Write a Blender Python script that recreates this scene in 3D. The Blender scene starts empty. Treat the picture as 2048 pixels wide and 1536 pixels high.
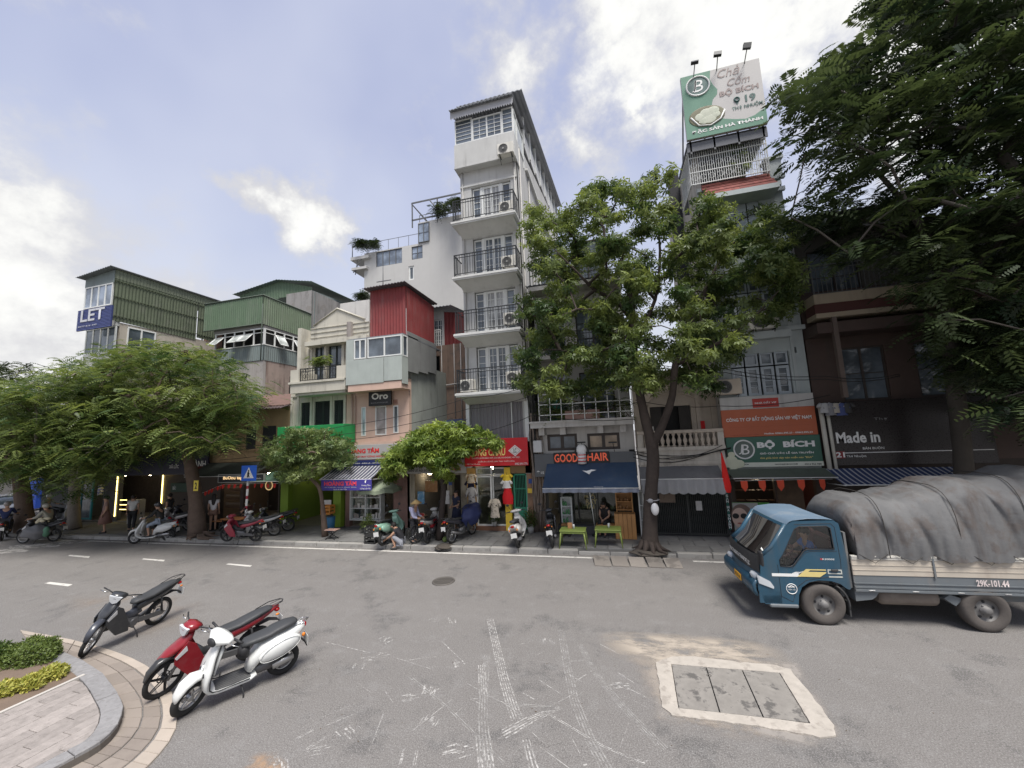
import bpy,bmesh,math,random
import numpy as np
from mathutils import Vector,Matrix
R=math.radians
rnd=random.Random(7)
scn=bpy.context.scene
COL=scn.collection
#  camera (window of a high coach, 4 m above the road)
CAM_H,FPX=4.0,769.0
_pi,_ro,_ya=R(7.284),R(-2.468),R(-14.816)
_cy,_sy=math.cos(_ya),math.sin(_ya)
CW=Vector((_sy*math.cos(_pi),_cy*math.cos(_pi),math.sin(_pi)))
_r0=Vector((_cy,-_sy,0));_u0=_r0.cross(CW)
CR=_r0*math.cos(_ro)+_u0*math.sin(_ro)
CU=-_r0*math.sin(_ro)+_u0*math.cos(_ro)
cam_d=bpy.data.cameras.new('camera');cam=bpy.data.objects.new('camera',cam_d);COL.objects.link(cam)
cam_d.sensor_width=36;cam_d.lens=FPX/2048*36;cam_d.clip_end=3000;cam_d.clip_start=.05
mt=Matrix.Identity(4)
for i in range(3):
 mt[i][0],mt[i][1],mt[i][2]=CR[i],CU[i],-CW[i]
mt[0][3],mt[1][3],mt[2][3]=0,0,CAM_H
cam.matrix_world=mt
scn.camera=cam
#  sky
SUN_EL,SUN_AZ=64,142
world=bpy.data.worlds.new('World');scn.world=world;world.use_nodes=True
wt=world.node_tree;wt.nodes.clear()
def wn(t,**k):
 n=wt.nodes.new(t)
 for a,v in k.items():setattr(n,a,v)
 return n
def wl(a,b):wt.links.new(a,b)
wout=wn('ShaderNodeOutputWorld');bg=wn('ShaderNodeBackground');wl(bg.outputs[0],wout.inputs[0])
sky=wn('ShaderNodeTexSky',sky_type='NISHITA',sun_disc=False,sun_elevation=R(SUN_EL),sun_rotation=R(SUN_AZ),air_density=1.5,dust_density=3,altitude=20)
tc=wn('ShaderNodeTexCoord');sep=wn('ShaderNodeSeparateXYZ');wl(tc.outputs['Generated'],sep.inputs[0])
def wmath(op,a,b=None,c=None,clamp=False):
 n=wn('ShaderNodeMath',operation=op,use_clamp=clamp)
 for i,v in enumerate((a,b,c)):
  if v is None:continue
  if isinstance(v,(int,float)):n.inputs[i].default_value=v
  else:wl(v,n.inputs[i])
 return n.outputs[0]
def wmix(f,a,b):
 n=wn('ShaderNodeMix',data_type='RGBA')
 if isinstance(f,(int,float)):n.inputs['Factor'].default_value=f
 else:wl(f,n.inputs['Factor'])
 for s,v in(('A',a),('B',b)):
  sk=[q for q in n.inputs if q.name==s and q.type=='RGBA'][0]
  if isinstance(v,tuple):sk.default_value=(*v,1)
  else:wl(v,sk)
 return[q for q in n.outputs if q.type=='RGBA'][0]
def wnoise(scale,det=6,rough=.55,w=0,sc=(1,1,1)):
 mp=wn('ShaderNodeMapping');mp.inputs['Scale'].default_value=sc;mp.inputs['Location'].default_value=(w,w*.7,0)
 wl(tc.outputs['Generated'],mp.inputs[0])
 n=wn('ShaderNodeTexNoise');n.inputs['Scale'].default_value=scale;n.inputs['Detail'].default_value=det;n.inputs['Roughness'].default_value=rough
 wl(mp.outputs[0],n.inputs['Vector']);return n.outputs['Fac']
ns=wn('ShaderNodeVectorMath',operation='SCALE');ns.inputs['Scale'].default_value=.10;wl(sky.outputs[0],ns.inputs[0])
rmp=wn('ShaderNodeValToRGB');wl(sep.outputs[2],rmp.inputs[0])
els=rmp.color_ramp.elements
els[0].position,els[0].color=0.0,(.56,.56,.58,1)
els[1].position,els[1].color=1.0,(.33,.36,.52,1)
for p,c in((.18,(.52,.54,.61,1)),(.42,(.42,.455,.60,1)),(.65,(.36,.39,.55,1))):
 e=els.new(p);e.color=c
base=wmix(.82,ns.outputs[0],rmp.outputs[0])
n_big=wnoise(2.2,7,.55,3.1,(1,1,1.6));n_fine=wnoise(7,8,.62,1.7,(1,1,1.3));n_veil=wnoise(1.3,4,.5,8.2)
# thin veil over the blue
veil=wmath('MULTIPLY',wmath('SUBTRACT',n_veil,.42,clamp=True),3.0,clamp=True)
base=wmix(wmath('MULTIPLY',veil,.75),base,(.58,.60,.66))
def pix_dir(x,y):
 return(CW*FPX+CR*(x-1024)-CU*(y-768)).normalized()
blobs=[(1290,90,.14),(1440,-60,.20),(1230,-20,.12),(1620,10,.12),(1290,190,.05),(1480,60,.10),(1900,-40,.2),(-10,520,.15),(70,610,.17),(-120,650,.25),(-60,420,.06),(130,660,.10),(520,395,.055),(575,415,.065),(630,440,.07),(680,450,.06),(1060,120,.09),(1000,330,.08),(1180,300,.07)]
dn=wn('ShaderNodeTexNoise');dn.inputs['Scale'].default_value=11;dn.inputs['Detail'].default_value=7;dn.inputs['Roughness'].default_value=.6;wl(tc.outputs['Generated'],dn.inputs['Vector'])
dv_=wn('ShaderNodeVectorMath',operation='SUBTRACT');wl(dn.outputs['Color'],dv_.inputs[0]);dv_.inputs[1].default_value=(.5,.5,.5)
ds_=wn('ShaderNodeVectorMath',operation='SCALE');ds_.inputs['Scale'].default_value=.20;wl(dv_.outputs[0],ds_.inputs[0])
dp=wn('ShaderNodeVectorMath',operation='ADD');wl(tc.outputs['Generated'],dp.inputs[0]);wl(ds_.outputs[0],dp.inputs[1])
tot=None
for i,(x,y,r)in enumerate(blobs):
 d=pix_dir(x,y)
 vd=wn('ShaderNodeVectorMath',operation='DISTANCE');wl(dp.outputs[0],vd.inputs[0]);vd.inputs[1].default_value=d
 k=.62 if i>=len(blobs)-3 else 1.0
 m=wmath('MULTIPLY',wmath('SUBTRACT',1.0,wmath('DIVIDE',vd.outputs['Value'],r*1.25)),k)
 tot=m if tot is None else wmath('MAXIMUM',tot,m)
tot=wmath('MAXIMUM',tot,wmath('MULTIPLY',wmath('SUBTRACT',n_big,.64),3.5))
edge=wmath('ADD',tot,wmath('MULTIPLY',wmath('SUBTRACT',n_fine,.5),1.9))
cm=wn('ShaderNodeMapRange',interpolation_type='SMOOTHSTEP');cm.inputs['From Min'].default_value=-.2;cm.inputs['From Max'].default_value=.62;wl(edge,cm.inputs[0])
core=wn('ShaderNodeMapRange',interpolation_type='SMOOTHSTEP');core.inputs['From Min'].default_value=.15;core.inputs['From Max'].default_value=.95;wl(wmath('ADD',edge,wmath('MULTIPLY',wmath('SUBTRACT',n_big,.5),2.2)),core.inputs[0])
ccol=wmix(core.outputs[0],(.49,.49,.51),(.72,.72,.70))
fin=wmix(cm.outputs[0],base,ccol)
wl(fin,bg.inputs[0]);bg.inputs[1].default_value=.87
sun_d=bpy.data.lights.new('sun','SUN');sun_d.energy=3.2;sun_d.angle=R(24);sun_d.color=(1,.96,.9)
sun=bpy.data.objects.new('sun',sun_d);COL.objects.link(sun)
sd=Vector((math.sin(R(SUN_AZ))*math.cos(R(SUN_EL)),math.cos(R(SUN_AZ))*math.cos(R(SUN_EL)),math.sin(R(SUN_EL))))
sun.rotation_euler=sd.to_track_quat('Z','Y').to_euler();sun.location=(0,0,60)
vs=scn.view_settings;vs.view_transform='Standard';vs.look='None';vs.exposure=0.72;vs.gamma=1;vs.use_curve_mapping=False
scn.cycles.max_bounces=6;scn.cycles.diffuse_bounces=3;scn.cycles.transparent_max_bounces=6
#  where a sight line meets a plane
def ray(x,y):return CW*FPX+CR*(x-1024)-CU*(y-768)
def G(x,y,z=0):
 d=ray(x,y);t=(z-CAM_H)/d.z
 return Vector((d.x*t,d.y*t,z))
def F(x,y,Y):
 d=ray(x,y);t=Y/d.y
 return Vector((d.x*t,Y,CAM_H+d.z*t))
def FX(x,y,Y):return F(x,y,Y).x
def FZ(x,y,Y):return F(x,y,Y).z
#  materials
def nt_of(name):
 m=bpy.data.materials.new(name);m.use_nodes=True
 nt=m.node_tree;b=nt.nodes['Principled BSDF']
 return m,nt,b
def N(nt,t,**k):
 n=nt.nodes.new(t)
 for a,v in k.items():
  if hasattr(n,a):setattr(n,a,v)
 return n
def Lk(nt,a,b):nt.links.new(a,b)
def nmath(nt,op,a,b=None,clamp=False):
 n=N(nt,'ShaderNodeMath',operation=op);n.use_clamp=clamp
 for i,v in enumerate((a,b)):
  if v is None:continue
  if isinstance(v,(int,float)):n.inputs[i].default_value=v
  else:Lk(nt,v,n.inputs[i])
 return n.outputs[0]
def nmix(nt,f,a,b,bt='MIX'):
 n=N(nt,'ShaderNodeMix');n.data_type='RGBA';n.blend_type=bt
 if isinstance(f,(int,float)):n.inputs['Factor'].default_value=f
 else:Lk(nt,f,n.inputs['Factor'])
 for s,v in(('A',a),('B',b)):
  sk=[q for q in n.inputs if q.name==s and q.type=='RGBA'][0]
  if isinstance(v,tuple):sk.default_value=(*v[:3],1)
  else:Lk(nt,v,sk)
 return[q for q in n.outputs if q.type=='RGBA'][0]
def nnoise(nt,co,scale,det=4,sc=None,rough=.55):
 if sc:
  mp=N(nt,'ShaderNodeMapping');mp.inputs['Scale'].default_value=sc;Lk(nt,co,mp.inputs[0]);co=mp.outputs[0]
 n=N(nt,'ShaderNodeTexNoise');n.inputs['Scale'].default_value=scale;n.inputs['Detail'].default_value=det;n.inputs['Roughness'].default_value=rough
 Lk(nt,co,n.inputs['Vector']);return n.outputs['Fac']
def nstep(nt,v,a,b):
 n=N(nt,'ShaderNodeMapRange');n.interpolation_type='SMOOTHSTEP';n.inputs['From Min'].default_value=a;n.inputs['From Max'].default_value=b
 Lk(nt,v,n.inputs[0]);return n.outputs[0]
MATS={}
def mat(name,col,rough=.75,metal=0,var=.16,scale=2.0,bump=.12,bs=35,streak=0,scol=(.06,.055,.05),coat=0,rn=0,spec=.4,blot=0,bcol=None,emit=0,stripe=None):
 if name in MATS:return MATS[name]
 m,nt,b=nt_of(name);MATS[name]=m
 co=N(nt,'ShaderNodeTexCoord').outputs['Object']
 c=nmix(nt,nnoise(nt,co,scale,5),tuple(v*(1-var)for v in col),tuple(min(v*(1+var),1)for v in col))
 if stripe:
  c2,per,ax=stripe
  sx=N(nt,'ShaderNodeSeparateXYZ');Lk(nt,co,sx.inputs[0])
  fr=nmath(nt,'FRACT',nmath(nt,'MULTIPLY',sx.outputs[ax],1/per))
  c=nmix(nt,nmath(nt,'GREATER_THAN',fr,.68),c,c2)
 if blot:
  c=nmix(nt,nmath(nt,'MULTIPLY',nstep(nt,nnoise(nt,co,scale*.9,8,rough=.68),.52,.62),blot),c,bcol or scol)
 if streak:
  f1=nstep(nt,nnoise(nt,co,1.0,5,(3.1,3.1,.28),.65),.47,.72)
  f2=nstep(nt,nnoise(nt,co,1.3,4),.3,.62)
  c=nmix(nt,nmath(nt,'MULTIPLY',nmath(nt,'MULTIPLY',f1,f2),streak),c,scol)
 if rn:
  oi=N(nt,'ShaderNodeObjectInfo')
  hv=N(nt,'ShaderNodeHueSaturation');hv.inputs['Value'].default_value=1
  Lk(nt,nmath(nt,'ADD',nmath(nt,'MULTIPLY',oi.outputs['Random'],2*rn),1-rn),hv.inputs['Value']);Lk(nt,c,hv.inputs['Color']);c=hv.outputs[0]
 Lk(nt,c,b.inputs['Base Color'])
 fine=nnoise(nt,co,bs,4)
 Lk(nt,nmath(nt,'ADD',nmath(nt,'MULTIPLY',fine,.3),rough-.15,True),b.inputs['Roughness'])
 b.inputs['Metallic'].default_value=metal;b.inputs['Specular IOR Level'].default_value=spec;b.inputs['Coat Weight'].default_value=coat
 if bump:
  bp=N(nt,'ShaderNodeBump');bp.inputs['Strength'].default_value=bump;bp.inputs['Distance'].default_value=.01
  Lk(nt,fine,bp.inputs['Height']);Lk(nt,bp.outputs[0],b.inputs['Normal'])
 if emit:
  b.inputs['Emission Color'].default_value=(*col,1);b.inputs['Emission Strength'].default_value=emit
 return m
def glass_mat(name,col,rough=.06,alpha=1.0):
 if name in MATS:return MATS[name]
 m,nt,b=nt_of(name);MATS[name]=m
 co=N(nt,'ShaderNodeTexCoord').outputs['Object']
 c=nmix(nt,nstep(nt,nnoise(nt,co,.9,4),.35,.65),tuple(v*.6 for v in col),tuple(v*1.5 for v in col))
 Lk(nt,c,b.inputs['Base Color']);b.inputs['Roughness'].default_value=rough;b.inputs['Specular IOR Level'].default_value=.8
 b.inputs['Alpha'].default_value=alpha
 bp=N(nt,'ShaderNodeBump');bp.inputs['Strength'].default_value=.05;Lk(nt,nnoise(nt,co,2.2,2),bp.inputs['Height']);Lk(nt,bp.outputs[0],b.inputs['Normal'])
 return m
def clear_glass(name='clear shop glass',tint=(.75,.82,.8)):
 if name in MATS:return MATS[name]
 m,nt,b=nt_of(name);MATS[name]=m
 tr=N(nt,'ShaderNodeBsdfTransparent');tr.inputs[0].default_value=(*tint,1)
 gl=N(nt,'ShaderNodeBsdfGlossy');gl.inputs['Roughness'].default_value=.03
 fr=N(nt,'ShaderNodeFresnel');fr.inputs[0].default_value=1.45
 co=N(nt,'ShaderNodeTexCoord').outputs['Object']
 mx=N(nt,'ShaderNodeMixShader');Lk(nt,nmath(nt,'ADD',fr.outputs[0],nmath(nt,'MULTIPLY',nnoise(nt,co,3),.06),True),mx.inputs[0])
 Lk(nt,tr.outputs[0],mx.inputs[1]);Lk(nt,gl.outputs[0],mx.inputs[2])
 Lk(nt,mx.outputs[0],nt.nodes['Material Output'].inputs[0]);return m
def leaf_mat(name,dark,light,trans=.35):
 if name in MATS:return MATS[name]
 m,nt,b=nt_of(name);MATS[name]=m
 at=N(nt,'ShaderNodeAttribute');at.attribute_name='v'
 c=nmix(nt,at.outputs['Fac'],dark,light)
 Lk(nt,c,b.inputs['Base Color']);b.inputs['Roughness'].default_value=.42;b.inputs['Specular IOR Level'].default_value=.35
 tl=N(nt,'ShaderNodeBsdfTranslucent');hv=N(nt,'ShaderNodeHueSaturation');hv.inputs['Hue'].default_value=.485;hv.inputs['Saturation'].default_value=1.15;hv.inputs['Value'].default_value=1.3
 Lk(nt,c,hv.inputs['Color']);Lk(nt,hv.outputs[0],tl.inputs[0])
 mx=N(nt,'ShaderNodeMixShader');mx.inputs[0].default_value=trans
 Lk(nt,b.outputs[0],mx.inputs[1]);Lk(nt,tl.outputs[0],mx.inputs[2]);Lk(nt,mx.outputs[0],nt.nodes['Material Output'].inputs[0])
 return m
def decal_mat(name,col,scale=6,lo=.45,hi=.6,amt=.8,sc=(1,1,1),rough=.9):
 """paint or dust lying broken on the road: opaque where the noise is high"""
 if name in MATS:return MATS[name]
 m,nt,b=nt_of(name);MATS[name]=m
 co=N(nt,'ShaderNodeTexCoord').outputs['Object']
 b.inputs['Base Color'].default_value=(*col,1);b.inputs['Roughness'].default_value=rough
 a=nmath(nt,'MULTIPLY',nstep(nt,nnoise(nt,co,scale,8,sc,.7),lo,hi),amt)
 uv=N(nt,'ShaderNodeAttribute');uv.attribute_name='edge'
 a=nmath(nt,'MULTIPLY',a,uv.outputs['Fac'])
 Lk(nt,a,b.inputs['Alpha']);return m
 #  mesh helpers
def woff(o):
 v=Vector((0,0,0))
 while o is not None:v+=o.location;o=o.parent
 return v
def tag(o,label=None,cat=None,group=None,kind=None):
 if label:o['label']=label
 if cat:o['category']=cat
 if group:o['group']=group
 if kind:o['kind']=kind
 return o
def thing(name,label,cat,loc=(0,0,0),rz=0,group=None):
 o=bpy.data.objects.new(name,None);COL.objects.link(o);o.location=loc;o.rotation_euler=(0,0,rz);o.empty_display_size=.1
 return tag(o,label,cat,group)
def put(name,me,parent=None,loc=(0,0,0),rot=None):
 o=bpy.data.objects.new(name,me);COL.objects.link(o);o.location=loc
 if parent:o.parent=parent
 if rot:o.rotation_euler=rot
 return o
class MB:
 def __init__(s):s.v=[];s.f=[];s.sm=[]
 def add(s,vs,fs,smooth=False):
  k=len(s.v);s.v+=[tuple(v)for v in vs];s.f+=[tuple(i+k for i in f)for f in fs];s.sm+=[smooth]*len(fs);return s
 def box(s,x0,x1,y0,y1,z0,z1):
  if x0>x1:x0,x1=x1,x0
  if y0>y1:y0,y1=y1,y0
  if z0>z1:z0,z1=z1,z0
  return s.add([(x,y,z)for z in(z0,z1)for y in(y0,y1)for x in(x0,x1)],[(0,2,3,1),(4,5,7,6),(0,1,5,4),(1,3,7,5),(3,2,6,7),(2,0,4,6)])
 def bbox(s,x0,x1,y0,y1,z0,z1,b=.01):
  """box with chamfered edges"""
  X=sorted((x0,x1));Y=sorted((y0,y1));Z=sorted((z0,z1));b=min(b,(X[1]-X[0])/3,(Y[1]-Y[0])/3,(Z[1]-Z[0])/3)
  bm=bmesh.new();bmesh.ops.create_cube(bm,size=1)
  for v in bm.verts:v.co=((X[0]+X[1])/2+v.co.x*(X[1]-X[0]),(Y[0]+Y[1])/2+v.co.y*(Y[1]-Y[0]),(Z[0]+Z[1])/2+v.co.z*(Z[1]-Z[0]))
  bmesh.ops.bevel(bm,geom=bm.edges[:],offset=b,segments=1,affect='EDGES')
  s.add([v.co[:]for v in bm.verts],[tuple(v.index for v in f.verts)for f in bm.faces]);bm.free();return s
 def quad(s,a,b,c,d):return s.add([a,b,c,d],[(0,1,2,3)])
 def prism(s,poly,axis,a,b,smooth=False):
  """poly: 2D points in the plane across axis; from a to b along axis"""
  n=len(poly)
  def p3(p,t):return{0:(t,p[0],p[1]),1:(p[0],t,p[1]),2:(p[0],p[1],t)}[axis]
  s.add([p3(p,a)for p in poly]+[p3(p,b)for p in poly],[tuple(range(n))[::-1],tuple(range(n,2*n))])
  s.add([p3(p,a)for p in poly]+[p3(p,b)for p in poly],[(i,(i+1)%n,n+(i+1)%n,n+i)for i in range(n)],smooth);return s
 def tube(s,pts,r,n=6,cap=True):
  pts=[Vector(p)for p in pts];rs=r if isinstance(r,(list,tuple))else[r]*len(pts)
  up=Vector((0,0,1));vs=[];last=None
  for i,p in enumerate(pts):
   t=(pts[min(i+1,len(pts)-1)]-pts[max(i-1,0)])
   if t.length<1e-9:t=Vector((0,0,1))
   t.normalize()
   if last is None:
    a=t.cross(up if abs(t.z)<.9 else Vector((1,0,0))).normalized()
   else:
    a=(last-t*last.dot(t))
    a=a.normalized()if a.length>1e-6 else t.cross(up).normalized()
   last=a;b=t.cross(a)
   for k in range(n):
    an=2*math.pi*k/n;vs.append(p+(a*math.cos(an)+b*math.sin(an))*rs[i])
  fs=[(i*n+k,i*n+(k+1)%n,(i+1)*n+(k+1)%n,(i+1)*n+k)for i in range(len(pts)-1)for k in range(n)]
  s.add(vs,fs,True)
  if cap:
   k0=len(s.v)-len(vs)
   s.f+=[tuple(k0+k for k in range(n))[::-1],tuple(k0+len(vs)-n+k for k in range(n))];s.sm+=[False]*2
  return s
 def cyl(s,c,r,h,n=16,axis=2,r2=None):
  c=Vector(c);d=Vector((0,0,0));d[axis]=h
  return s.tube([c,c+d],[r,r if r2 is None else r2],n)
 def torus(s,c,R_,r,axis=1,n=24,m=8,sq=1.0):
  vs=[];fs=[]
  for i in range(n):
   a=2*math.pi*i/n
   for k in range(m):
    b=2*math.pi*k/m;q=R_+r*math.cos(b)*sq;w=r*math.sin(b)
    p={1:(q*math.cos(a),w,q*math.sin(a)),0:(w,q*math.cos(a),q*math.sin(a)),2:(q*math.cos(a),q*math.sin(a),w)}[axis]
    vs.append((p[0]+c[0],p[1]+c[1],p[2]+c[2]))
    fs.append((i*m+k,i*m+(k+1)%m,((i+1)%n)*m+(k+1)%m,((i+1)%n)*m+k))
  return s.add(vs,fs,True)
 def ball(s,c,rx,ry=None,rz=None,n=12,m=8,rot=0):
  ry=ry or rx;rz=rz or rx;vs=[];fs=[]
  cr,sr=math.cos(rot),math.sin(rot)
  for j in range(m+1):
   t=math.pi*j/m
   for i in range(n):
    a=2*math.pi*i/n;x,y,z=rx*math.sin(t)*math.cos(a),ry*math.sin(t)*math.sin(a),rz*math.cos(t)
    vs.append((c[0]+x*cr-z*sr,c[1]+y,c[2]+x*sr+z*cr))
  fs=[(j*n+i,(j+1)*n+i,(j+1)*n+(i+1)%n,j*n+(i+1)%n)for j in range(m)for i in range(n)]
  return s.add(vs,fs,True)
 def loft(s,secs,n=14,p=2.4,cy=0):
  """sections along a path in the XZ plane: (x, z, half width across Y, half thickness across the path)"""
  vs=[];P=[Vector((q[0],0,q[1]))for q in secs]
  for i,q in enumerate(secs):
   t=(P[min(i+1,len(P)-1)]-P[max(i-1,0)]).normalized();nn=Vector((-t.z,0,t.x))
   for k in range(n):
    a=2*math.pi*k/n;ca,sa=math.cos(a),math.sin(a)
    u=math.copysign(abs(ca)**(2/p),ca)*q[2];w=math.copysign(abs(sa)**(2/p),sa)*q[3]
    v=P[i]+nn*w;vs.append((v.x,cy+u,v.z))
  fs=[(i*n+k,i*n+(k+1)%n,(i+1)*n+(k+1)%n,(i+1)*n+k)for i in range(len(secs)-1)for k in range(n)]
  k0=len(s.v);s.add(vs,fs,True)
  s.f+=[tuple(k0+k for k in range(n))[::-1],tuple(k0+len(vs)-n+k for k in range(n))];s.sm+=[True]*2
  return s
 def mesh(s,name,m,off=None):
  me=bpy.data.meshes.new(name)
  vs=s.v if off is None else[(a-off[0],b-off[1],c-off[2])for a,b,c in s.v]
  me.from_pydata(vs,[],s.f);me.polygons.foreach_set('use_smooth',s.sm);me.update()
  if m:me.materials.append(m)
  return me
 def obj(s,name,m,parent=None,local=False,label=None,cat=None,group=None,kind=None):
  if parent is None and not local and s.v:
   a=np.array(s.v);off=Vector(((a[:,0].min()+a[:,0].max())/2,(a[:,1].min()+a[:,1].max())/2,a[:,2].min()))
   o=put(name,s.mesh(name,m,off),None,off)
  else:
   o=put(name,s.mesh(name,m,None if local or parent is None else woff(parent)),parent)
  return tag(o,label,cat,group,kind)
 def tf(s,M,i0=0):
  for i in range(i0,len(s.v)):s.v[i]=tuple(M@Vector(s.v[i]))
  return s
TEXTS=[]
def text(txt,x0,x1,z0,z1,Y,m,parent,name='lettering',bold=.0,ext=.008,rot=None,shear=0,side=None):
 """lettering on a wall plane facing the street; fitted to the box; side=X plane facing -x"""
 TEXTS.append((txt,x0,x1,z0,z1,Y,m,parent,name,bold,ext,rot,shear,side))
def flush_texts():
 tmp=[]
 for t in TEXTS:
  cu=bpy.data.curves.new('t','FONT');cu.body=t[0];cu.size=1;cu.extrude=0;cu.offset=t[9];cu.resolution_u=2;cu.align_x='CENTER';cu.shear=t[12]
  ob=bpy.data.objects.new('t',cu);COL.objects.link(ob);tmp.append(ob)
 dg=bpy.context.evaluated_depsgraph_get()
 for ob,t in zip(tmp,TEXTS):
  txt,x0,x1,z0,z1,Y,m,parent,name,bold,ext,rot,shear,side=t
  me=bpy.data.meshes.new_from_object(ob.evaluated_get(dg));me.name=name
  n=len(me.vertices);a=np.zeros(n*3);me.vertices.foreach_get('co',a);a=a.reshape(-1,3)
  if n==0:continue
  lo,hi=a.min(0),a.max(0);sp=np.maximum(hi-lo,1e-6)
  u=(a[:,0]-lo[0])/sp[0]-.5;w=(a[:,1]-lo[1])/sp[1]-.5
  W,Hh=abs(x1-x0),abs(z1-z0);X=u*W;Z=w*Hh
  if rot:X,Z=X*math.cos(rot)-Z*math.sin(rot),X*math.sin(rot)+Z*math.cos(rot)
  c=Vector(((x0+x1)/2,Y,(z0+z1)/2))
  off=woff(parent)if not isinstance(side,dict)else Vector((0,0,0))
  if isinstance(side,dict):
   o3=Vector(side['o']);ax=Vector(side['x']);az=Vector(side['z'])
   pts=np.array([list(o3+ax*float(p)+az*float(q))for p,q in zip(X,Z)])
  else:
   pts=np.stack([X+c.x,np.full(n,c.y),Z+c.z],1)-np.array(off)
  me.vertices.foreach_set('co',pts.ravel());me.update()
  me.materials.clear();me.materials.append(m)
  o=put(name,me,parent)
 for ob in tmp:
  cu=ob.data;bpy.data.objects.remove(ob);bpy.data.curves.remove(cu)
def wall_holes(mb,x0,x1,z0,z1,Y,th,holes):
 """wall facing -Y at Y, thickness th, with rectangular openings (x0,x1,z0,z1)"""
 xs=sorted({x0,x1,*[min(max(h[i],x0),x1)for h in holes for i in(0,1)]});zs=sorted({z0,z1,*[min(max(h[i],z0),z1)for h in holes for i in(2,3)]})
 def solid(i,j):
  if i<0 or j<0 or i>=len(xs)-1 or j>=len(zs)-1:return False
  cx,cz=(xs[i]+xs[i+1])/2,(zs[j]+zs[j+1])/2
  return not any(h[0]<cx<h[1]and h[2]<cz<h[3]for h in holes)
 for i in range(len(xs)-1):
  for j in range(len(zs)-1):
   if not solid(i,j):continue
   a,b,c,d=xs[i],xs[i+1],zs[j],zs[j+1];y0,y1=Y,Y+th
   mb.quad((a,y0,c),(b,y0,c),(b,y0,d),(a,y0,d));mb.quad((b,y1,c),(a,y1,c),(a,y1,d),(b,y1,d))
   if not solid(i-1,j):mb.quad((a,y1,c),(a,y0,c),(a,y0,d),(a,y1,d))
   if not solid(i+1,j):mb.quad((b,y0,c),(b,y1,c),(b,y1,d),(b,y0,d))
   if not solid(i,j-1):mb.quad((a,y1,c),(b,y1,c),(b,y0,c),(a,y0,c))
   if not solid(i,j+1):mb.quad((a,y0,d),(b,y0,d),(b,y1,d),(a,y1,d))
 return mb
def corr(mb,a,b,z0,z1,zb0=None,zb1=None,per=.2,amp=.022,th=.0):
 """corrugated sheet standing between ground points a and b; z0..z1 at a, zb0..zb1 at b"""
 a,b=Vector((*a,0)),Vector((*b,0));L=(b-a).length;d=(b-a)/L;nrm=Vector((d.y,-d.x,0))
 zb0=z0 if zb0 is None else zb0;zb1=z1 if zb1 is None else zb1
 n=max(2,int(L/per))*4;vs=[];fs=[]
 for i in range(n+1):
  t=i/n;o=amp*(1,.2,-1,.2)[i%4];p=a+d*L*t+nrm*o
  vs+=[(p.x,p.y,z0+(zb0-z0)*t),(p.x,p.y,z1+(zb1-z1)*t)]
 fs=[(2*i,2*i+2,2*i+3,2*i+1)for i in range(n)]
 return mb.add(vs,fs)
def croof(mb,p00,p10,p01,p11,per=.2,amp=.02,th=.03):
 """corrugated roof sheet from edge p00-p10 to edge p01-p11, ribs run from first edge to second"""
 p00,p10,p01,p11=map(Vector,(p00,p10,p01,p11));L=(p10-p00).length;n=max(2,int(L/per))*4
 vs=[]
 for i in range(n+1):
  t=i/n;o=Vector((0,0,amp*(1,0,-1,0)[i%4]))
  A,B=p00.lerp(p10,t)+o,p01.lerp(p11,t)+o;vs+=[A,B,A-Vector((0,0,th)),B-Vector((0,0,th))]
 fs=[]
 for i in range(n):
  k=4*i;fs+=[(k,k+4,k+5,k+1),(k+2,k+3,k+7,k+6),(k,k+2,k+6,k+4),(k+1,k+5,k+7,k+3)]
 fs+=[(0,1,3,2),(4*n,4*n+2,4*n+3,4*n+1)]
 return mb.add(vs,fs)
def window(parent,x0,x1,z0,z1,Y,sash=2,cols=2,rows=4,fr=None,gl=None,fw=.055,mw=.022,d=.07,name='window',side=None):
 """framed window; one pane per sash as sub-parts"""
 fr=fr or MW;gl=gl or MG
 mb=MB();mb.box(x0,x1,Y,Y+d,z0,z0+fw);mb.box(x0,x1,Y,Y+d,z1-fw,z1)
 w=(x1-x0)/sash
 for i in range(sash+1):
  xc=x0+i*w;a,b=(xc,xc+fw)if i==0 else((xc-fw,xc)if i==sash else(xc-fw*.6,xc+fw*.6));mb.box(a,b,Y+.002,Y+d-.002,z0+fw,z1-fw)
 for i in range(sash):
  a,b=x0+i*w+fw,x0+(i+1)*w-fw
  for c in range(1,cols):xc=a+(b-a)*c/cols;mb.box(xc-mw/2,xc+mw/2,Y+.012,Y+d-.02,z0+fw,z1-fw)
  for r_ in range(1,rows):zc=z0+fw+(z1-z0-2*fw)*r_/rows;mb.box(a-.01,b+.01,Y+.014,Y+d-.022,zc-mw/2,zc+mw/2)
 o=mb.obj(name,fr,parent)
 for i in range(sash):
  a,b=x0+i*w+fw*.5,x0+(i+1)*w-fw*.5
  MB().box(a,b,Y+d*.55,Y+d*.55+.012,z0+fw*.5,z1-fw*.5).obj('pane',gl,o)
 return o
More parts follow.
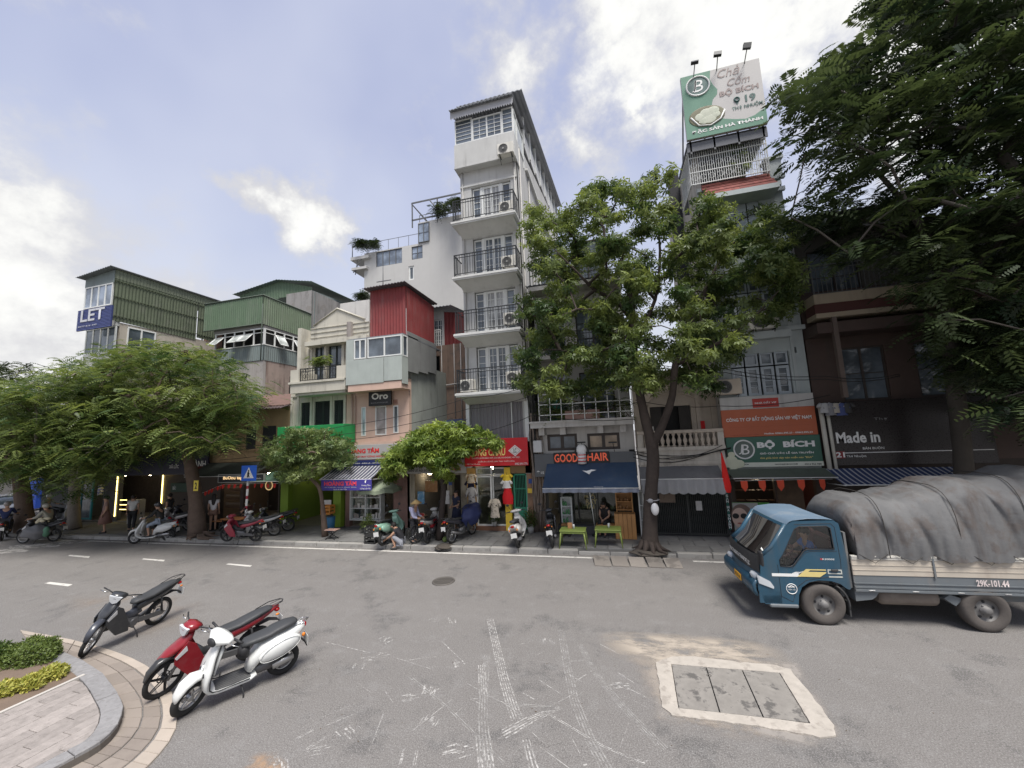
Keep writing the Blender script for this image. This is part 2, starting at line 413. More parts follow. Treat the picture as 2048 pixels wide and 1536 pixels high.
def railing(parent,x0,x1,z0,z1,Y,m,step=.11,ends=0,mid=True,r=.012):
 mb=MB();mb.box(x0,x1,Y-.018,Y+.018,z1-.035,z1);mb.box(x0,x1,Y-.012,Y+.012,z0,z0+.025)
 if mid:mb.box(x0,x1,Y-.012,Y+.012,z1-.16,z1-.135)
 for x in(x0,x1):mb.box(x-.018,x+.018,Y-.02,Y+.02,z0-.1,z1+.002)
 if ends:
  for x in(x0,x1):mb.box(x-.016,x+.016,Y+.02,Y+ends,z1-.034,z1-.002);mb.box(x-.01,x+.01,Y+.02,Y+ends,z0,z0+.024)
 o=mb.obj('railing',m,parent)
 b=MB();n=max(2,int((x1-x0)/step))
 for i in range(1,n):x=x0+(x1-x0)*i/n;b.box(x-r/1.4,x+r/1.4,Y-r/1.4,Y+r/1.4,z0+.02,z1-.03)
 if ends:
  for x in(x0,x1):
   for k in range(1,int(ends/step)):b.box(x-r/1.4,x+r/1.4,Y+k*step-r/1.4,Y+k*step+r/1.4,z0+.02,z1-.03)
 b.obj('railing_bar',m,o,kind='stuff');return o
def ac_unit(x,Y,z,label,w=.78,h=.54,face='f',stand=True,col=None):
 """outdoor air conditioner, front towards the street"""
 t=thing('air_conditioner',label,'air conditioner',(x,Y+.15,z),group='outdoor air conditioners on the house fronts')
 c=col or mat('cream ac enamel',(.62,.6,.54),.5,streak=.35)
 MB().bbox(x-w/2,x+w/2,Y,Y+.3,z,z+h,.02).obj('casing',c,t)
 cx=x-w*.12;g=MB()
 g.torus((cx,Y-.004,z+h/2),h*.40,.012,1,24,6)
 for rr in(.12,.2,.28,.34):g.torus((cx,Y-.006,z+h/2),h*rr,.004,1,20,4)
 g.cyl((cx,Y-.02,z+h/2),h*.09,.02,12,1)
 g.obj('fan_grille',mat('grille wire grey',(.25,.25,.24),.5),t)
 MB().cyl((cx,Y-.0035,z+h/2),h*.38,.003,24,1).obj('fan_opening',mat('dark fan opening',(.035,.035,.035),.6),t)
 if stand:
  for s in(-1,1):
   xx=x+s*w*.36;b=MB();b.box(xx-.015,xx+.015,Y-.03,Y+.32,z-.03,z-.001);b.tube([(xx,Y,z-.02),(xx,Y+.3,z-.3)],.012,4);b.obj('bracket',MDK,t)
 return t
MW=mat('white window paint',(.66,.67,.65),.5,var=.08,bump=.04)
MG=glass_mat('dark window glass',(.10,.12,.14))
MDK=mat('dark painted iron',(.03,.032,.034),.55,metal=.3)
# ==== GROUND
def asphalt_mat():
 m,nt,b=nt_of('worn asphalt');co=N(nt,'ShaderNodeTexCoord').outputs['Object']
 c=nmix(nt,nnoise(nt,co,.35,6,rough=.6),(.098,.097,.097),(.146,.144,.141))
 # worn wheel lanes run along the street, brown dust nearer the island
 lane=nnoise(nt,co,1.0,5,(.05,.9,1),.6)
 c=nmix(nt,nmath(nt,'MULTIPLY',nstep(nt,lane,.45,.62),.35),c,(.185,.182,.178))
 sx=N(nt,'ShaderNodeSeparateXYZ');Lk(nt,co,sx.inputs[0])
 dust=nmath(nt,'MULTIPLY',nstep(nt,nmath(nt,'ADD',nmath(nt,'MULTIPLY',sx.outputs[1],-.12),nnoise(nt,co,.28,5)),-.42,.25),.55)
 c=nmix(nt,dust,c,(.195,.178,.163))
 c=nmix(nt,nmath(nt,'MULTIPLY',nstep(nt,nnoise(nt,co,.9,9,rough=.75),.52,.64),.6),c,(.075,.073,.072))
 c=nmix(nt,nmath(nt,'MULTIPLY',nstep(nt,nnoise(nt,co,2.6,9,rough=.8),.50,.64),.55),c,(.21,.203,.195))
 vo=N(nt,'ShaderNodeTexVoronoi');vo.feature='DISTANCE_TO_EDGE';vo.inputs['Scale'].default_value=.33;wv=N(nt,'ShaderNodeVectorMath');wv.operation='ADD';nz=N(nt,'ShaderNodeTexNoise');nz.inputs['Scale'].default_value=1.6;nz.inputs['Detail'].default_value=7;Lk(nt,co,nz.inputs['Vector']);Lk(nt,co,wv.inputs[0]);Lk(nt,nz.outputs['Color'],wv.inputs[1]);Lk(nt,wv.outputs[0],vo.inputs['Vector'])
 crk=nmath(nt,'MULTIPLY',nmath(nt,'LESS_THAN',vo.outputs['Distance'],.0016),nmath(nt,'GREATER_THAN',nnoise(nt,co,.5,3),.54));c=nmix(nt,nmath(nt,'MULTIPLY',crk,.3),c,(.04,.038,.036))
 sp=nnoise(nt,co,60,3,rough=.7)
 c=nmix(nt,nmath(nt,'MULTIPLY',nstep(nt,sp,.48,.64),.7),c,(.31,.30,.29))
 c=nmix(nt,nmath(nt,'MULTIPLY',nstep(nt,nnoise(nt,co,45,4,rough=.8),.52,.66),.7),c,(.055,.053,.052))
 Lk(nt,c,b.inputs['Base Color']);b.inputs['Roughness'].default_value=.88;b.inputs['Specular IOR Level'].default_value=.3
 bp=N(nt,'ShaderNodeBump');bp.inputs['Strength'].default_value=.5;bp.inputs['Distance'].default_value=.006;Lk(nt,sp,bp.inputs['Height']);Lk(nt,bp.outputs[0],b.inputs['Normal'])
 return m
road=MB()
n=24
road.quad((-600,-300,0),(600,-300,0),(600,700,0),(-600,700,0))
road=road.obj('road',asphalt_mat(),None,kind='structure');road['label']='worn grey asphalt street'
road_off=road.location.copy()
def kerbY(x):return 13.2+.02*x if x>-40 else 12.4
WALLY=15.4
# pavement base along the shops
pv=MB();xs=[-42,-30,-18,-6,6,26]
pv.prism([(-42,kerbY(-42)),(26,kerbY(26)),(26,17.5),(-42,17.5)],2,-.2,.118)
pave=pv.obj('pavement',mat('pavement bed grey',(.10,.098,.095),.9,bump=.3),None,kind='structure');pave['label']='raised grey pavement in front of the shops'
po=pave.location.copy()
m_slab=mat('grey pavement slab',(.165,.163,.158),.85,rn=.14,bump=.35,bs=28,blot=.35,bcol=(.10,.097,.093))
m_kerb=mat('kerb concrete',(.30,.29,.27),.9,rn=.12,bump=.35,blot=.5,bcol=(.15,.14,.13))
def put_piece(name,me,parent,loc,rz=0):
 o=bpy.data.objects.new(name,me);COL.objects.link(o);o.parent=parent;o.location=Vector(loc)-woff(parent);o.rotation_euler=(0,0,rz);return o
slab_me=MB().bbox(-.386,.386,-.276,.276,-.03,.03,.006).mesh('paving_slab',m_slab)
x=-30.0;cnt=0
while x<9.5:
 y=kerbY(x)+.22+.29
 row=0
 while y<15.35:
  if x>-22 or row%1==0:
   if cnt<290:put_piece('paving_slab',slab_me,pave,(x+(row%2)*.39,y,.119+rnd.uniform(-.003,.004)),R(1.15)+rnd.uniform(-.004,.004));cnt+=1
  y+=.565;row+=1
 x+=.785
kerb_me=MB().bbox(-.49,.49,-.1,.1,-.14,.145,.018).mesh('kerb_stone',m_kerb)
x=-34.0
while x<11:
 if not(-1.2<x<1.9):put_piece('kerb_stone',kerb_me,pave,(x,kerbY(x)+.06,rnd.uniform(-.004,.006)),R(1.15)+rnd.uniform(-.006,.006))
 else:put_piece('kerb_stone',kerb_me,pave,(x,kerbY(x)+.10,-.035+rnd.uniform(-.01,.006)),R(1.15)+rnd.uniform(-.02,.02))
 x+=1.0
def sheet(name,pts_list,m,z,parent=road,edge=None,label=None,cat=None):
 """flat painted or dusty sheet(s) lying on the road; edge attribute 1 inside, 0 on the rim when edge given"""
 vs,fs,ev=[],[],[]
 for pts in pts_list:
  k=len(vs);pts=[Vector((p[0],p[1],z))for p in pts]
  if edge:
   c=sum(pts,Vector())/len(pts);n_=len(pts)
   vs+=pts+[c.lerp(p,edge)for p in pts]+[c];ev+=[0]*n_+[1]*n_+[1]
   for i in range(n_):
    j=(i+1)%n_;fs+=[(k+i,k+j,k+n_+j,k+n_+i),(k+n_+i,k+n_+j,k+2*n_)]
  else:vs+=pts;ev+=[1]*len(pts);fs.append(tuple(range(k,k+len(pts))))
 me=bpy.data.meshes.new(name);off=woff(parent)if parent else Vector()
 me.from_pydata([v-off for v in vs],[],fs);me.materials.append(m)
 at=me.attributes.new('edge','FLOAT','POINT');at.data.foreach_set('value',[float(e)for e in ev])
 o=put(name,me,parent);return tag(o,label,cat)
m_paint=decal_mat('worn white road paint',(.62,.60,.56),5,.30,.48,.92)
m_paint2=decal_mat('old white road paint',(.50,.48,.45),3,.38,.6,.8)
# edge line
for a,b in((-30,-23),(-23,-16),(-16,-9),(-9,-1.0),(1.9,10)):
 sheet('edge_line',[[(a,kerbY(a)-.36),(b,kerbY(b)-.36),(b,kerbY(b)-.25),(a,kerbY(a)-.25)]],m_paint,.004)
def gp(x,y):return G(x,y)
for q in([(88,1167),(100,1164),(146,1169),(136,1173)],[(452,1129),(456,1127),(504,1131),(500,1134)],[(284,1119),(287,1117),(330,1120),(327,1123)],[(136,1112),(140,1110),(180,1113),(177,1116)]):
 sheet('lane_dash',[[gp(*p)for p in q]],m_paint,.004)
for q in([(-10,1100),(45,1097),(62,1103),(-10,1108)],[(15,1092),(110,1086),(125,1093),(20,1098)],[(90,1083),(170,1080),(185,1085),(100,1089)],[(80,1075),(150,1073),(160,1077),(90,1080)]):
 sheet('crossing_stripe',[[gp(*p)for p in q]],m_paint2,.004)
 # tyre tracks of white dust: several ribs side by side
m_track=decal_mat('white tyre track',(.56,.545,.52),13,.38,.62,.78)
m_track2=decal_mat('faint tyre track',(.46,.45,.43),10,.38,.64,.62)
def track(pts,w0,w1,m,ribs=5,name='tyre_track'):
 P=[G(*p)for p in pts];P=[P[0]]+[v for a,b in zip(P,P[1:])for v in(a.lerp(b,.5),b)]
 quads=[]
 for r_ in range(ribs):
  for i in range(len(P)-1):
   t=i/(len(P)-1);w=w0+(w1-w0)*t;d=(P[i+1]-P[i]).normalized();nn=Vector((-d.y,d.x,0))
   o=(r_-(ribs-1)/2)*w/ribs;hw=w/ribs*.22
   quads.append([P[i]+nn*(o-hw),P[i+1]+nn*(o-hw),P[i+1]+nn*(o+hw),P[i]+nn*(o+hw)])
 return sheet(name,quads,m,.0045)
for pts,w0,w1,m,rb in(([(980,1238),(992,1290),(1008,1360),(1025,1415),(1035,1440)],.16,.2,m_track,5),([(975,1310),(968,1380),(966,1430),(972,1536),(975,1580)],.13,.2,m_track2,4),([(963,1330),(966,1390)],.14,.15,m_track,4),([(1122,1260),(1132,1320),(1148,1400),(1180,1480),(1225,1560)],.15,.17,m_track2,4),([(1160,1290),(1200,1360),(1260,1430),(1330,1500)],.12,.13,m_track2,4),([(1005,1470),(1060,1440),(1120,1416)],.20,.05,m_track,4),([(1122,1415),(1075,1412),(1010,1410)],.02,.10,m_track2,2),([(965,1470),(972,1530),(980,1580)],.22,.22,m_track,5),([(1052,1480),(1065,1530),(1085,1580)],.12,.16,m_track,3),([(648,1284),(740,1306)],.03,.03,m_track,1),([(790,1316),(868,1340)],.02,.03,m_track,1),([(815,1350),(900,1420),(960,1480),(1010,1530)],.07,.05,m_track2,2),([(1100,1430),(1200,1490),(1290,1530)],.05,.04,m_track,2),([(930,1365),(1020,1415)],.03,.03,m_track2,1),([(1045,1386),(1070,1400)],.03,.03,m_track,1),([(590,1480),(628,1460)],.05,.03,m_track,2),([(612,1500),(650,1476)],.06,.03,m_track,2),([(800,1530),(808,1500)],.08,.06,m_track,1),([(828,1532),(834,1502)],.05,.05,m_track,2)):
 track(pts,w0,w1,m,rb)
def scuff(px,py,w,h,ang,m=m_track,n_=6):
 c=G(px,py);qs=[]
 for k in range(n_):
  o=Vector((rnd.uniform(-w,w),rnd.uniform(-h,h),0));a=ang+rnd.uniform(-.07,.07);d=Vector((math.cos(a),math.sin(a),0));e=Vector((-d.y,d.x,0))
  l_,ww=rnd.uniform(.02,.09),rnd.uniform(.004,.012);q=c+o;qs.append([q-d*l_-e*ww,q+d*l_-e*ww,q+d*l_+e*ww,q-d*l_+e*ww])
 sheet('chalk_scuff',qs,m,.0048)
for i,(px,py)in enumerate(((735,1318),(760,1312),(920,1330),(870,1242),(700,1462),(860,1440),(920,1500),(640,1500),(860,1380),(770,1280),(815,1395),(1100,1280),(1180,1540),(690,1250),(900,1242),(1280,1530),(560,1530),(720,1330),(1240,1370))):
 scuff(px,py,.13,.09,rnd.uniform(0,3),n_=rnd.choice((5,8,12)))
for k in range(34):
 a=G(rnd.uniform(640,1280),rnd.uniform(1270,1500));th=rnd.choice((-.62,-.5,.9,1.25,-1.1,.35))+rnd.uniform(-.12,.12);l_=rnd.uniform(.15,.75);d=Vector((math.cos(th),math.sin(th),0));e=Vector((-d.y,d.x,0))*rnd.uniform(.003,.009);b_=a+d*l_+e*rnd.uniform(-6,6)
 sheet('scratch',[[a-e,b_-e*.4,b_+e*.4,a+e]],m_track,.0049)
 # litter and fallen leaves on the asphalt
lt=[]
for i in range(46):
 p=G(rnd.uniform(560,1900),rnd.uniform(1140,1500));a=rnd.uniform(0,6.3);s=rnd.uniform(.008,.022)
 lt.append([p+Vector((math.cos(a+k*1.57)*s*(1 if k%2 else.4),math.sin(a+k*1.57)*s*(1 if k%2 else.4),0))for k in range(4)])
sheet('fallen_leaf_litter',lt,mat('dry brown leaf',(.09,.06,.035),.9),.0052)['kind']='stuff'
# manhole
c=G(887,1163);mh=thing('manhole_cover','round iron manhole grating in the middle of the road','manhole cover',c)
MB().torus((c.x,c.y,.002),.29,.03,2,28,6).obj('rim',mat('rusty cast iron',(.12,.11,.10),.7,metal=.3,bump=.3),mh)
MB().cyl((c.x,c.y,.001),.27,.006,28).obj('well',mat('dark drain hollow',(.03,.03,.03),.9),mh)
g=MB()
for k in range(-6,7):
 h=math.sqrt(max(.26**2-(k*.04)**2,0));g.box(c.x+k*.04-.013,c.x+k*.04+.013,c.y-h,c.y+h,.007,.02)
g.box(c.x-.26,c.x+.26,c.y-.015,c.y+.015,.0072,.0205);g.obj('grating',MATS['rusty cast iron'],mh)
# new concrete hatch with three slabs
hc=thing('utility_hatch','square pit covered by three mottled concrete slabs in a pale concrete surround','hatch',G(1480,1400))
ring_o=[G(*p)for p in((1312,1326),(1345,1315),(1400,1316),(1480,1327),(1545,1331),(1580,1340),(1625,1395),(1668,1452),(1672,1475),(1640,1477),(1560,1462),(1480,1450),(1400,1440),(1345,1434),(1324,1415),(1318,1370))]
ring_i=[G(*p)for p in((1342,1330),(1370,1333),(1420,1337),(1485,1342),(1545,1347),(1560,1348),(1590,1397),(1621,1449),(1621,1450),(1560,1442),(1490,1434),(1430,1427),(1357,1419),(1357,1418),(1352,1390),(1347,1360))]
def ragged(L,k_,a_):
 out=[]
 for p,q in zip(L,L[1:]+L[:1]):
  for i in range(k_):out.append(p.lerp(q,i/k_)+(Vector((rnd.uniform(-a_,a_),rnd.uniform(-a_,a_),0))if i or a_>.01 else Vector()))
 return out
ring_o,ring_i=ragged(ring_o,5,.014),ragged(ring_i,5,.003)
b=MB();nn=len(ring_o)
for i in range(nn):
 j=(i+1)%nn;zz=.02
 A,B,C,D=ring_o[i],ring_o[j],ring_i[j],ring_i[i]
 b.add([(A.x,A.y,.002),(B.x,B.y,.002),(B.x,B.y,zz),(A.x,A.y,zz),(C.x,C.y,zz),(D.x,D.y,zz),(C.x,C.y,-.03),(D.x,D.y,-.03)],[(0,1,2,3),(3,2,4,5),(5,4,6,7)])
b.obj('surround',mat('pale new concrete',(.41,.375,.33),.9,var=.25,scale=5,bump=.5,blot=.7,bcol=(.27,.24,.21)),hc)
i4=[G(*p)for p in((1343,1331),(1559,1348),(1619,1449),(1357,1419))]
hole=MB();hole.quad(*[(p.x,p.y,.0035)for p in i4]);hole.obj('pit',mat('black pit gap',(.012,.012,.012),.95),hc)
m_hs=mat('mottled concrete slab',(.235,.22,.20),.9,bump=.6,scale=4.5,blot=.9,bcol=(.095,.09,.085),var=.35)
for k in range(3):
 t0,t1=k/3+.003,(k+1)/3-.003
 A=i4[0].lerp(i4[1],t0);B=i4[0].lerp(i4[1],t1);D=i4[3].lerp(i4[2],t0);C=i4[3].lerp(i4[2],t1)
 cc=(A+B+C+D)/4;q=[cc.lerp(p,.984)for p in(A,B,C,D)]
 s=MB();s.add([(p.x,p.y,.003)for p in q]+[(p.x,p.y,.019+k*.001)for p in q],[(4,5,6,7),(0,1,5,4),(1,2,6,5),(2,3,7,6),(3,0,4,7)])
 s.obj('concrete_slab',m_hs,hc)
MB().torus(tuple(G(1418,1351,.02)),.03,.006,2,12,5).obj('lifting_ring',MATS['rusty cast iron'],hc)
def soft_patch(name,poly,m,z,edge=.6):
 return sheet(name,[[G(*p)for p in poly]],m,z,edge=edge)
soft_patch('dust_stain',[(1195,1262),(1260,1262),(1380,1268),(1480,1275),(1560,1292),(1600,1330),(1560,1345),(1440,1330),(1330,1345),(1270,1330),(1215,1312),(1190,1285)],decal_mat('spilled sand stain',(.46,.40,.33),1.3,.34,.58,.85,(1,2.2,1)),.0035,.55)
soft_patch('dust_stain',[(1250,1300),(1340,1310),(1330,1420),(1400,1460),(1560,1480),(1620,1500),(1450,1480),(1300,1440)],decal_mat('faint sand stain',(.40,.35,.30),2.0,.42,.62,.6),.0038,.6)
soft_patch('dust_stain',[(500,1505),(560,1500),(580,1530),(570,1570),(500,1570),(480,1535)],decal_mat('orange clay stain',(.52,.33,.19),2.5,.4,.6,.5),.0036,.4)
soft_patch('dust_stain',[(1290,1320),(1400,1305),(1600,1325),(1690,1470),(1640,1500),(1480,1465),(1310,1440)],decal_mat('cement dust',(.36,.33,.30),3,.35,.6,.7),.0034,.9)
soft_patch('dust_stain',[(120,1190),(300,1170),(420,1200),(380,1260),(250,1300),(150,1260)],decal_mat('brown dust stain',(.36,.30,.25),.9,.42,.62,.5),.0037,.4)
# drain slabs bridging the gutter
dr=thing('gutter_ramp','five worn concrete slabs over the gutter in front of the folding gate','concrete ramp',(.5,12.9,0))
for k in range(5):
 a,b_=G(1186+k*35,1117+k*1.2),G(1217+k*35,1118+k*1.2);c_=G(1223+k*36,1134+k*1);d_=G(1190+k*36,1132+k*1)
 s=MB();h=.05+.006*(k%2);s.add([(p.x,p.y,0.001)for p in(a,b_,c_,d_)]+[(a.x,a.y,h+.04),(b_.x,b_.y,h+.04),(c_.x,c_.y,h-.03),(d_.x,d_.y,h-.03)],[(4,5,6,7),(0,1,5,4),(1,2,6,5),(2,3,7,6),(3,0,4,7)])
 s.obj('concrete_slab',mat('dirty ramp concrete',(.20,.18,.16),.9,rn=.15,bump=.4,blot=.5),dr)
 #  pavement island bottom left
KP=[(60,1282),(130,1305),(165,1320),(205,1346),(235,1385),(247,1412),(236,1448),(202,1482),(150,1512),(60,1560),(-90,1640)]
def smooth(P,n_=3):
 P=[Vector(p)for p in P];out=[]
 for i in range(len(P)-1):
  p0,p1,p2,p3=P[max(i-1,0)],P[i],P[i+1],P[min(i+2,len(P)-1)]
  for k in range(n_):
   t=k/n_;out.append(.5*((2*p1)+(p2-p0)*t+(2*p0-5*p1+4*p2-p3)*t*t+(3*p1-p0-3*p2+p3)*t**3))
 return out+[P[-1]]
KO=smooth([G(x,y,.14).to_2d()for x,y in KP],2)
far=[G(-500,1640,.14).to_2d(),G(-700,1400,.14).to_2d(),G(-260,1282,.14).to_2d()]
outline=[v.copy()for v in KO]+far
isl=MB();isl.prism([(v.x,v.y)for v in outline],2,-.1,.105)
isl=isl.obj('pavement_island',mat('mortar bed',(.13,.115,.10),.95,bump=.3),None,kind='structure');isl['label']='raised corner pavement with curved granite kerb'
def inset(L,d):
 out=[]
 for i,p in enumerate(L):
  t=(L[min(i+1,len(L)-1)]-L[max(i-1,0)]).normalized();nn=Vector((t.y,-t.x));out.append(p+nn*d)
 return out
cen=Vector((-11,4.3))
sgn=1 if(inset(KO,.1)[len(KO)//2]-cen).length<(KO[len(KO)//2]-cen).length else-1
KI=inset(KO,.24*sgn)
m_gr=mat('grey granite kerb',(.245,.24,.24),.8,rn=.08,bump=.6,scale=14,var=.3,blot=.45,bcol=(.17,.16,.155))
def stone(quad,z0,z1,m,name,parent,gap=.006,dz=0):
 c=sum(quad,Vector((0,0)))/len(quad);q=[p+(c-p).normalized()*gap for p in quad]
 n_=len(q);s=MB();s.add([(p.x,p.y,z0)for p in q]+[(p.x,p.y,z1-.008)for p in q]+[((p+(c-p).normalized()*.008).x,(p+(c-p).normalized()*.008).y,z1)for p in q],[tuple(range(2*n_,3*n_))]+[(i,(i+1)%n_,n_+(i+1)%n_,n_+i)for i in range(n_)]+[(n_+i,n_+(i+1)%n_,2*n_+(i+1)%n_,2*n_+i)for i in range(n_)])
 return s.obj(name,m,parent)
for i in range(0,len(KO)-1,1):
 if i%2==0 and i+2<len(KO):stone([KO[i],KO[i+1],KO[i+2],KI[i+2],KI[i+1],KI[i]],.0,.145+rnd.uniform(-.003,.003),m_gr,'kerb_stone',isl)
 # long granite planks
def clip(poly,clipper):
 area=sum(a.x*b.y-b.x*a.y for a,b in zip(clipper,clipper[1:]+clipper[:1]))
 if area<0:clipper=clipper[::-1]
 out=poly
 for a,b in zip(clipper,clipper[1:]+clipper[:1]):
  inp,out=out,[]
  if not inp:return[]
  def ins(p):return(b-a).x*(p-a).y-(b-a).y*(p-a).x>=0
  def it(p,q):
   d1=(b-a).x*(p-a).y-(b-a).y*(p-a).x;d2=(b-a).x*(q-a).y-(b-a).y*(q-a).x
   return p.lerp(q,d1/(d1-d2))
  for p,q in zip(inp,inp[1:]+inp[:1]):
   if ins(q):
    if not ins(p):out.append(it(p,q))
    out.append(q)
   elif ins(p):out.append(it(p,q))
 return out
e0,e1=G(0,1424,.14).to_2d(),G(168,1348,.14).to_2d()
du=(e1-e0).normalized();dv=Vector((du.y,-du.x));
if dv.dot(G(100,1500,.14).to_2d()-e0)<0:dv=-dv
area_p=[v for v in KI[3:]]+[far[0]]
hull=[p for p in area_p]
m_pl=mat('grey granite plank',(.30,.27,.25),.85,rn=.13,bump=.6,scale=9,var=.3,blot=.45,bcol=(.20,.18,.165))
pl_w,pl_l=.19,.80
for j in range(0,17):
 off=(j*.37)%1
 for i in range(-6,9):
  u0,u1,v0,v1=(i+off)*pl_l,(i+1+off)*pl_l,.07+j*pl_w,.07+(j+1)*pl_w
  q=[e0+du*u+dv*v for u,v in((u0,v0),(u1,v0),(u1,v1),(u0,v1))]
  q=clip(q,[KI[k]for k in range(2,len(KI))]+[far[0],far[0]+Vector((-6,2))])
  if len(q)<3:continue
  ar=abs(sum(a.x*b.y-b.x*a.y for a,b in zip(q,q[1:]+q[:1])))/2
  if ar<.008:continue
  stone(q,.09,.137+rnd.uniform(-.003,.003),m_pl,'paving_plank',isl,.004)
q=[e0+du*-3,e1,e1+dv*.06,e0+du*-3+dv*.06]
stone(q,.09,.15,mat('white edging stone',(.50,.47,.43),.8,bump=.2),'edging_strip',isl,.002)
# flower bed soil
soil=[e0+du*-3,e1-du*.02,G(160,1326,.14).to_2d(),G(120,1306,.14).to_2d(),G(20,1290,.14).to_2d(),G(-300,1290,.14).to_2d()]
sb=MB();cs=sum(soil,Vector((0,0)))/len(soil)
sb.add([(p.x,p.y,.13)for p in soil]+[(cs.x,cs.y,.19)],[(i,(i+1)%len(soil),len(soil))for i in range(len(soil))])
sb.obj('soil',mat('brown garden soil',(.17,.125,.095),.95,bump=1.0,bs=22,var=.35),isl)
# apron of flat stones outside the kerb: inner dark course, outer pale course
AQ=[(40,1262),(150,1283),(232,1306),(292,1333),(332,1368),(352,1410),(352,1460),(318,1512),(268,1560),(170,1640),(40,1740)]
AO=smooth([G(x,y,0).to_2d()for x,y in AQ],2)
KG=smooth([G(x,y+9,0).to_2d()for x,y in KP],2)
m_ap=mat('brown apron stone',(.25,.215,.185),.9,rn=.12,bump=.4,blot=.4,bcol=(.19,.16,.14));m_ap2=mat('pale apron stone',(.37,.32,.27),.9,rn=.12,bump=.35)
for i in range(len(AO)-1):
 K0,K1,A0,A1=KG[i],KG[i+1],AO[i],AO[i+1]
 for(f0,f1,m,z,nm)in((.0,.36,m_ap,.02,'apron_stone'),(.37,.70,m_ap,.017,'apron_stone'),(.73,1.0,m_ap2,.024,'apron_edge_stone')):
  stone([K0.lerp(A0,f0),K1.lerp(A1,f0),K1.lerp(A1,f1),K0.lerp(A0,f1)],.0,z+rnd.uniform(-.002,.004),m,nm,isl,.007)
  # ==== HOUSES
Y0=WALLY
m_wwall=mat('white tower plaster',(.48,.48,.465),.85,streak=.6,scol=(.25,.245,.235),bump=.1)
m_wtrim=mat('white moulding',(.56,.56,.54),.8,streak=.3,scol=(.26,.25,.24))
m_gwall=mat('raw grey render',(.31,.30,.285),.9,streak=.6,scol=(.13,.125,.115),bump=.3,blot=.3,bcol=(.22,.20,.185))
m_roof=mat('grey tin roof',(.22,.23,.245),.6,metal=.3,streak=.3)
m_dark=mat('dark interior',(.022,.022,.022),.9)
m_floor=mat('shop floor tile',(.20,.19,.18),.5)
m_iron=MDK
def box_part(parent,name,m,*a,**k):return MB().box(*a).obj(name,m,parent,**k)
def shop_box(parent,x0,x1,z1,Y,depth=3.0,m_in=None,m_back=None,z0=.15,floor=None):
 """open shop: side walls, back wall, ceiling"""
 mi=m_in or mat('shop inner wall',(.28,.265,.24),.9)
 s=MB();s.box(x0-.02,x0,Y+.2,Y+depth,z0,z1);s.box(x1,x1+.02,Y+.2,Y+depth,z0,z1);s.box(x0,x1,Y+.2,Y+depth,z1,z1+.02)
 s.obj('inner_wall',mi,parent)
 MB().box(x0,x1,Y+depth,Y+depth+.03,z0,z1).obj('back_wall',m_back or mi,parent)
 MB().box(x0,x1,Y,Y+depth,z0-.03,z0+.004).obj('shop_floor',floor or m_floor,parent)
 # ---------- white six storey tower
tx0,tx1=FX(930,700,Y0),FX(1050,700,Y0)
T=thing('tube_house','narrow white eight storey house with iron balconies on every floor','house',((tx0+tx1)/2,Y0,0))
zl=[FZ(924,y,Y0)for y in(870,790,664,548,440,340)]
z_gf=FZ(990,880,Y0);z_top=FZ(1030,262,Y0);z_roof=FZ(1030,203,Y0)
fl=[FZ(925,786,Y0-.9),FZ(925,657,Y0-.9),FZ(925,545,Y0-.9),FZ(925,440,Y0-.9)]
fl=[(fl[0]+(fl[3]-fl[0])*k/3)for k in range(4)]
band0=FZ(1000,322,Y0-.25);band1=FZ(1000,272,Y0-.25)
holes=[]
for z in fl:
 holes.append((tx0+.52,tx1-.30,z+.02,min(z+2.55,z+(fl[1]-fl[0])-.45)))
wb=MB();wall_holes(wb,tx0,tx1,fl[0]-.30,band0+.1,Y0,.22,holes)
wb.obj('front_wall',m_wwall,T)
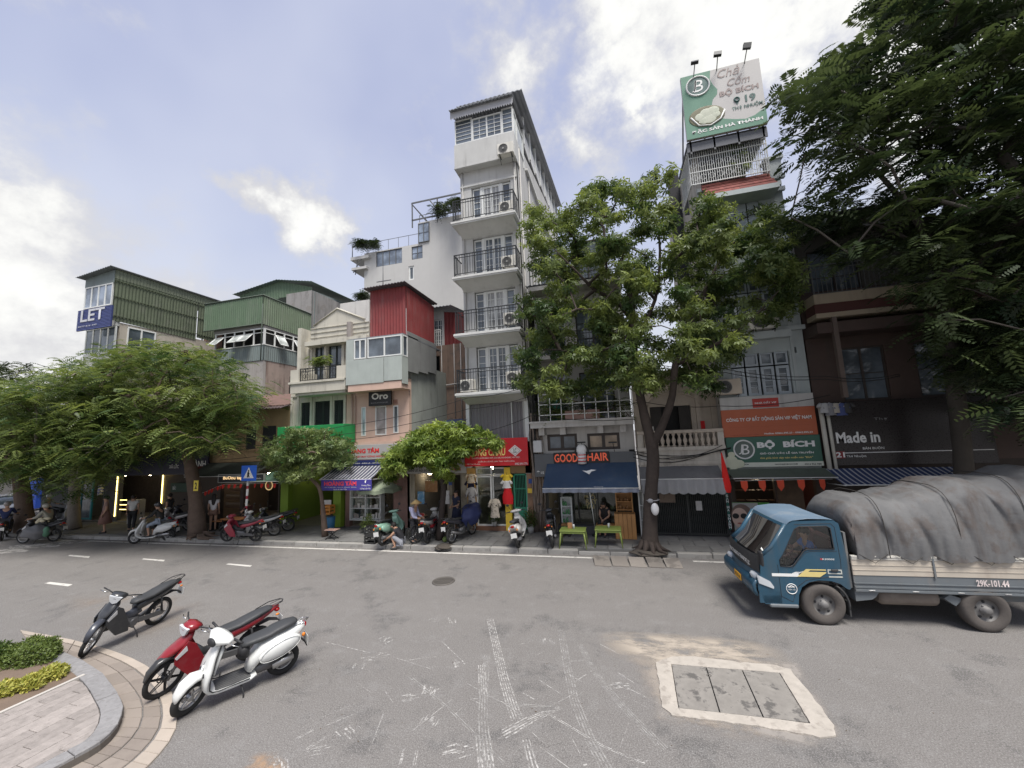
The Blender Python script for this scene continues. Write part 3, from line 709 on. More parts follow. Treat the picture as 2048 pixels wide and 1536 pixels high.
# side wall, stained, long
sw=MB();YB=29.5
zs_f,zs_b=z_roof,z_roof+1.0
sw.add([(tx1,Y0+.001,.15),(tx1,YB,.15),(tx1,YB,20.6),(tx1,Y0+.001,z_top-.2),(tx1-.22,Y0+.001,.15),(tx1-.22,YB,.15),(tx1-.22,YB,20.6),(tx1-.22,Y0+.001,z_top-.2)],[(0,1,2,3),(5,4,7,6),(3,2,6,7),(0,3,7,4),(1,5,6,2)])
sw.obj('side_wall',mat('white side wall render',(.44,.435,.42),.9,streak=.55,scol=(.24,.235,.22),bump=.2),T)
box_part(T,'side_wall',m_gwall,tx0,tx0+.2,Y0+.23,YB,.15,z_top)
box_part(T,'back_wall',m_gwall,tx0+.2,tx1-.25,YB-.2,YB,.15,z_top+1)
mg2=glass_mat('curtained glass',(.26,.26,.25))
for k,z in enumerate(fl):
 x0,x1,z1=tx0+.55,tx1-.33,holes[k][3]-.02
 # white frame: side lights with glazing bars, pair of doors, fanlight
 wd=(x1-x0)
 window(T,x0,x0+.40,z+.08,z1-.02,Y0+.10,1,1,6,name='side_light')
 window(T,x1-.40,x1,z+.08,z1-.02,Y0+.10,1,1,6,name='side_light')
 window(T,x0+.47,x1-.47,z+2.05,z1-.02,Y0+.10,1,1,1,name='fanlight')
 d=window(T,x0+.47,x1-.47,z+.06,z+2.02,Y0+.09,2,2,6,gl=mg2 if k%2 else MG,fw=.085,name='balcony_door')
 dm=MB()
 for cx in(x0+.43,x1-.43):dm.box(cx-.055,cx+.055,Y0+.07,Y0+.2,z+.04,z1)
 dm.obj('door_post',MW,T,kind='stuff')
 # balcony slab with cove underneath
 bs=MB();bs.box(tx0-.10,tx1+.04,Y0-.9,Y0-.005,z-.16,z);bs.prism([(Y0-.78,z-.161),(Y0-.005,z-.161),(Y0-.005,z-.42)],0,tx0+.05,tx1-.05)
 bs.box(tx0-.13,tx1+.07,Y0-.93,Y0-.005,z-.10,z-.02)
 bs.obj('balcony_slab',m_wtrim,T)
 railing(T,tx0-.04,tx1+.0,z+.10,z+.98,Y0-.85,m_iron,.115,ends=.82)
 cn=MB();cn.box(tx0+.0,tx1,Y0-.06,Y0-.003,holes[k][3]+.05,holes[k][3]+.13);cn.obj('string_course',m_wtrim,T)
 # top closed storey: band and glazed loggia
b=MB();b.box(tx0-.12,tx1+.04,Y0-.35,Y0+.6,band0,band1);b.box(tx0-.14,tx1+.06,Y0-.37,Y0+.6,band0+.02,band0+.09)
b.obj('loggia_parapet',m_wwall,T)
zg0,zg1=band1+.001,FZ(1030,212,Y0-.3)
cx=[tx0-.08,FX(944,250,Y0-.3),FX(974,250,Y0-.3),FX(1004,250,Y0-.3),tx1+.02]
window(T,cx[0],cx[1],zg0,zg1,Y0-.33,1,1,6,name='loggia_window',fw=.05)
window(T,cx[1]+.003,cx[3]-.003,zg0,zg1-.12,Y0-.34,2,2,5,name='loggia_window',fw=.06)
window(T,cx[3],cx[4],zg0,zg1,Y0-.33,1,1,5,name='loggia_window',fw=.05)
gb=MB()
for k in range(26):xx=cx[1]+.1+(cx[3]-cx[1]-.2)*k/25;gb.box(xx-.004,xx+.004,Y0-.22,Y0-.21,zg0,zg1-.2)
gb.obj('grille_bar',MW,T,kind='stuff')
# side windows of the loggia
sg=MB();sg.box(tx1-.0,tx1+.04,Y0-.28,Y0-.22,zg0,zg1);sg.box(tx1,tx1+.04,Y0+.3,Y0+.35,zg0-.0,zg1);sg.box(tx1,tx1+.04,Y0+1.6,Y0+1.68,zg0-.4,zg1)
sg.box(tx1,tx1+.04,Y0-.28,Y0+1.6,zg1-.07,zg1);sg.box(tx1,tx1+.04,Y0+.61,Y0+1.6,zg0-.01,zg0+.06)
sg.obj('side_window_frame',MW,T);MB().box(tx1-.02,tx1+.005,Y0-.22,Y0+1.6,zg0,zg1-.07).obj('pane',glass_mat('pale glass',(.45,.48,.46)),T)
box_part(T,'inner_partition',mat('pale inner wall',(.42,.42,.41)),cx[0]+.1,tx1-.2,Y0+1.2,Y0+1.25,zg0-.4,zg1)
# scalloped fringe and the two sheets of the roof
rf=MB();A=(tx0-.2,Y0-.7,z_roof-.22);B=(tx1+.12,Y0-.7,z_roof-.22)
croof(rf,A,B,(tx0-.2,Y0+2.6,z_roof+.3),(tx1+.12,Y0+2.6,z_roof+.3),.16,.018,.03);rf.obj('canopy_roof',m_roof,T)
fr=MB();nS=26
for k in range(nS):
 xx=tx0-.2+(tx1-tx0+.3)*k/nS;w_=(tx1-tx0+.3)/nS
 fr.add([(xx,Y0-.55,zg1+.12),(xx+w_,Y0-.55,zg1+.12),(xx+w_,Y0-.55,zg1-.02),(xx+w_/2,Y0-.55,zg1-.12),(xx,Y0-.55,zg1-.02)],[(0,1,2,3,4)])
fr.box(tx0-.2,tx1+.1,Y0-.54,Y0-.5,zg1+.1,zg1+.34);fr.obj('scalloped_fringe',mat('pale fringe tin',(.38,.385,.40),.6),T)
rf=MB();croof(rf,(tx0-.1,Y0+.0,z_roof+.55),(tx1+.42,Y0+.0,z_roof+.55),(tx0-.1,YB+.5,z_roof+3.55),(tx1+.42,YB+.5,z_roof+3.55),.2,.02,.04);rf.obj('roof_sheet',m_roof,T)
# upper side storey under the roof: posts, panels, sills
up=MB()
for k in range(9):
 yy=Y0+1.8+k*1.55;zt=z_roof+.5+(yy-Y0)/(YB-Y0+.5)*3.0-.05;up.box(tx1-.05,tx1+.07,yy,yy+.14,zt-1.5-k*.05,zt)
up.obj('roof_post',MW,T,kind='stuff')
for k in range(8):
 yy=Y0+1.95+k*1.55;zt=z_roof+.5+(yy-Y0)/(YB-Y0+.5)*3.0-.05
 box_part(T,'side_panel',mat('whitewashed panel',(.55,.55,.54),rn=.15),tx1-.03,tx1+.0,yy,yy+1.39,zt-1.45,zt-.55)
 box_part(T,'pane',MG,tx1-.02,tx1+.003,yy,yy+1.39,zt-.54,zt-.06)
box_part(T,'side_ledge',m_wtrim,tx1,tx1+.14,Y0+1.9,YB,z_top-.6,z_top-.5)
w=MB()
for xx,y_ in((tx1-.10,Y0-.04),(tx0+.12,Y0-.04)):w.tube([(xx,y_,fl[0]),(xx,y_,band0)],.03,6)
w.tube([(tx1+.05,Y0+.5,.3),(tx1+.05,Y0+.5,z_top-.5)],.035,6);w.tube([(tx1+.05,Y0+2.5,5),(tx1+.05,Y0+2.5,z_top-.5)],.03,6);w.obj('drain_pipe',mat('pale drain pipe',(.40,.39,.37),.6,streak=.5),T,kind='stuff')
# curtained first floor
zc0,zc1=FZ(990,880,Y0)+.02,fl[0]-.32
cm_=MB();ncu=120
for k in range(ncu+1):
 t=k/ncu;xx=tx0+.14+(tx1-tx0-.3)*t;yy=Y0+.10+.035*math.sin(t*95+2*math.sin(t*7))+.012*math.sin(t*37)
 cm_.v+=[(xx,yy,zc0),(xx,yy+.01,zc1)]
cm_.f=[(2*i,2*i+2,2*i+3,2*i+1)for i in range(ncu)];cm_.sm=[True]*ncu
cm_.obj('curtain',mat('grey pleated curtain',(.23,.22,.23),.8,var=.12),T)
fr=MB();fr.box(tx0-.03,tx0+.12,Y0-.03,Y0+.2,.15,zc1+.03);fr.box(tx1-.14,tx1+.02,Y0-.03,Y0+.2,zc0-.1,zc1+.03);fr.box(tx0,tx1,Y0-.02,Y0+.2,zc0-.12,zc0);fr.box(tx0+.12,tx1-.14,Y0-.02,Y0+.2,zc1,zc1+.03)
fr.box((tx0+tx1)/2+.62,(tx0+tx1)/2+.66,Y0+.0,Y0+.03,zc0,zc1)
fr.obj('curtain_wall_frame',MW,T)
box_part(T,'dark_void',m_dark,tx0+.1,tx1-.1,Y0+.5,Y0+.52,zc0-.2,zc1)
# ground floor of the tower: glass door, pillars, green door
zt=FZ(990,945,Y0)
g0,g1=FX(953,1000,Y0),FX(1015,1000,Y0)
shop_box(T,tx0+.12,FX(1022,1000,Y0),zt+.25,Y0,2.6,m_back=mat('rack of dark clothes',(.07,.07,.07),.9,var=.9,scale=9))
window(T,g0,FX(984,1000,Y0),.30,FZ(960,952,Y0),Y0+.02,1,1,1,gl=clear_glass(),fw=.06,name='shop_door')
window(T,FX(984,1000,Y0)+.01,g1,.30,FZ(960,952,Y0),Y0+.10,1,1,1,gl=clear_glass(),fw=.05,name='shop_window')
window(T,g0,g1,FZ(960,951,Y0),zt+.2,Y0+.03,2,1,1,gl=clear_glass(),fw=.05,name='transom')
box_part(T,'doorstep',mat('red brown tile step',(.20,.10,.06),.6),tx0+.1,FX(1012,1040,Y0),Y0-.12,Y0+.02,.12,.30)
box_part(T,'pillar',mat('orange pillar paint',(.62,.36,.10),.6),FX(936,1000,Y0),FX(952,1000,Y0),Y0-.06,Y0+.16,.15,zt+.2)
box_part(T,'pillar',mat('yellow pillar paint',(.72,.50,.05),.6),FX(1011,1000,Y0),FX(1023,1000,Y0),Y0-.06,Y0+.16,.15,zt+.2)
gd=MB();ga,gb_=FX(1028,1000,Y0),FX(1055,1000,Y0)
gd.box(ga,gb_,Y0+.02,Y0+.06,.2,1.05);gd.box(ga,ga+.06,Y0,Y0+.07,1.05,2.35);gd.box(gb_-.06,gb_,Y0,Y0+.07,1.05,2.35);gd.box(ga,gb_,Y0,Y0+.07,2.3,2.36)
for k in range(1,9):xx=ga+(gb_-ga)*k/9;gd.box(xx-.008,xx+.008,Y0+.02,Y0+.04,1.05,2.3)
gd.box(ga,gb_,Y0+.015,Y0+.045,1.75,1.78);gd.obj('green_gate',mat('green gate paint',(.03,.22,.13),.5),T)
box_part(T,'gate_void',m_dark,ga,gb_,Y0+.3,Y0+.32,.15,2.4)
box_part(T,'lintel',mat('ochre lintel',(.24,.15,.07),.8,blot=.4),FX(1020,950,Y0),FX(1062,950,Y0),Y0+.001,Y0+.25,2.38,z_gf-.0)
box_part(T,'pier',mat('ochre pier',(.27,.16,.10),.8,blot=.4),gb_+.01,FX(1066,1000,Y0),Y0-.005,Y0+.25,.15,2.37)
# signs and hanging clothes of this shop
def sign(name,label,x0,x1,z0,z1,Y,m,th=.08,parent=None,grp='shop signs along the street',frame=None):
 t=thing(name,label,'sign',((x0+x1)/2,Y+th/2,z0),group=grp)
 MB().bbox(x0,x1,Y,Y+th,z0,z1,.008).obj('sign_board',m,t)
 if frame:
  f=MB();w_=.03
  f.box(x0-w_,x1+w_,Y-.01,Y+th,z1,z1+w_);f.box(x0-w_,x1+w_,Y-.01,Y+th,z0-w_,z0);f.box(x0-w_,x0,Y-.01,Y+th,z0,z1);f.box(x1,x1+w_,Y-.01,Y+th,z0,z1);f.obj('sign_frame',frame,t)
 return t
def sx(px,py,Y):return FX(px,py,Y)
m_wt=mat('white lettering',(.72,.72,.70),.5,var=.03,bump=0)
m_yt=mat('yellow lettering',(.78,.62,.22),.5,var=.03,bump=0)
m_rt=mat('red lettering',(.55,.04,.04),.5,var=.03,bump=0)
m_bt=mat('black lettering',(.02,.02,.02),.5,var=.03,bump=0)
YS=Y0-.22
def PT(parent,txt,px0,py0,px1,py1,Y,m,**k):
 """lettering between two image corners on the plane Y"""
 a,b=F(px0,py0,Y),F(px1,py1,Y);text(txt,a.x,b.x,min(a.z,b.z),max(a.z,b.z),Y,m,parent,**k)
a,b=F(928,881,YS),F(1057,932,YS)
s=sign('shop_sign','red clothes shop sign with yellow lettering below the grey curtain',a.x,b.x,FZ(990,932,YS),FZ(990,877,YS),YS,mat('red sign face',(.56,.022,.03),.45,var=.06,bump=0))
yy=YS-.006
PT(s,'LONG CHÂU',940,913,1010,893,yy,m_yt,bold=.03);PT(s,'1970',985,890,1005,884,yy,m_wt,bold=.01)
PT(s,'CHUYÊN BUÔN BÁN VEST, DẠ DÀI, ÁO KHOÁC, VÁY ĐẸP,',944,919,1040,912,yy,m_wt,bold=.01)
PT(s,'QUẦN ÂU, BỘ ĐỒ, GIÁC THU, THẮT LƯNG',956,925.5,1029,919.5,yy,m_wt,bold=.01)
PT(s,'19B Thợ Nhuộm',934,931,960,926.5,yy,m_wt);PT(s,'0982 893 773',1030,930,1055,925,yy,m_wt,bold=.01)
c=F(1030,901,yy);hw=.28
MB().prism([(c.x-hw,c.z),(c.x,c.z-hw*.8),(c.x+hw,c.z),(c.x,c.z+hw*.8)],1,yy-.004,yy+.004).obj('emblem',m_wt,s)
MB().prism([(c.x-hw*.8,c.z),(c.x,c.z-hw*.62),(c.x+hw*.8,c.z),(c.x,c.z+hw*.62)],1,yy-.008,yy-.003).obj('emblem_ring',m_rt,s)
MB().prism([(c.x-hw*.74,c.z),(c.x,c.z-hw*.57),(c.x+hw*.74,c.z),(c.x,c.z+hw*.57)],1,yy-.012,yy-.007).obj('emblem_field',m_wt,s)
text('LC',c.x-.06,c.x+.06,c.z-.09,c.z+.09,yy-.016,m_bt,s,bold=.02)
def garment(label,px,py0,py1,w,m,kind='dress',Y=None,grp=None,m2=None,cat='garment'):
 Y=Y or Y0-.12;a=F(px,py0,Y);z1,z0=a.z,FZ(px,py1,Y);x=a.x;h=z1-z0
 t=thing(kind,label,cat,(x,Y,z0),group=grp)
 if kind=='skirt':prof=[(.30,1),(.34,.85),(.5,.45),(.46,0)]
 elif kind=='trousers':prof=[(.32,1),(.38,.8),(.34,.4),(.28,0)]
 else:prof=[(.12,1),(.42,.93),(.36,.72),(.38,.4),(.48,0)]
 vs=[];nn_=12
 for(hw_,tz)in prof:
  for k in range(nn_):an=2*math.pi*k/nn_;vs.append((x+math.cos(an)*w*hw_,Y+math.sin(an)*.06*(1+.4*math.sin(3*an)),z0+tz*h))
 b=MB();b.add(vs,[(i*nn_+k,i*nn_+(k+1)%nn_,(i+1)*nn_+(k+1)%nn_,(i+1)*nn_+k)for i in range(len(prof)-1)for k in range(nn_)],True);b.obj('cloth',m,t)
 if kind not in('skirt','trousers'):
  sl=MB()
  for sgn_ in(-1,1):sl.tube([(x+sgn_*w*.3,Y,z0+h*.94),(x+sgn_*w*.5,Y-.01,z0+h*.72),(x+sgn_*w*.56,Y-.02,z0+h*(.55))],[.05,.055,.05],8)
  sl.obj('sleeve',m2 or m,t,kind='stuff')
  MB().tube([(x,Y,z1+.08),(x,Y,z1),(x-w*.3,Y,z1-.05),(x+w*.3,Y,z1-.05),(x,Y,z1)],.006,4).obj('hanger',m_iron,t)
 return t
def floral(name,a,b_,sc=14):return mat(name,a,.8,var=0,scale=sc,blot=1.0,bcol=b_)
garment('yellow short sleeved top hanging highest on the yellow pillar',1013,949,961,.42,mat('yellow cloth',(.70,.50,.04),.8),'blouse')
garment('white top with black trim hanging under the yellow one',1013,961,976,.40,mat('white cloth',(.66,.65,.63),.8),'blouse',Y=Y0-.14)
garment('red knee length skirt hanging on the yellow pillar',1015,976,1008,.46,mat('red cloth',(.62,.015,.02),.8),'skirt',Y=Y0-.13)
garment('flowered beige dress on a stand in front of the shop door',989,997,1035,.42,floral('beige flowered cloth',(.48,.42,.34),(.05,.05,.05)),'dress',Y=Y0-.5)
garment('grey speckled dress hanging on the orange pillar',943,974,1017,.42,floral('speckled cloth',(.42,.40,.38),(.08,.06,.07)),'dress')
garment('orange and cream blouse hanging at the top of the orange pillar',942,948,966,.40,floral('cream flowered cloth',(.60,.52,.38),(.35,.12,.04)),'blouse',Y=Y0-.14)
garment('dark navy jacket hanging behind the speckled dress',942,962,980,.46,mat('navy cloth',(.02,.02,.04),.9),'jacket',Y=Y0-.04)
# ---------- ac units on the tower
ac_unit(FX(1010,300,Y0-.8),Y0-.8,FZ(1010,306,Y0-.8),'air conditioner bracketed on the white parapet under the top windows',.72,.50)
for k,(zz,lb)in enumerate(zip(fl[::-1],('behind the topmost iron railing','behind the second highest iron railing','behind the third highest iron railing','at the right end of the lowest balcony'))):
 ac_unit(tx1-.42,Y0-.42,zz+.30,'air conditioner on the white tube house '+lb,.70,.50)
ac_unit(tx0+.28,Y0-.62,fl[0]+.06,'air conditioner standing at the left end of the lowest balcony',.6,.52)
# ---------- big white apartment block behind
YBk=26.0
A=thing('apartment_block','large plain white block behind with stepped roof terraces','building',(FX(820,500,YBk),YBk,0))
m_bw=mat('pale block render',(.49,.485,.47),.9,streak=.4,scol=(.42,.41,.39),var=.06)
bx0=FX(716,540,YBk);bx1=FX(836,470,YBk);bx2=FX(940,420,YBk);zA=FZ(790,496,YBk);zB=FZ(880,437,YBk)
hw=[(FX(752,515,YBk),FX(804,515,YBk),FZ(778,530,YBk),FZ(778,500,YBk)),(FX(823,500,YBk),FX(845,500,YBk),FZ(834,518,YBk),FZ(834,492,YBk)),(FX(817,550,YBk),FX(828,550,YBk),FZ(822,560,YBk),FZ(822,532,YBk))]
w=MB();wall_holes(w,bx0+.6,bx2+2,8,zA,YBk,.25,hw);w.obj('front_wall',m_bw,A)
w=MB();w.box(bx1,bx2+2,YBk+.001,YBk+.25,zA+.001,zB);w.obj('upper_wall',m_bw,A)
w=MB();w.box(bx0+.6,bx0+.85,YBk+.26,YBk+8,8,zA);w.box(bx1,bx1+.25,YBk+.26,YBk+8,zA,zB);w.box(bx0+.6,bx2+2,YBk+.25,YBk+8,zA-.1,zA-.01);w.box(bx1,bx2+2,YBk+.25,YBk+8,zB-.1,zB);w.obj('roof_slab',m_bw,A)
mgb=glass_mat('blue grey glass',(.20,.24,.30));mfd=mat('dark aluminium',(.12,.125,.13),.5)
window(A,*hw[0][:2],hw[0][2],hw[0][3],YBk+.05,4,1,1,fr=mfd,gl=mgb,fw=.05)
window(A,*hw[1][:2],hw[1][2],hw[1][3],YBk+.05,2,1,2,fr=mfd,gl=mgb,fw=.05)
window(A,*hw[2][:2],hw[2][2],hw[2][3],YBk+.05,1,1,1,fr=MW,gl=MG,fw=.12)
window(A,FX(836,460,YBk-.1),FX(858,460,YBk-.1),zA+.02,FZ(846,447,YBk),YBk-.1,2,1,2,fr=mfd,gl=mgb,fw=.05,name='penthouse_window')
railing(A,bx0+.9,bx1,zA+.05,zA+.95,YBk+.15,mat('grey rail steel',(.22,.23,.25),.4,metal=.5),.9,mid=False,r=.02)
# left cantilever balconies with plants
w=MB();w.box(bx0-.4,bx0+1.0,YBk-.3,YBk+2,FZ(730,540,YBk),FZ(730,540,YBk)+.2);w.box(bx0-.5,bx0+1.2,YBk-.3,YBk+2,zA-.55,zA-.3);w.obj('balcony_slab',m_bw,A)
bk=MB()
for p0,p1 in(((bx0-.4,zA-.3),(bx0-.4,zA+.7)),((bx0-.4,zA+.7),(bx0+1,zA+.7)),((bx0-.3,zA-1.6),(bx0+.5,zA-.5)),((bx0-.1,zA-1.8),(bx0+.1,zA-.6)),((bx0+1.0,zA-.3),(bx0+1.0,zA+.7))):bk.tube([(p0[0],YBk-.2,p0[1]),(p1[0],YBk-.2,p1[1])],.035,5)
bk.obj('balcony_frame',mfd,A)
# steel pergola frame on the higher roof
fx0,fx1=FX(823,420,YBk),FX(935,390,YBk);zf=zB+1.75
w=MB()
for yy_ in(YBk,YBk+3):
 w.box(fx0,fx1+1,yy_,yy_+.08,zf,zf+.1);w.box(fx0,fx1+1,yy_,yy_+.08,zB+.28,zB+.38);
 for xx in(fx0,(fx0+fx1)/2-.2,fx1):w.box(xx,xx+.08,yy_,yy_+.08,zB-.3,zf)
w.tube([(fx0,YBk,zf),(fx0,YBk+3,zf)],.05,4);w.tube([(fx0,YBk,zf),(fx0+1.2,YBk+3,zB)],.05,4);w.tube([(fx0+1.6,YBk,zf),(fx0+2.6,YBk,zB+.3)],.05,4)
w.obj('pergola_frame',mfd,A)
railing(A,bx1,bx2+1,zB+.02,zB+.8,YBk+.3,mfd,.5,mid=False)
# antenna mast
MB().tube([(FX(766,570,18),18,FZ(766,585,18)),(FX(766,570,18),18,FZ(765,532,18))],.025,5).box(FX(766,570,18)-.4,FX(766,570,18)+.5,18-.02,18+.02,FZ(766,563,18),FZ(766,563,18)+.04).obj('antenna',mfd,None,label='thin television antenna mast on the red tin roof',cat='antenna')
# ---------- old brown wall house in the gap, with small white balcony room and red tin panel
YG=19.5
H=thing('rear_house','decayed brown walled house set back beside the white tower with a white balcony door','house',(FX(890,760,YG),YG,0))
gx0,gx1=FX(846,760,YG),FX(945,700,YG)
w=MB();wall_holes(w,gx0,gx1,3.4,FZ(890,690,YG),YG,.25,[(FX(866,735,YG),FX(880,735,YG),FZ(873,765,YG),FZ(873,712,YG))])
w.obj('brick_wall',mat('decayed brown wall',(.22,.155,.12),.95,streak=.8,scol=(.07,.06,.055),blot=.7,bcol=(.13,.115,.10),bump=.5),H)
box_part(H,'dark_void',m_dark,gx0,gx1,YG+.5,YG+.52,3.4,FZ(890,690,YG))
zq=FZ(890,690,YG);zr=FZ(880,618,YG)
w=MB();wall_holes(w,FX(856,650,YG),FX(884,650,YG),zq,zr,YG+.3,.2,[(FX(862,650,YG),FX(880,650,YG),zq+.05,zr-.5)]);w.obj('upper_wall',m_wwall,H)
window(H,FX(862,650,YG),FX(880,650,YG),zq+.05,zr-.5,YG+.35,2,2,5,name='balcony_door')
railing(H,FX(857,680,YG),FX(886,680,YG),zq+.02,zq+.85,YG-.3,MW,.1)
w=MB();croof(w,(FX(852,620,YG),YG-.3,zr+.05),(FX(905,620,YG),YG-.3,zr+.05),(FX(852,620,YG),YG+4,zr+.6),(FX(905,620,YG),YG+4,zr+.6));w.obj('roof',m_roof,H)
m_red=mat('red painted tin',(.205,.036,.036),.65,streak=.7,scol=(.22,.10,.095),var=.25,blot=.3,bcol=(.19,.06,.055))
w=MB();corr(w,(FX(884,650,YG),YG+.3),(FX(920,650,YG),YG+.9),zq,zr-.1);w.obj('red_tin_panel',m_red,H)
ww=MB()
for k,(x_,z0_,z1_)in enumerate(((FX(884,700,YG),5.5,zq),(FX(909,700,YG),5,zq),(FX(922,700,YG),4.5,zq))):ww.tube([(x_,YG-.08,z0_),(x_,YG-.08,z1_)],.03,5)
ww.tube([(gx0,YG-.1,FZ(880,775,YG)),(gx1,YG-.1,FZ(930,772,YG)+.2)],.04,5);ww.obj('pipe',mat('old white pipe',(.42,.40,.38),.6),H)
ac_unit(FX(846,838,YG-1.5),YG-1.5,FZ(846,852,YG-1.5),'small air conditioner above the low tin roof beside the pink house',.65,.5)
# low front shop under the tin roof, between pink house and tower
lx0,lx1=FX(815,1000,Y0),tx0-.04
L=thing('low_shop','low shop with sloping dark tin roof between pink house and white tower','shop',((lx0+lx1)/2,Y0,0))
w=MB();croof(w,(lx0,Y0-.25,3.05),(lx1,Y0-.25,3.05),(lx0,YG,4.9),(lx1,YG,4.9));w.obj('tin_roof',mat('dark old tin',(.055,.058,.065),.7,streak=.5,scol=(.12,.09,.07)),L)
w=MB();w.add([(FX(880,830,17),17,4.15),(FX(920,830,17),17,4.15),(FX(925,810,18.5),18.5,4.85),(FX(885,808,18.5),18.5,4.8),(FX(902,820,17.8),17.8,4.6)],[(0,1,4),(1,2,4),(2,3,4),(3,0,4)]);w.obj('blue_tarpaulin',mat('faded blue tarp',(.03,.05,.12),.6),L)
zsh=2.45
w=MB();wall_holes(w,lx0,lx1,.15,3.0,Y0,.2,[(FX(830,1000,Y0),FX(895,1000,Y0),.14,zsh),(FX(905,1000,Y0),FX(922,1000,Y0),.14,zsh-.1)])
w.obj('front_wall',mat('peeling cream wall',(.36,.32,.25),.9,streak=.8,scol=(.13,.10,.08),blot=.6,bcol=(.16,.12,.09),bump=.4),L)
shop_box(L,FX(828,1000,Y0),lx1,2.7,Y0,2.8,m_back=mat('dim shop back',(.05,.048,.045),.9))
YSl=Y0-.1
s=sign('shop_sign','long white sign with black lettering half hidden by the small tree',FX(814,930,YSl),tx0-.06,FZ(870,947,YSl),FZ(870,916,YSl),YSl,mat('dirty white sign face',(.47,.45,.43),.6,blot=.2,bcol=(.36,.34,.31)))
PT(s,'BÁN LẺ ÁO SƠ MI',817,944,862,937,YSl-.006,m_bt,bold=.02);PT(s,'NHẬN ĐẶT MAY',868,928,895,920,YSl-.006,m_bt,bold=.02);PT(s,'GILYEE - VEST',869,943,901,936,YSl-.006,m_bt,bold=.02);PT(s,'SARI.30',904,941,922,934,YSl-.006,m_rt,bold=.02)
def poster(label,px0,py0,px1,py1,Y,m,cat='poster',name='poster',th=.015,extra=None):
 a,b=F(px0,py0,Y),F(px1,py1,Y)
 o=MB().box(a.x,b.x,Y,Y+th,min(a.z,b.z),max(a.z,b.z)).obj(name,m,None,label=label,cat=cat);return o
poster('blue and white poster on the post of the low shop',835,983,849,1008,Y0-.02,mat('blue poster print',(.10,.25,.40),.5,var=.6,scale=6,blot=.5,bcol=(.7,.7,.7)))
poster('tall white poster with a figure beside the tree trunk',890,981,899,1008,Y0-.02,mat('white poster print',(.62,.6,.58),.5,blot=.7,scale=7,bcol=(.15,.12,.12)))
poster('orange notice hanging inside the low shop',850,962,875,984,Y0+.3,mat('orange notice print',(.36,.17,.06),.5,blot=.4,scale=8,bcol=(.5,.35,.2)))
poster('small blue house number plate by the low shop door',897.5,962,904,970,Y0-.03,mat('blue enamel',(.02,.06,.25),.4),'number plate','number_plate')
poster('small blue house number plate right of the green gate',1057,958,1067,967,Y0-.04,MATS['blue enamel'],'number plate','number_plate')
poster('yellow letter box on the brown pier',1055,977,1067,986,Y0-.09,mat('yellow box paint',(.66,.45,.05),.5),'letter box','letter_box',.08)
# ---------- pink boutique house
px0,px1=FX(693,820,Y0),FX(818,820,Y0)
P=thing('pink_house','narrow pink boutique house with grey boxed balcony and red tin top','house',((px0+px1)/2,Y0,0))
m_pink=mat('pale pink plaster',(.55,.39,.315),.85,streak=.3,scol=(.35,.25,.2),bump=.1)
m_grn=mat('grey green cement board',(.36,.395,.37),.85,streak=.45,scol=(.22,.24,.23))
zf2=FZ(760,882,Y0);zb=FZ(760,775,Y0)
wins=[(FX(723,840,Y0),FX(732,840,Y0),FZ(728,872,Y0),FZ(728,814,Y0)),(FX(751,840,Y0),FX(773,840,Y0),FZ(762,870,Y0),FZ(762,812,Y0)),(FX(787,840,Y0),FX(797,840,Y0),FZ(792,866,Y0),FZ(792,811,Y0))]
w=MB();wall_holes(w,px0,px1,zf2-.05,zb+.3,Y0,.22,wins);w.obj('front_wall',m_pink,P)
for k,h in enumerate(wins):window(P,h[0],h[1],h[2],h[3],Y0-.02,1,1,1,fr=MW,gl=(glass_mat('pale blue glass',(.35,.45,.45)),glass_mat('grey blind glass',(.27,.24,.23)),MG)[k],fw=.05)
w=MB();w.box(px0,px1+.05,Y0-.2,Y0-.003,zf2-.15,zf2-.02);w.box(px0+.2,px1-1.0,Y0-.05,Y0-.003,zb-.35,zb-.1);w.obj('cornice',m_pink,P)
vt=MB();vx,vz=FX(787,795,Y0),FZ(792,800,Y0)
for i in range(4):vt.box(vx+i*.06,vx+i*.06+.02,Y0-.015,Y0-.002,vz-.2,vz+.02);vt.box(vx,vx+.2,Y0-.018,Y0-.006,vz-.2+i*.065,vz-.185+i*.065)
vt.obj('air_vent',mat('brick red vent',(.22,.08,.05)),P)
pp=MB();
for xx in(706,712):x_=FX(xx,830,Y0);pp.tube([(x_,Y0-.07,zf2),(x_,Y0-.07,zb)],.035,6)
pp.obj('downpipe',mat('pink painted pipe',(.40,.29,.24),.6),P)
# enclosed balcony box, 0.9 m out
YE=Y0-.85;ex0,ex1=FX(692,730,YE),FX(804,730,YE);ze0,zem,ze1=FZ(750,766,YE),FZ(750,716,YE),FZ(750,674,YE)
w=MB()
pan=[(ex0,ex0+(ex1-ex0)*.68),(ex0+(ex1-ex0)*.69,ex1)]
for i,(a_,b_)in enumerate(pan):MB().bbox(a_,b_,YE-.01-i*.004,YE+.03,ze0+i*.05,zem,.004).obj('cladding_panel',m_grn,P)
hb=MB();hb.box(ex0+.1,ex1-.05,YE+.02,Y0,ze0-.30,ze0+.02);hb.obj('balcony_slab',m_pink,P)
fw_=[(ex0+.02,ex0+.32),]
box_part(P,'cladding_panel',m_grn,ex0,ex0+.38,YE,YE+.03,zem+.001,ze1)
window(P,ex0+.40,ex0+1.02,zem+.03,ze1-.02,YE,2,1,1,gl=MG,fw=.05);window(P,ex0+1.10,ex1-.02,zem+.03,ze1-.02,YE,2,1,1,gl=MG,fw=.05)
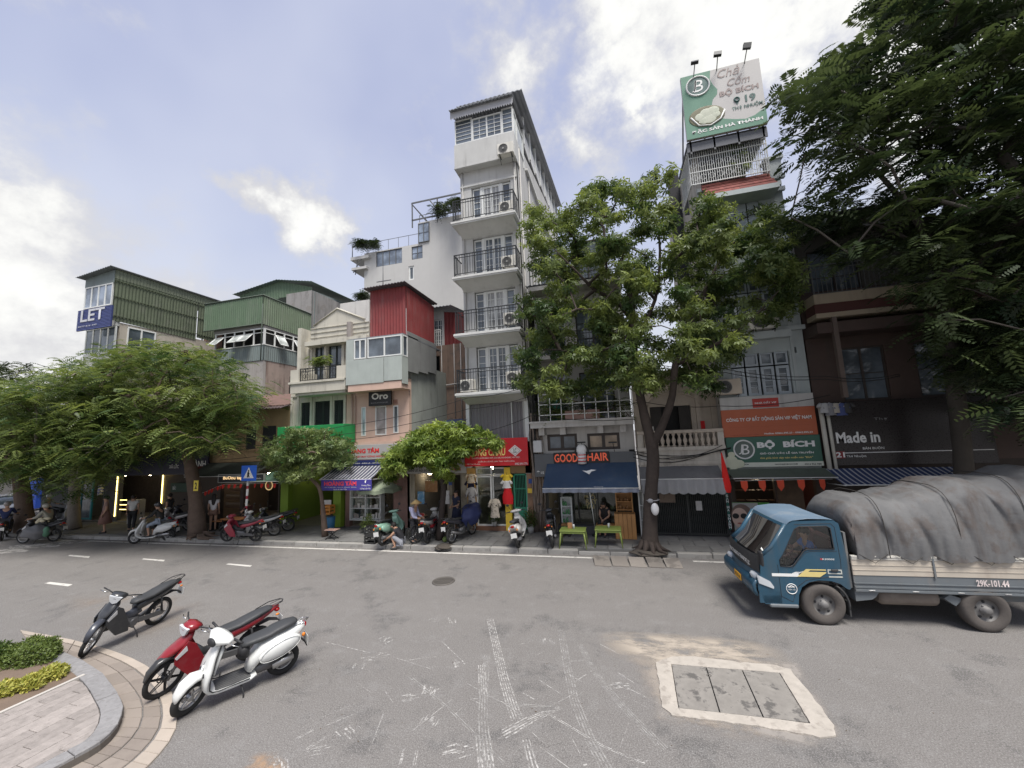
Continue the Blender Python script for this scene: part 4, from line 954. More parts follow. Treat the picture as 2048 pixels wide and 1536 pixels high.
# right side of the box, going back
sd_=MB();sd_.box(ex1-.03,ex1,YE+.03,YE+.5,ze0-.1,zem);sd_.box(ex1-.03,ex1,YE+.03,YE+.08,zem,ze1);sd_.obj('cladding_panel',m_grn,P)
sdw=MB();sdw.box(ex1-.03,ex1+.01,YE+.08,YE+.12,zem,ze1);sdw.box(ex1-.03,ex1+.01,YE+.42,YE+.48,zem,ze1);sdw.box(ex1-.03,ex1+.01,YE+.12,YE+.42,ze1-.06,ze1-.001);sdw.box(ex1-.03,ex1+.01,YE+.12,YE+.42,zem,zem+.05);sdw.obj('side_window_frame',MW,P)
box_part(P,'pane',MG,ex1-.02,ex1-.012,YE+.12,YE+.42,zem+.05,ze1-.06)
for k in range(3):
 box_part(P,'cladding_panel',mat('dark grey cement board',(.20,.205,.20),.85,streak=.5,scol=(.12,.12,.12)),ex1-.03,ex1-.003*k,YE+.5+k*.95,YE+.5+(k+1)*.95-.01,zem-.62+.12*k,ze1+.25)
box_part(P,'side_wall',mat('greenish side render',(.30,.32,.29),.9,streak=.6,scol=(.15,.15,.14)),px1-.2,px1,Y0+.23,YG-.1,.15,zem-.1)
box_part(P,'side_wall',m_grn,px0,px0+.15,Y0+.23,YG-.1,.15,zem-.1)
w=MB();w.box(ex0,ex1,YE+.1,Y0+3.0,ze1,ze1+.06);w.obj('flat_roof',m_roof,P)
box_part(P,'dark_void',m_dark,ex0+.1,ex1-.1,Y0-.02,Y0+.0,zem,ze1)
# red tin rooftop room
YR=Y0+.5;rx0,rxm=FX(741,610,YR),FX(812,610,YR);zr0=ze1+.05;zrL=FZ(745,580,YR);zrR=FZ(812,572,YR)
w=MB();corr(w,(rx0,YR),(rxm,YR),zr0,zrL,zr0,zrR,.16,.018);corr(w,(rxm,YR),(rxm,YR+2.9),zr0,zrR,zr0-.1,zrR-.1,.16,.018);corr(w,(rx0,YR+2.9),(rx0,YR),zr0,zrL,zr0,zrL);w.obj('red_tin_wall',m_red,P)
w=MB();croof(w,(rx0-.2,YR-.4,zrL-.02),(rxm+.15,YR-.4,zrR+.08),(rx0-.2,YR+3.1,zrL+.05),(rxm+.15,YR+3.1,zrR+.08),.16);w.obj('tin_roof',mat('dark red brown roof',(.09,.075,.08),.7),P)
# sign Oro Boutique
so0,so1=F(737,780,YS),F(782,811,YS)
s=sign('shop_sign','black square boutique sign on the pink wall',so0.x,so1.x,FZ(760,811,YS),FZ(760,779,YS),YS,mat('black sign face',(.018,.018,.02),.4,bump=0))
PT(s,'Oro',743,800,776,784,YS-.006,mat('cream lettering',(.62,.62,.58),.5,bump=0),bold=.03);PT(s,'BOUTIQUE',742,808,776,803,YS-.006,mat('grey lettering',(.20,.20,.20),.5,bump=0),bold=.02)
# ground floor tile shop
hx0,hx1=FX(690,1000,Y0),FX(812,1000,Y0)
shop_box(P,hx0+.2,hx1-.1,2.7,Y0,2.5,m_back=mat('shelves of small tiles',(.13,.12,.11),.8,var=.8,scale=12))
w=MB();wall_holes(w,px0,px1,.15,zf2-.06,Y0,.22,[(hx0+.25,hx1-.62,.14,2.5)]);w.obj('ground_wall',mat('pink brown tiled pier',(.20,.115,.095),.6,blot=.3),P)
window(P,FX(703,1000,Y0),FX(765,1000,Y0),.45,1.95,Y0-.12,2,1,3,fr=MW,gl=clear_glass(),fw=.03,name='display_case',d=.3)
dsp=MB()
for z_ in(.5,.95,1.4):
 dsp.box(FX(703,1000,Y0)+.05,FX(765,1000,Y0)-.05,Y0,Y0+.3,z_,z_+.02)
dsp.obj('display_shelf',MW,P)
for z_ in(.52,.97,1.42):
 x_=FX(703,1000,Y0)+.1;
 while x_<FX(765,1000,Y0)-.2:
  w_=rnd.uniform(.08,.2);bright=rnd.random()<.5;MB().box(x_,x_+w_,Y0+.02,Y0+.2,z_,z_+rnd.uniform(.08,.25)).obj('goods_box',mat('white goods' if bright else 'grey goods',(.55,.52,.48)if bright else(.25,.22,.2),.7),None,label=('white' if bright else 'grey')+' packet on the '+{.52:'bottom',.97:'middle',1.42:'top'}[z_]+' shelf of the white display case',cat='packet',group='packets on the '+{.52:'bottom',.97:'middle',1.42:'top'}[z_]+' shelf of the display case')
  x_+=w_+rnd.uniform(.02,.1)
YSh=Y0-.35
s=sign('shop_sign','grey and red sewing machine sign above the striped awning',FX(683,905,YSh),FX(795,905,YSh),FZ(740,919,YSh),FZ(740,889,YSh),YSh,mat('pale grey sign face',(.36,.35,.34),.6))
PT(s,'HOÀNG TÂM',690,908,758,894,YSh-.006,m_rt,bold=.05);PT(s,'CHUYÊN MÁY MAY CÔNG NGHIỆP',690,917,770,909,YSh-.006,m_rt,bold=.03)
s2=sign('shop_sign','thin navy sign strip directly above the striped awning',FX(683,924,YSh),FX(795,924,YSh),FZ(740,931,YSh),FZ(740,920.5,YSh),YSh-.02,mat('navy sign face',(.02,.03,.12),.5))
PT(s2,'MÁY MAY - BÀN LÀ - KIM CHỈ - PHỤ KIỆN',700,929,790,923,YSh-.026,m_wt,bold=.01)
def awning(label,ax0,ax1,zt_,zb_,Yw,out,m,valance=0,vm=None,name='awning',arms=True,px=None,scal=0,dip=.02):
 t=thing(name,label,'awning',((ax0+ax1)/2,Yw,zb_),group=None)
 w=MB();nx,ny=28,6
 for j in range(ny+1):
  for i in range(nx+1):
   u,v=i/nx,j/ny;w.v.append((ax0+(ax1-ax0)*u,Yw-out*v,zt_+(zb_-zt_)*v-dip*math.sin(math.pi*v)*(1+.6*math.sin(u*9)+.4*math.sin(u*23))))
 w.f=[(j*(nx+1)+i,j*(nx+1)+i+1,(j+1)*(nx+1)+i+1,(j+1)*(nx+1)+i)for j in range(ny)for i in range(nx)];w.sm=[True]*len(w.f)
 w.obj('awning_cloth',m,t)
 if valance:
  v_=MB();nx=80
  for i in range(nx+1):
   u=i/nx;xx=ax0+(ax1-ax0)*u;dd=.02*math.sin(u*60);zz=zb_-valance-(scal*abs(math.sin(u*math.pi*9))if scal else 0)
   v_.v+=[(xx,Yw-out-.004,zb_-.002),(xx,Yw-out-.004-dd*1.2,(zb_+zz)/2),(xx,Yw-out-.004-dd*2,zz)]
  v_.f=[(3*i+k,3*i+3+k,3*i+4+k,3*i+1+k)for i in range(nx)for k in(0,1)];v_.sm=[True]*len(v_.f)
  v_.obj('valance',vm or m,t)
 if arms:
  a_=MB()
  for xx in(ax0+.05,ax1-.05):a_.tube([(xx,Yw,zb_-.1),(xx,Yw-out,zb_-.03)],.014,5)
  a_.tube([(ax0,Yw-out,zb_-.015),(ax1,Yw-out,zb_-.015)],.018,6);a_.obj('awning_arm',mat('white awning rail',(.6,.6,.58),.5),t)
 return t
zA1=FZ(730,932,Y0-.45);zA0=FZ(720,958,Y0-1.4)
aw=awning('navy and white striped awning over the sewing machine shop',FX(668,935,Y0-.5),FX(768,935,Y0-.5),zA1,zA0,Y0-.4,1.0,mat('navy striped canvas',(.05,.055,.09),.8,stripe=((.42,.42,.43),.17,0),streak=.3))
YV=Y0-1.43
s=sign('banner','purple banner with red lettering hanging from the striped awning',FX(642,965,YV),FX(743,965,YV),FZ(690,981,YV),FZ(690,959.5,YV),YV,mat('purple banner vinyl',(.06,.05,.28),.5),th=.02)
PT(s,'HOÀNG TÂM',648,972,713,960.5,YV-.006,mat('pink red lettering',(.68,.06,.10),.5,bump=0),bold=.05);PT(s,'VẬT TƯ MÁY MAY - BÀN LÀ - NỒI HƠI - KÉO ĐÁ',649,976,713,973,YV-.006,m_wt,bold=.01);PT(s,'Thiết Bị May Mặc',666,980.5,694,977,YV-.006,m_wt)
PT(s,'f',729,966,733,960,YV-.006,m_wt,bold=.03);PT(s,'Hoàng Tâm',723,973,741,969,YV-.006,m_wt,bold=.01);PT(s,'Lương Luật Gia',720,979.5,741,975,YV-.006,m_wt,bold=.01)
# ---------- cream colonial house
kx0,kx1=FX(583,820,Y0),FX(692,820,Y0)
K=thing('cream_house','cream old house with pediment, pillared balcony and dark shutters','house',((kx0+kx1)/2,Y0,0))
m_cr=mat('aged cream plaster',(.50,.475,.405),.88,streak=.6,scol=(.19,.175,.15),bump=.2,blot=.15,bcol=(.34,.31,.26))
zk2=FZ(640,870,Y0);zkb=FZ(640,770,Y0)
kw=[(FX(601,840,Y0),FX(620,840,Y0),zk2+.0,FZ(610,805,Y0)),(FX(628,840,Y0),FX(660,840,Y0),zk2,FZ(645,802,Y0)),(FX(667,840,Y0),FX(687,840,Y0),zk2,FZ(677,800,Y0))]
w=MB();wall_holes(w,kx0,kx1,3.3,zkb,Y0,.25,kw);w.obj('front_wall',m_cr,K)
box_part(K,'side_wall',mat('grey side plaster',(.30,.27,.25),.9,streak=.8,scol=(.12,.10,.09),bump=.3),kx1-.22,kx1,Y0+.26,Y0+9,3.0,FZ(735,650,Y0+1.1))
box_part(K,'side_wall',m_cr,kx0,kx0+.22,Y0+.26,Y0+9,3.0,FZ(735,650,Y0+1.1))
m_sh=mat('dark green shutter',(.025,.032,.03),.7,var=.3)
for h in kw:
 sh=MB();n_=2;w_=(h[1]-h[0])
 for s_ in range(n_):
  a_,b_=h[0]+w_*s_/n_+.01,h[0]+w_*(s_+1)/n_-.01;sh.box(a_,a_+.05,Y0+.06,Y0+.1,h[2],h[3]);sh.box(b_-.05,b_,Y0+.06,Y0+.1,h[2],h[3]);sh.box(a_,b_,Y0+.061,Y0+.101,h[3]-.06,h[3])
  k=0;z_=h[2]+.02
  while z_<h[3]-.08:sh.add([(a_+.05,Y0+.065,z_),(b_-.05,Y0+.065,z_),(b_-.05,Y0+.1,z_+.06),(a_+.05,Y0+.1,z_+.06)],[(0,1,2,3)]);z_+=.065
 sh.obj('shutter',m_sh,K)
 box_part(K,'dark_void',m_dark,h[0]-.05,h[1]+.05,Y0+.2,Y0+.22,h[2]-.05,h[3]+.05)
pm=MB()
for xx in(584,597,623,663,690):x_=FX(xx,830,Y0);pm.box(x_-.06,x_+.06,Y0-.05,Y0-.002,3.4,zkb-.35)
pm.box(kx0,kx1,Y0-.06,Y0-.003,zkb-.5,zkb-.42);pm.obj('pilaster',m_cr,K)
MB().torus((FX(640,790,Y0),Y0-.02,FZ(640,791,Y0)),.17,.03,1,20,6).obj('ring_ornament',m_cr,K)
YKb=Y0-.8;zt0,zt1=FZ(640,775,YKb),FZ(640,760,YKb)
w=MB();w.box(FX(581,765,YKb),FX(690,765,YKb),YKb,Y0-.004,zt0-.18,zt1);w.box(FX(580,765,YKb)-.05,FX(690,765,YKb),YKb-.06,Y0-.004,zt1-.09,zt1+.002);w.box(FX(587,765,YKb)+.05,FX(688,765,YKb),YKb+.08,Y0-.004,zt0-.3,zt0-.18)
for xx0,xx1 in((581,598),(673,692)):w.box(FX(xx0,745,YKb),FX(xx1,745,YKb),YKb,YKb+.18,zt1,FZ(640,735,YKb))
w.box(FX(581,745,YKb),FX(581,745,YKb)+.16,YKb+.18,Y0+.7,zt1,FZ(640,735,YKb));w.obj('balcony',m_cr,K)
railing(K,FX(598,745,YKb),FX(673,745,YKb),zt1+.05,FZ(640,733,YKb),YKb+.08,m_iron,.13)
orn=MB()
for xx in(607,612,640,661,666):
 x_=FX(xx,745,YKb);
 for z_ in(.25,.5):orn.torus((x_,YKb+.08,zt1+z_),.09,.012,1,12,4)
orn.obj('scroll_ornament',m_iron,K)
# recessed second floor
YK2=Y0+.7;z20,z21=zt1,FZ(660,680,YK2)
kh=[(FX(629,720,YK2),FX(649,720,YK2),z20,FZ(640,690,YK2)),(FX(656,720,YK2),FX(685,720,YK2),z20,FZ(670,689,YK2))]
w=MB();wall_holes(w,FX(611,720,YK2),kx1+.1,z20,z21+.3,YK2,.25,kh);w.obj('upper_wall',m_cr,K)
for h in kh:
 window(K,h[0],h[1],h[2],h[3],YK2+.08,2,1,2,fr=m_sh,gl=MG,fw=.06,name='balcony_door')
pc=MB();
for xx in(617,624,652,687):x_=FX(xx,720,YK2);pc.box(x_-.07,x_+.07,YK2-.07,YK2-.002,z20,z21)
pc.obj('pilaster',m_cr,K)
YP=Y0+.35;zc_=FZ(660,684,YP)
w=MB();w.box(FX(612,684,YP),FX(735,684,YP),YP-.1,Y0+6,zc_-.1,zc_+.12);w.obj('cornice',m_cr,K)
zpa=FZ(680,650,YP);w=MB();w.box(FX(619,660,YP),FX(735,660,YP),YP+.1,YP+.3,zc_+.12,zpa);
for t_ in(.25,.55,.85):w.box(FX(619,660,YP)-.01,FX(735,660,YP)+.01,YP+.06,YP+.1,zc_+.12+(zpa-zc_)*t_,zc_+.15+(zpa-zc_)*t_)
w.obj('parapet',m_cr,K)
pxa,pxb,pxm=FX(624,640,YP),FX(728,640,YP),FX(672,620,YP);zpm=FZ(672,616,YP)
w=MB();w.prism([(pxa,zpa),(pxb,zpa),(pxb-.15,zpa+.18),(pxm,zpm),(pxa+.1,zpa+.18)],1,YP+.1,YP+.3);w.tube([(pxa,YP+.08,zpa+.16),(pxm,YP+.08,zpm),(pxb,YP+.08,zpa+.16)],.05,4);w.obj('pediment',m_cr,K)
w=MB();w.box(FX(680,610,Y0+3),FX(738,610,Y0+3),Y0+3,Y0+6,zc_,FZ(710,603,Y0+3));w.obj('roof_room',mat('white washed roof room',(.52,.51,.49),.85,streak=.4),K)
# ground floor: green painted passage below green box canopy
s=sign('green_hoarding','bright green box fascia behind the small tree crown',FX(554,880,Y0-.9),FX(686,880,Y0-.9),FZ(620,925,Y0-.9),FZ(620,851,Y0-.9),Y0-.9,mat('bright green sheet',(.02,.24,.07),.55,streak=.25),th=.85,grp=None)
ng0,ng1=FX(566,1000,Y0),FX(688,1000,Y0)
m_lime=mat('lime green paint',(.19,.29,.03),.65,streak=.6,scol=(.13,.2,.03))
w=MB();w.box(ng0,FX(581,1000,Y0),Y0-.15,Y0+.12,.15,3.2);w.box(FX(671,1000,Y0),FX(686,1000,Y0),Y0-.15,Y0+.12,.15,3.2);w.box(ng0,ng1,Y0+.121,Y0+.3,2.9,3.3);w.obj('pillar',m_lime,K)
shop_box(K,ng0+.1,ng1-.1,2.9,Y0,3.4,m_in=mat('green inner wall',(.20,.30,.05),.7),m_back=mat('brown back room',(.12,.085,.06),.8,var=.6,scale=3))
awning('green canvas awning beside the striped one',FX(524,950,Y0-.9),FX(612,950,Y0-.9),FZ(560,942,Y0-.3),FZ(560,962,Y0-1.5),Y0-.3,1.2,mat('dull green canvas',(.10,.18,.13),.8,streak=.4))
for i,(pxx,lb)in enumerate(((654,'white card notice pinned on the wall by the orange boxes'),)):poster(lb,pxx-6,1000,pxx+8,1016,Y0-.2,mat('paper white',(.62,.6,.57),.7))
# ---------- ochre house with tiled roof
ox0,ox1=FX(413,860,Y0),FX(583,860,Y0)
O=thing('ochre_house','low ochre plastered house with dark shutters and old tiled roof','house',((ox0+ox1)/2,Y0,0))
m_oc=mat('ochre plaster',(.40,.285,.165),.9,streak=.6,scol=(.22,.16,.11),blot=.3,bcol=(.30,.22,.15),bump=.25)
zo1=FZ(500,818,Y0)
oh=[(FX(443,870,Y0),FX(457,870,Y0),FZ(450,905,Y0),FZ(450,857,Y0)),(FX(491,870,Y0),FX(512,870,Y0),FZ(500,898,Y0),FZ(500,854,Y0)),(FX(524,870,Y0),FX(552,870,Y0),FZ(538,896,Y0),FZ(538,852,Y0))]
w=MB();wall_holes(w,ox0-3,ox1-.02,3.15,zo1,Y0,.25,oh);w.obj('front_wall',m_oc,O)
for h in oh:
 s_=MB();
 for a_,b_ in((h[0],(h[0]+h[1])/2-.01),((h[0]+h[1])/2+.01,h[1])):
  s_.box(a_,b_,Y0+.05,Y0+.09,h[2],h[3])
  z_=h[2]+.1
  while z_<h[3]-.1:s_.box(a_+.05,b_-.05,Y0+.035,Y0+.05,z_,z_+.035);z_+=.07
 s_.obj('shutter',mat('slate shutter',(.045,.05,.052),.7,var=.3),O)
 MB().box(h[0]-.06,h[1]+.06,Y0-.05,Y0-.003,h[2]-.08,h[2]).obj('sill',m_oc,O)
 # tiles laid in courses, ridge behind
m_tile=mat('old roof tile',(.16,.10,.085),.9,rn=.3,bump=.3,blot=.4,bcol=(.07,.065,.06))
rt=MB();croof(rt,(ox0-3,Y0-.35,zo1+.02),(ox1-.05,Y0-.35,zo1+.02),(ox0-3,Y0+4.2,zo1+1.25),(ox1-.05,Y0+4.2,zo1+1.25),.22,.03,.06);rt.obj('tile_roof',m_tile,O)
tm=MB();tm.bbox(-.1,.1,-.03,.03,-.03,.03,.01);tme=tm.mesh('roof_tile',m_tile)
x_=ox0-1.0
while x_<ox1-.1:put_piece('roof_tile',tme,O,(x_,Y0-.37,zo1+.035+rnd.uniform(-.012,.012)));x_+=.23
w=MB();croof(w,(FX(450,815,Y0),Y0-.75,zo1-.08),(FX(590,812,Y0),Y0-.75,zo1-.12),(FX(450,815,Y0),Y0-.2,zo1+.05),(FX(590,812,Y0),Y0-.2,zo1+.05),.18);w.obj('tin_eave',mat('rusty dark tin',(.07,.05,.05),.8),O)
# cafe ground floor
cx0,cx1=FX(425,1000,Y0),FX(565,1000,Y0)
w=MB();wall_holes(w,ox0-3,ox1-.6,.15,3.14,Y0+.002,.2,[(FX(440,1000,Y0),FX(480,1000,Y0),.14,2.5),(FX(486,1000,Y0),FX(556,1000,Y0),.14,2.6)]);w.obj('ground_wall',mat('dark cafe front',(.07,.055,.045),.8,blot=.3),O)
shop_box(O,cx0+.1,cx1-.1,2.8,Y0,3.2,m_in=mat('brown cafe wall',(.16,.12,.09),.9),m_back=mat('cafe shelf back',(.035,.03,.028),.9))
shf=MB()
for z_ in(.9,1.3,1.7,2.1):shf.box(FX(443,1000,Y0),FX(478,1000,Y0),Y0+.15,Y0+.45,z_,z_+.03)
shf.obj('bottle_shelf',mat('dark wood',(.10,.05,.03),.6),O)
bt=MB();x_=FX(443,1000,Y0)+.06
while x_<FX(478,1000,Y0)-.05:
 for z_ in(.93,1.33,1.73):bt.tube([(x_,Y0+.22,z_),(x_,Y0+.22,z_+.16),(x_,Y0+.22,z_+.2),(x_,Y0+.22,z_+.27)],[.03,.03,.012,.012],6)
 x_+=.085
bt.obj('row_of_bottles',mat('brown bottle glass',(.20,.14,.09),.2),O,kind='stuff')
awning('dark green cafe awning sloping over the bunting',FX(408,940,Y0-.5),FX(540,940,Y0-.5),FZ(480,925,Y0-.3),FZ(480,951,Y0-1.3),Y0-.3,1.1,mat('dark grey green canvas',(.06,.07,.06),.85,streak=.5))
awning('faded red folded awning end left of the cafe',FX(392,940,Y0-.5),FX(440,940,Y0-.5),FZ(420,932,Y0-.45),FZ(420,948,Y0-1.0),Y0-.45,.6,mat('faded red canvas',(.16,.035,.03),.85))
YC=Y0-1.38
s=sign('cafe_sign','black cafe sign with warm lettering behind the crossing sign',FX(437,957,YC),FX(527,957,YC),FZ(480,964,YC),FZ(480,949.5,YC),YC,mat('black sign face',(.02,.02,.02)),frame=mat('thin sign frame',(.3,.3,.28)))
PT(s,'BuOnu tap',446,961,485,952,YC-.006,mat('warm lit lettering',(.9,.6,.3),emit=.6,bump=0),bold=.03);PT(s,'Thợ Nhuộm',505,959,522,955,YC-.006,m_wt)
# bunting of red pennants
def bunting(label,pts,n_,m,w_=.12,h_=.2,name='bunting'):
 t=thing(name,label,'bunting',pts[0]);P_=[Vector(p)for p in pts]
 MB().tube(P_,.005,4).obj('string',MW,t)
 for k in range(n_):
  u=(k+.5)/n_*(len(P_)-1);i=int(u);p=P_[i].lerp(P_[i+1],u-i);a_=rnd.uniform(-.5,.5)
  f_=MB();dx,dy=math.cos(a_)*w_/2,math.sin(a_)*w_/2
  f_.add([(p.x-dx,p.y-dy,p.z),(p.x+dx,p.y+dy,p.z),(p.x+dx*.9,p.y+dy-.02,p.z-h_*.6),(p.x+rnd.uniform(-.03,.03),p.y-.03,p.z-h_),(p.x-dx*.9,p.y-dy-.02,p.z-h_*.6),(p.x-dx,p.y-dy+.004,p.z),(p.x+dx,p.y+dy+.004,p.z),(p.x,p.y-.026,p.z-h_)],[(0,1,2,3,4),(5,7,6)])
  f_.obj('pennant',m,t)
 return t
m_pen=mat('red pennant cloth',(.50,.03,.02),.8)
bunting('string of small red pennants under the cafe sign',[F(388,992,YC),F(415,982,YC),F(432,974,YC),F(447,969,YC),F(480,968,YC),F(520,967,YC),F(556,967,YC)],17,m_pen)
b=MB();cr=F(538,971,YC);b.torus((cr.x,cr.y,cr.z),.19,.02,1,24,6);b.obj('round_sign',mat('gold neon ring',(.8,.55,.25),emit=.25),None,label='round gold ringed cafe sign hanging over the entrance',cat='sign')
MB().cyl((cr.x,cr.y-.005,cr.z),.16,.02,20,1).obj('sign_disc',mat('brown disc',(.13,.08,.03)),bpy.data.objects['round_sign'],local=True).location=(-cr.x,-cr.y,-(cr.z-.21))
# ---------- green tin building set back
YN=19.5
nx0,nx1=FX(432,700,YN),FX(528,700,YN);Nn=thing('green_tin_house','raw grey house with long green tin top storey and open casement windows','house',((nx0+nx1)/2,YN,0))
YD=23.3;zn0=FZ(500,860,YN);z1_,z2_,z3_,z4_=FZ(528,720,YN),FZ(528,690,YN),FZ(528,656,YN),FZ(528,594,YN)
m_gt=mat('green painted tin',(.095,.145,.09),.65,streak=.6,scol=(.15,.18,.135),blot=.35,bcol=(.075,.10,.07));m_gt2=mat('pale green tin',(.145,.19,.125),.65,streak=.7,scol=(.21,.225,.185),blot=.3,bcol=(.11,.13,.09))
m_gt3=mat('blue grey tin',(.17,.205,.20),.6,streak=.5,scol=(.11,.11,.10))
w=MB();w.box(nx0,nx1,YN,YN+.2,zn0-1.5,z1_);w.obj('front_wall',mat('pale raw render',(.34,.32,.30),.9,streak=.75,scol=(.17,.155,.14),blot=.5,bcol=(.25,.23,.21),bump=.35),Nn)
w=MB();hole_y=(YN+2.1,YN+2.9);zw0,zw1=7.3,8.6
w.box(nx1-.2,nx1,YN+.21,hole_y[0],3,z1_);w.box(nx1-.2,nx1,hole_y[1],YD+5,3,z1_);w.box(nx1-.2,nx1,hole_y[0],hole_y[1],3,zw0);w.box(nx1-.2,nx1,hole_y[0],hole_y[1],zw1,z1_)
w.obj('side_wall',mat('rust stained render',(.32,.255,.22),.9,streak=.95,scol=(.14,.095,.075),blot=.5,bcol=(.22,.18,.155),bump=.35),Nn)
w=MB()
for k in range(5):yk=hole_y[0]+.05+k*.17;w.box(nx1-.02,nx1+.01,yk,yk+.02,zw0,zw1)
for k in range(4):w.box(nx1-.02,nx1+.011,hole_y[0],hole_y[1],zw0+k*.42,zw0+k*.42+.02)
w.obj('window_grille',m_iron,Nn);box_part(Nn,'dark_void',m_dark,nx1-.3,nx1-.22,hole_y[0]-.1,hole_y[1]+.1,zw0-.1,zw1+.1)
w=MB();corr(w,(nx0,YN-.05),(nx1+.03,YN-.05),z1_,z2_,per=.16,amp=.015);corr(w,(nx1+.03,YN-.05),(nx1+.03,YD),z1_,z2_,per=.16,amp=.015);w.obj('tin_apron',m_gt3,Nn)
# casements along both sides
zc0_,zc1_=z2_+.02,z3_-.02;npan=5
fr_=MB();fr_.box(nx0,nx1,YN-.08,YN-.02,zc0_,zc0_+.06);fr_.box(nx0,nx1,YN-.08,YN-.02,zc1_-.06,zc1_);fr_.box(nx0,nx1,YN-.08,YN-.02,zc0_+(zc1_-zc0_)*.72,zc0_+(zc1_-zc0_)*.76)
for k in range(npan+1):xx=nx0+(nx1-nx0)*k/npan;fr_.box(xx-.04,xx+.04,YN-.082,YN-.018,zc0_,zc1_)
fr_.box(nx1,nx1+.06,YN-.05,YD,zc0_,zc0_+.06);fr_.box(nx1,nx1+.06,YN-.05,YD,zc1_-.06,zc1_);fr_.box(nx1,nx1+.06,YN-.05,YD,zc0_+(zc1_-zc0_)*.72,zc0_+(zc1_-zc0_)*.76)
for k in range(6):yk=YN+(YD-YN)*k/5;fr_.box(nx1-.002,nx1+.062,yk-.04,yk+.04,zc0_,zc1_)
fr_.obj('window_frame',MW,Nn)
def casement(pivot,dx,dy,w_,h_,open_,parent):
 """top hung sash swung outwards"""
 d=Vector((dx,dy,0));nrm=Vector((dy,-dx,0));p=Vector(pivot);dn=(nrm*math.sin(open_)+Vector((0,0,-math.cos(open_))))
 t_=.045;b=MB();q=[p,p+d*w_,p+d*w_+dn*h_,p+dn*h_]
 for a_,b_ in zip(q,q[1:]+q[:1]):b.tube([a_,b_],.032,4)
 o=b.obj('open_casement',MW,parent);MB().quad(*q).obj('pane',glass_mat('pale glass',(.45,.48,.46),.1),o)
wn_=(nx1-nx0)/npan;hh=(zc1_-zc0_)*.70;zt_=zc0_+(zc1_-zc0_)*.72
for k in(0,2,3):casement((nx0+wn_*k+.05,YN-.09,zt_),1,0,wn_-.1,hh,.75,Nn)
wy=(YD-YN)/5
for k in(1,3,4):casement((nx1+.07,YN+wy*k+.05,zt_),0,1,wy-.1,hh,.55,Nn)
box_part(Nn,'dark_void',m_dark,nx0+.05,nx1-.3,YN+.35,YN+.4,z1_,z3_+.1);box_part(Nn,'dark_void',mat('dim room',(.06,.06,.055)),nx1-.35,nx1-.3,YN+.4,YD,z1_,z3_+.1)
w=MB();w.box(nx0-.1,nx1+.05,YN-.12,YN-.06,z3_,z3_+.25);w.box(nx1,nx1+.05,YN-.06,YD,z3_,z3_+.35);w.obj('grey_fascia',mat('grey board',(.24,.235,.225)),Nn)
zl_=z3_+.2
w=MB();corr(w,(nx0-.8,YN-.3),(nx1+.1,YN-.3),zl_,z4_,per=.17,amp=.018);w.obj('green_tin_wall',m_gt,Nn)
w=MB();corr(w,(nx1+.1,YN-.3),(nx1+.1,YD),zl_,z4_,zl_-.1,z4_-.1,per=.17,amp=.018);w.obj('green_tin_wall',m_gt2,Nn)
w=MB();w.tube([(nx0-.8,YN-.32,z4_),(nx1+.12,YN-.32,z4_),(nx1+.12,YD,z4_-.1)],.05,5);w.tube([(nx0-.8,YN-.33,zl_),(nx1+.12,YN-.33,zl_)],.04,5);w.tube([(nx1+.13,YN-.34,z4_-.6),(nx1+.13,YN-.34,z1_-.1)],.035,5);w.obj('gutter',mat('dark gutter',(.07,.09,.07)),Nn)
w=MB();croof(w,(nx0-.8,YN-.3,z4_-.05),(nx1+.1,YN-.3,z4_-.05),(nx0-.8,YD,z4_-.15),(nx1+.1,YD,z4_-.15));w.obj('roof',m_gt3,Nn)
# ---------- gabled green roof far behind
YQ=27.0
Q=thing('gabled_shed','flat gabled green tin roof on a raw concrete stair tower far behind','building',(FX(590,600,YQ),YQ,0))
a_,m_,c_=F(481,590,YQ),F(560,562,YQ),F(625,566,YQ);d_=F(684,600,YQ+3)
w=MB();corr(w,(a_.x,YQ),(m_.x,YQ),a_.z-.6,a_.z-.0,a_.z-1.0,m_.z,.3,.03);corr(w,(m_.x,YQ),(c_.x,YQ),a_.z-.9,m_.z,a_.z-1.0,c_.z-.4,.3,.03);w.obj('green_tin_wall',m_gt,Q)
w=MB();croof(w,(a_.x-.5,YQ-.4,a_.z),(m_.x,YQ-.4,m_.z),(a_.x-.5,YQ+6,a_.z),(m_.x,YQ+6,m_.z),.3);croof(w,(m_.x,YQ-.4,m_.z),(c_.x+.2,YQ-.4,c_.z),(m_.x,YQ+6,m_.z),(c_.x+2.6,YQ+6,d_.z-.5),.3);w.obj('roof',mat('green grey roof',(.10,.14,.12),.6),Q)
w=MB();w.box(FX(572,620,YQ-1),FX(622,620,YQ-1),YQ-1,YQ+4,8,FZ(600,584,YQ-1));w.obj('concrete_wall',mat('raw concrete',(.27,.26,.25),.9,streak=.6,blot=.5,bcol=(.20,.18,.16)),Q)
w=MB();corr(w,(FX(622,620,YQ-1),YQ-.9),(FX(684,620,YQ+3),YQ+3),12,FZ(622,580,YQ-1),11,d_.z-.2,.3,.03);w.obj('tin_wall',m_gt3,Q)
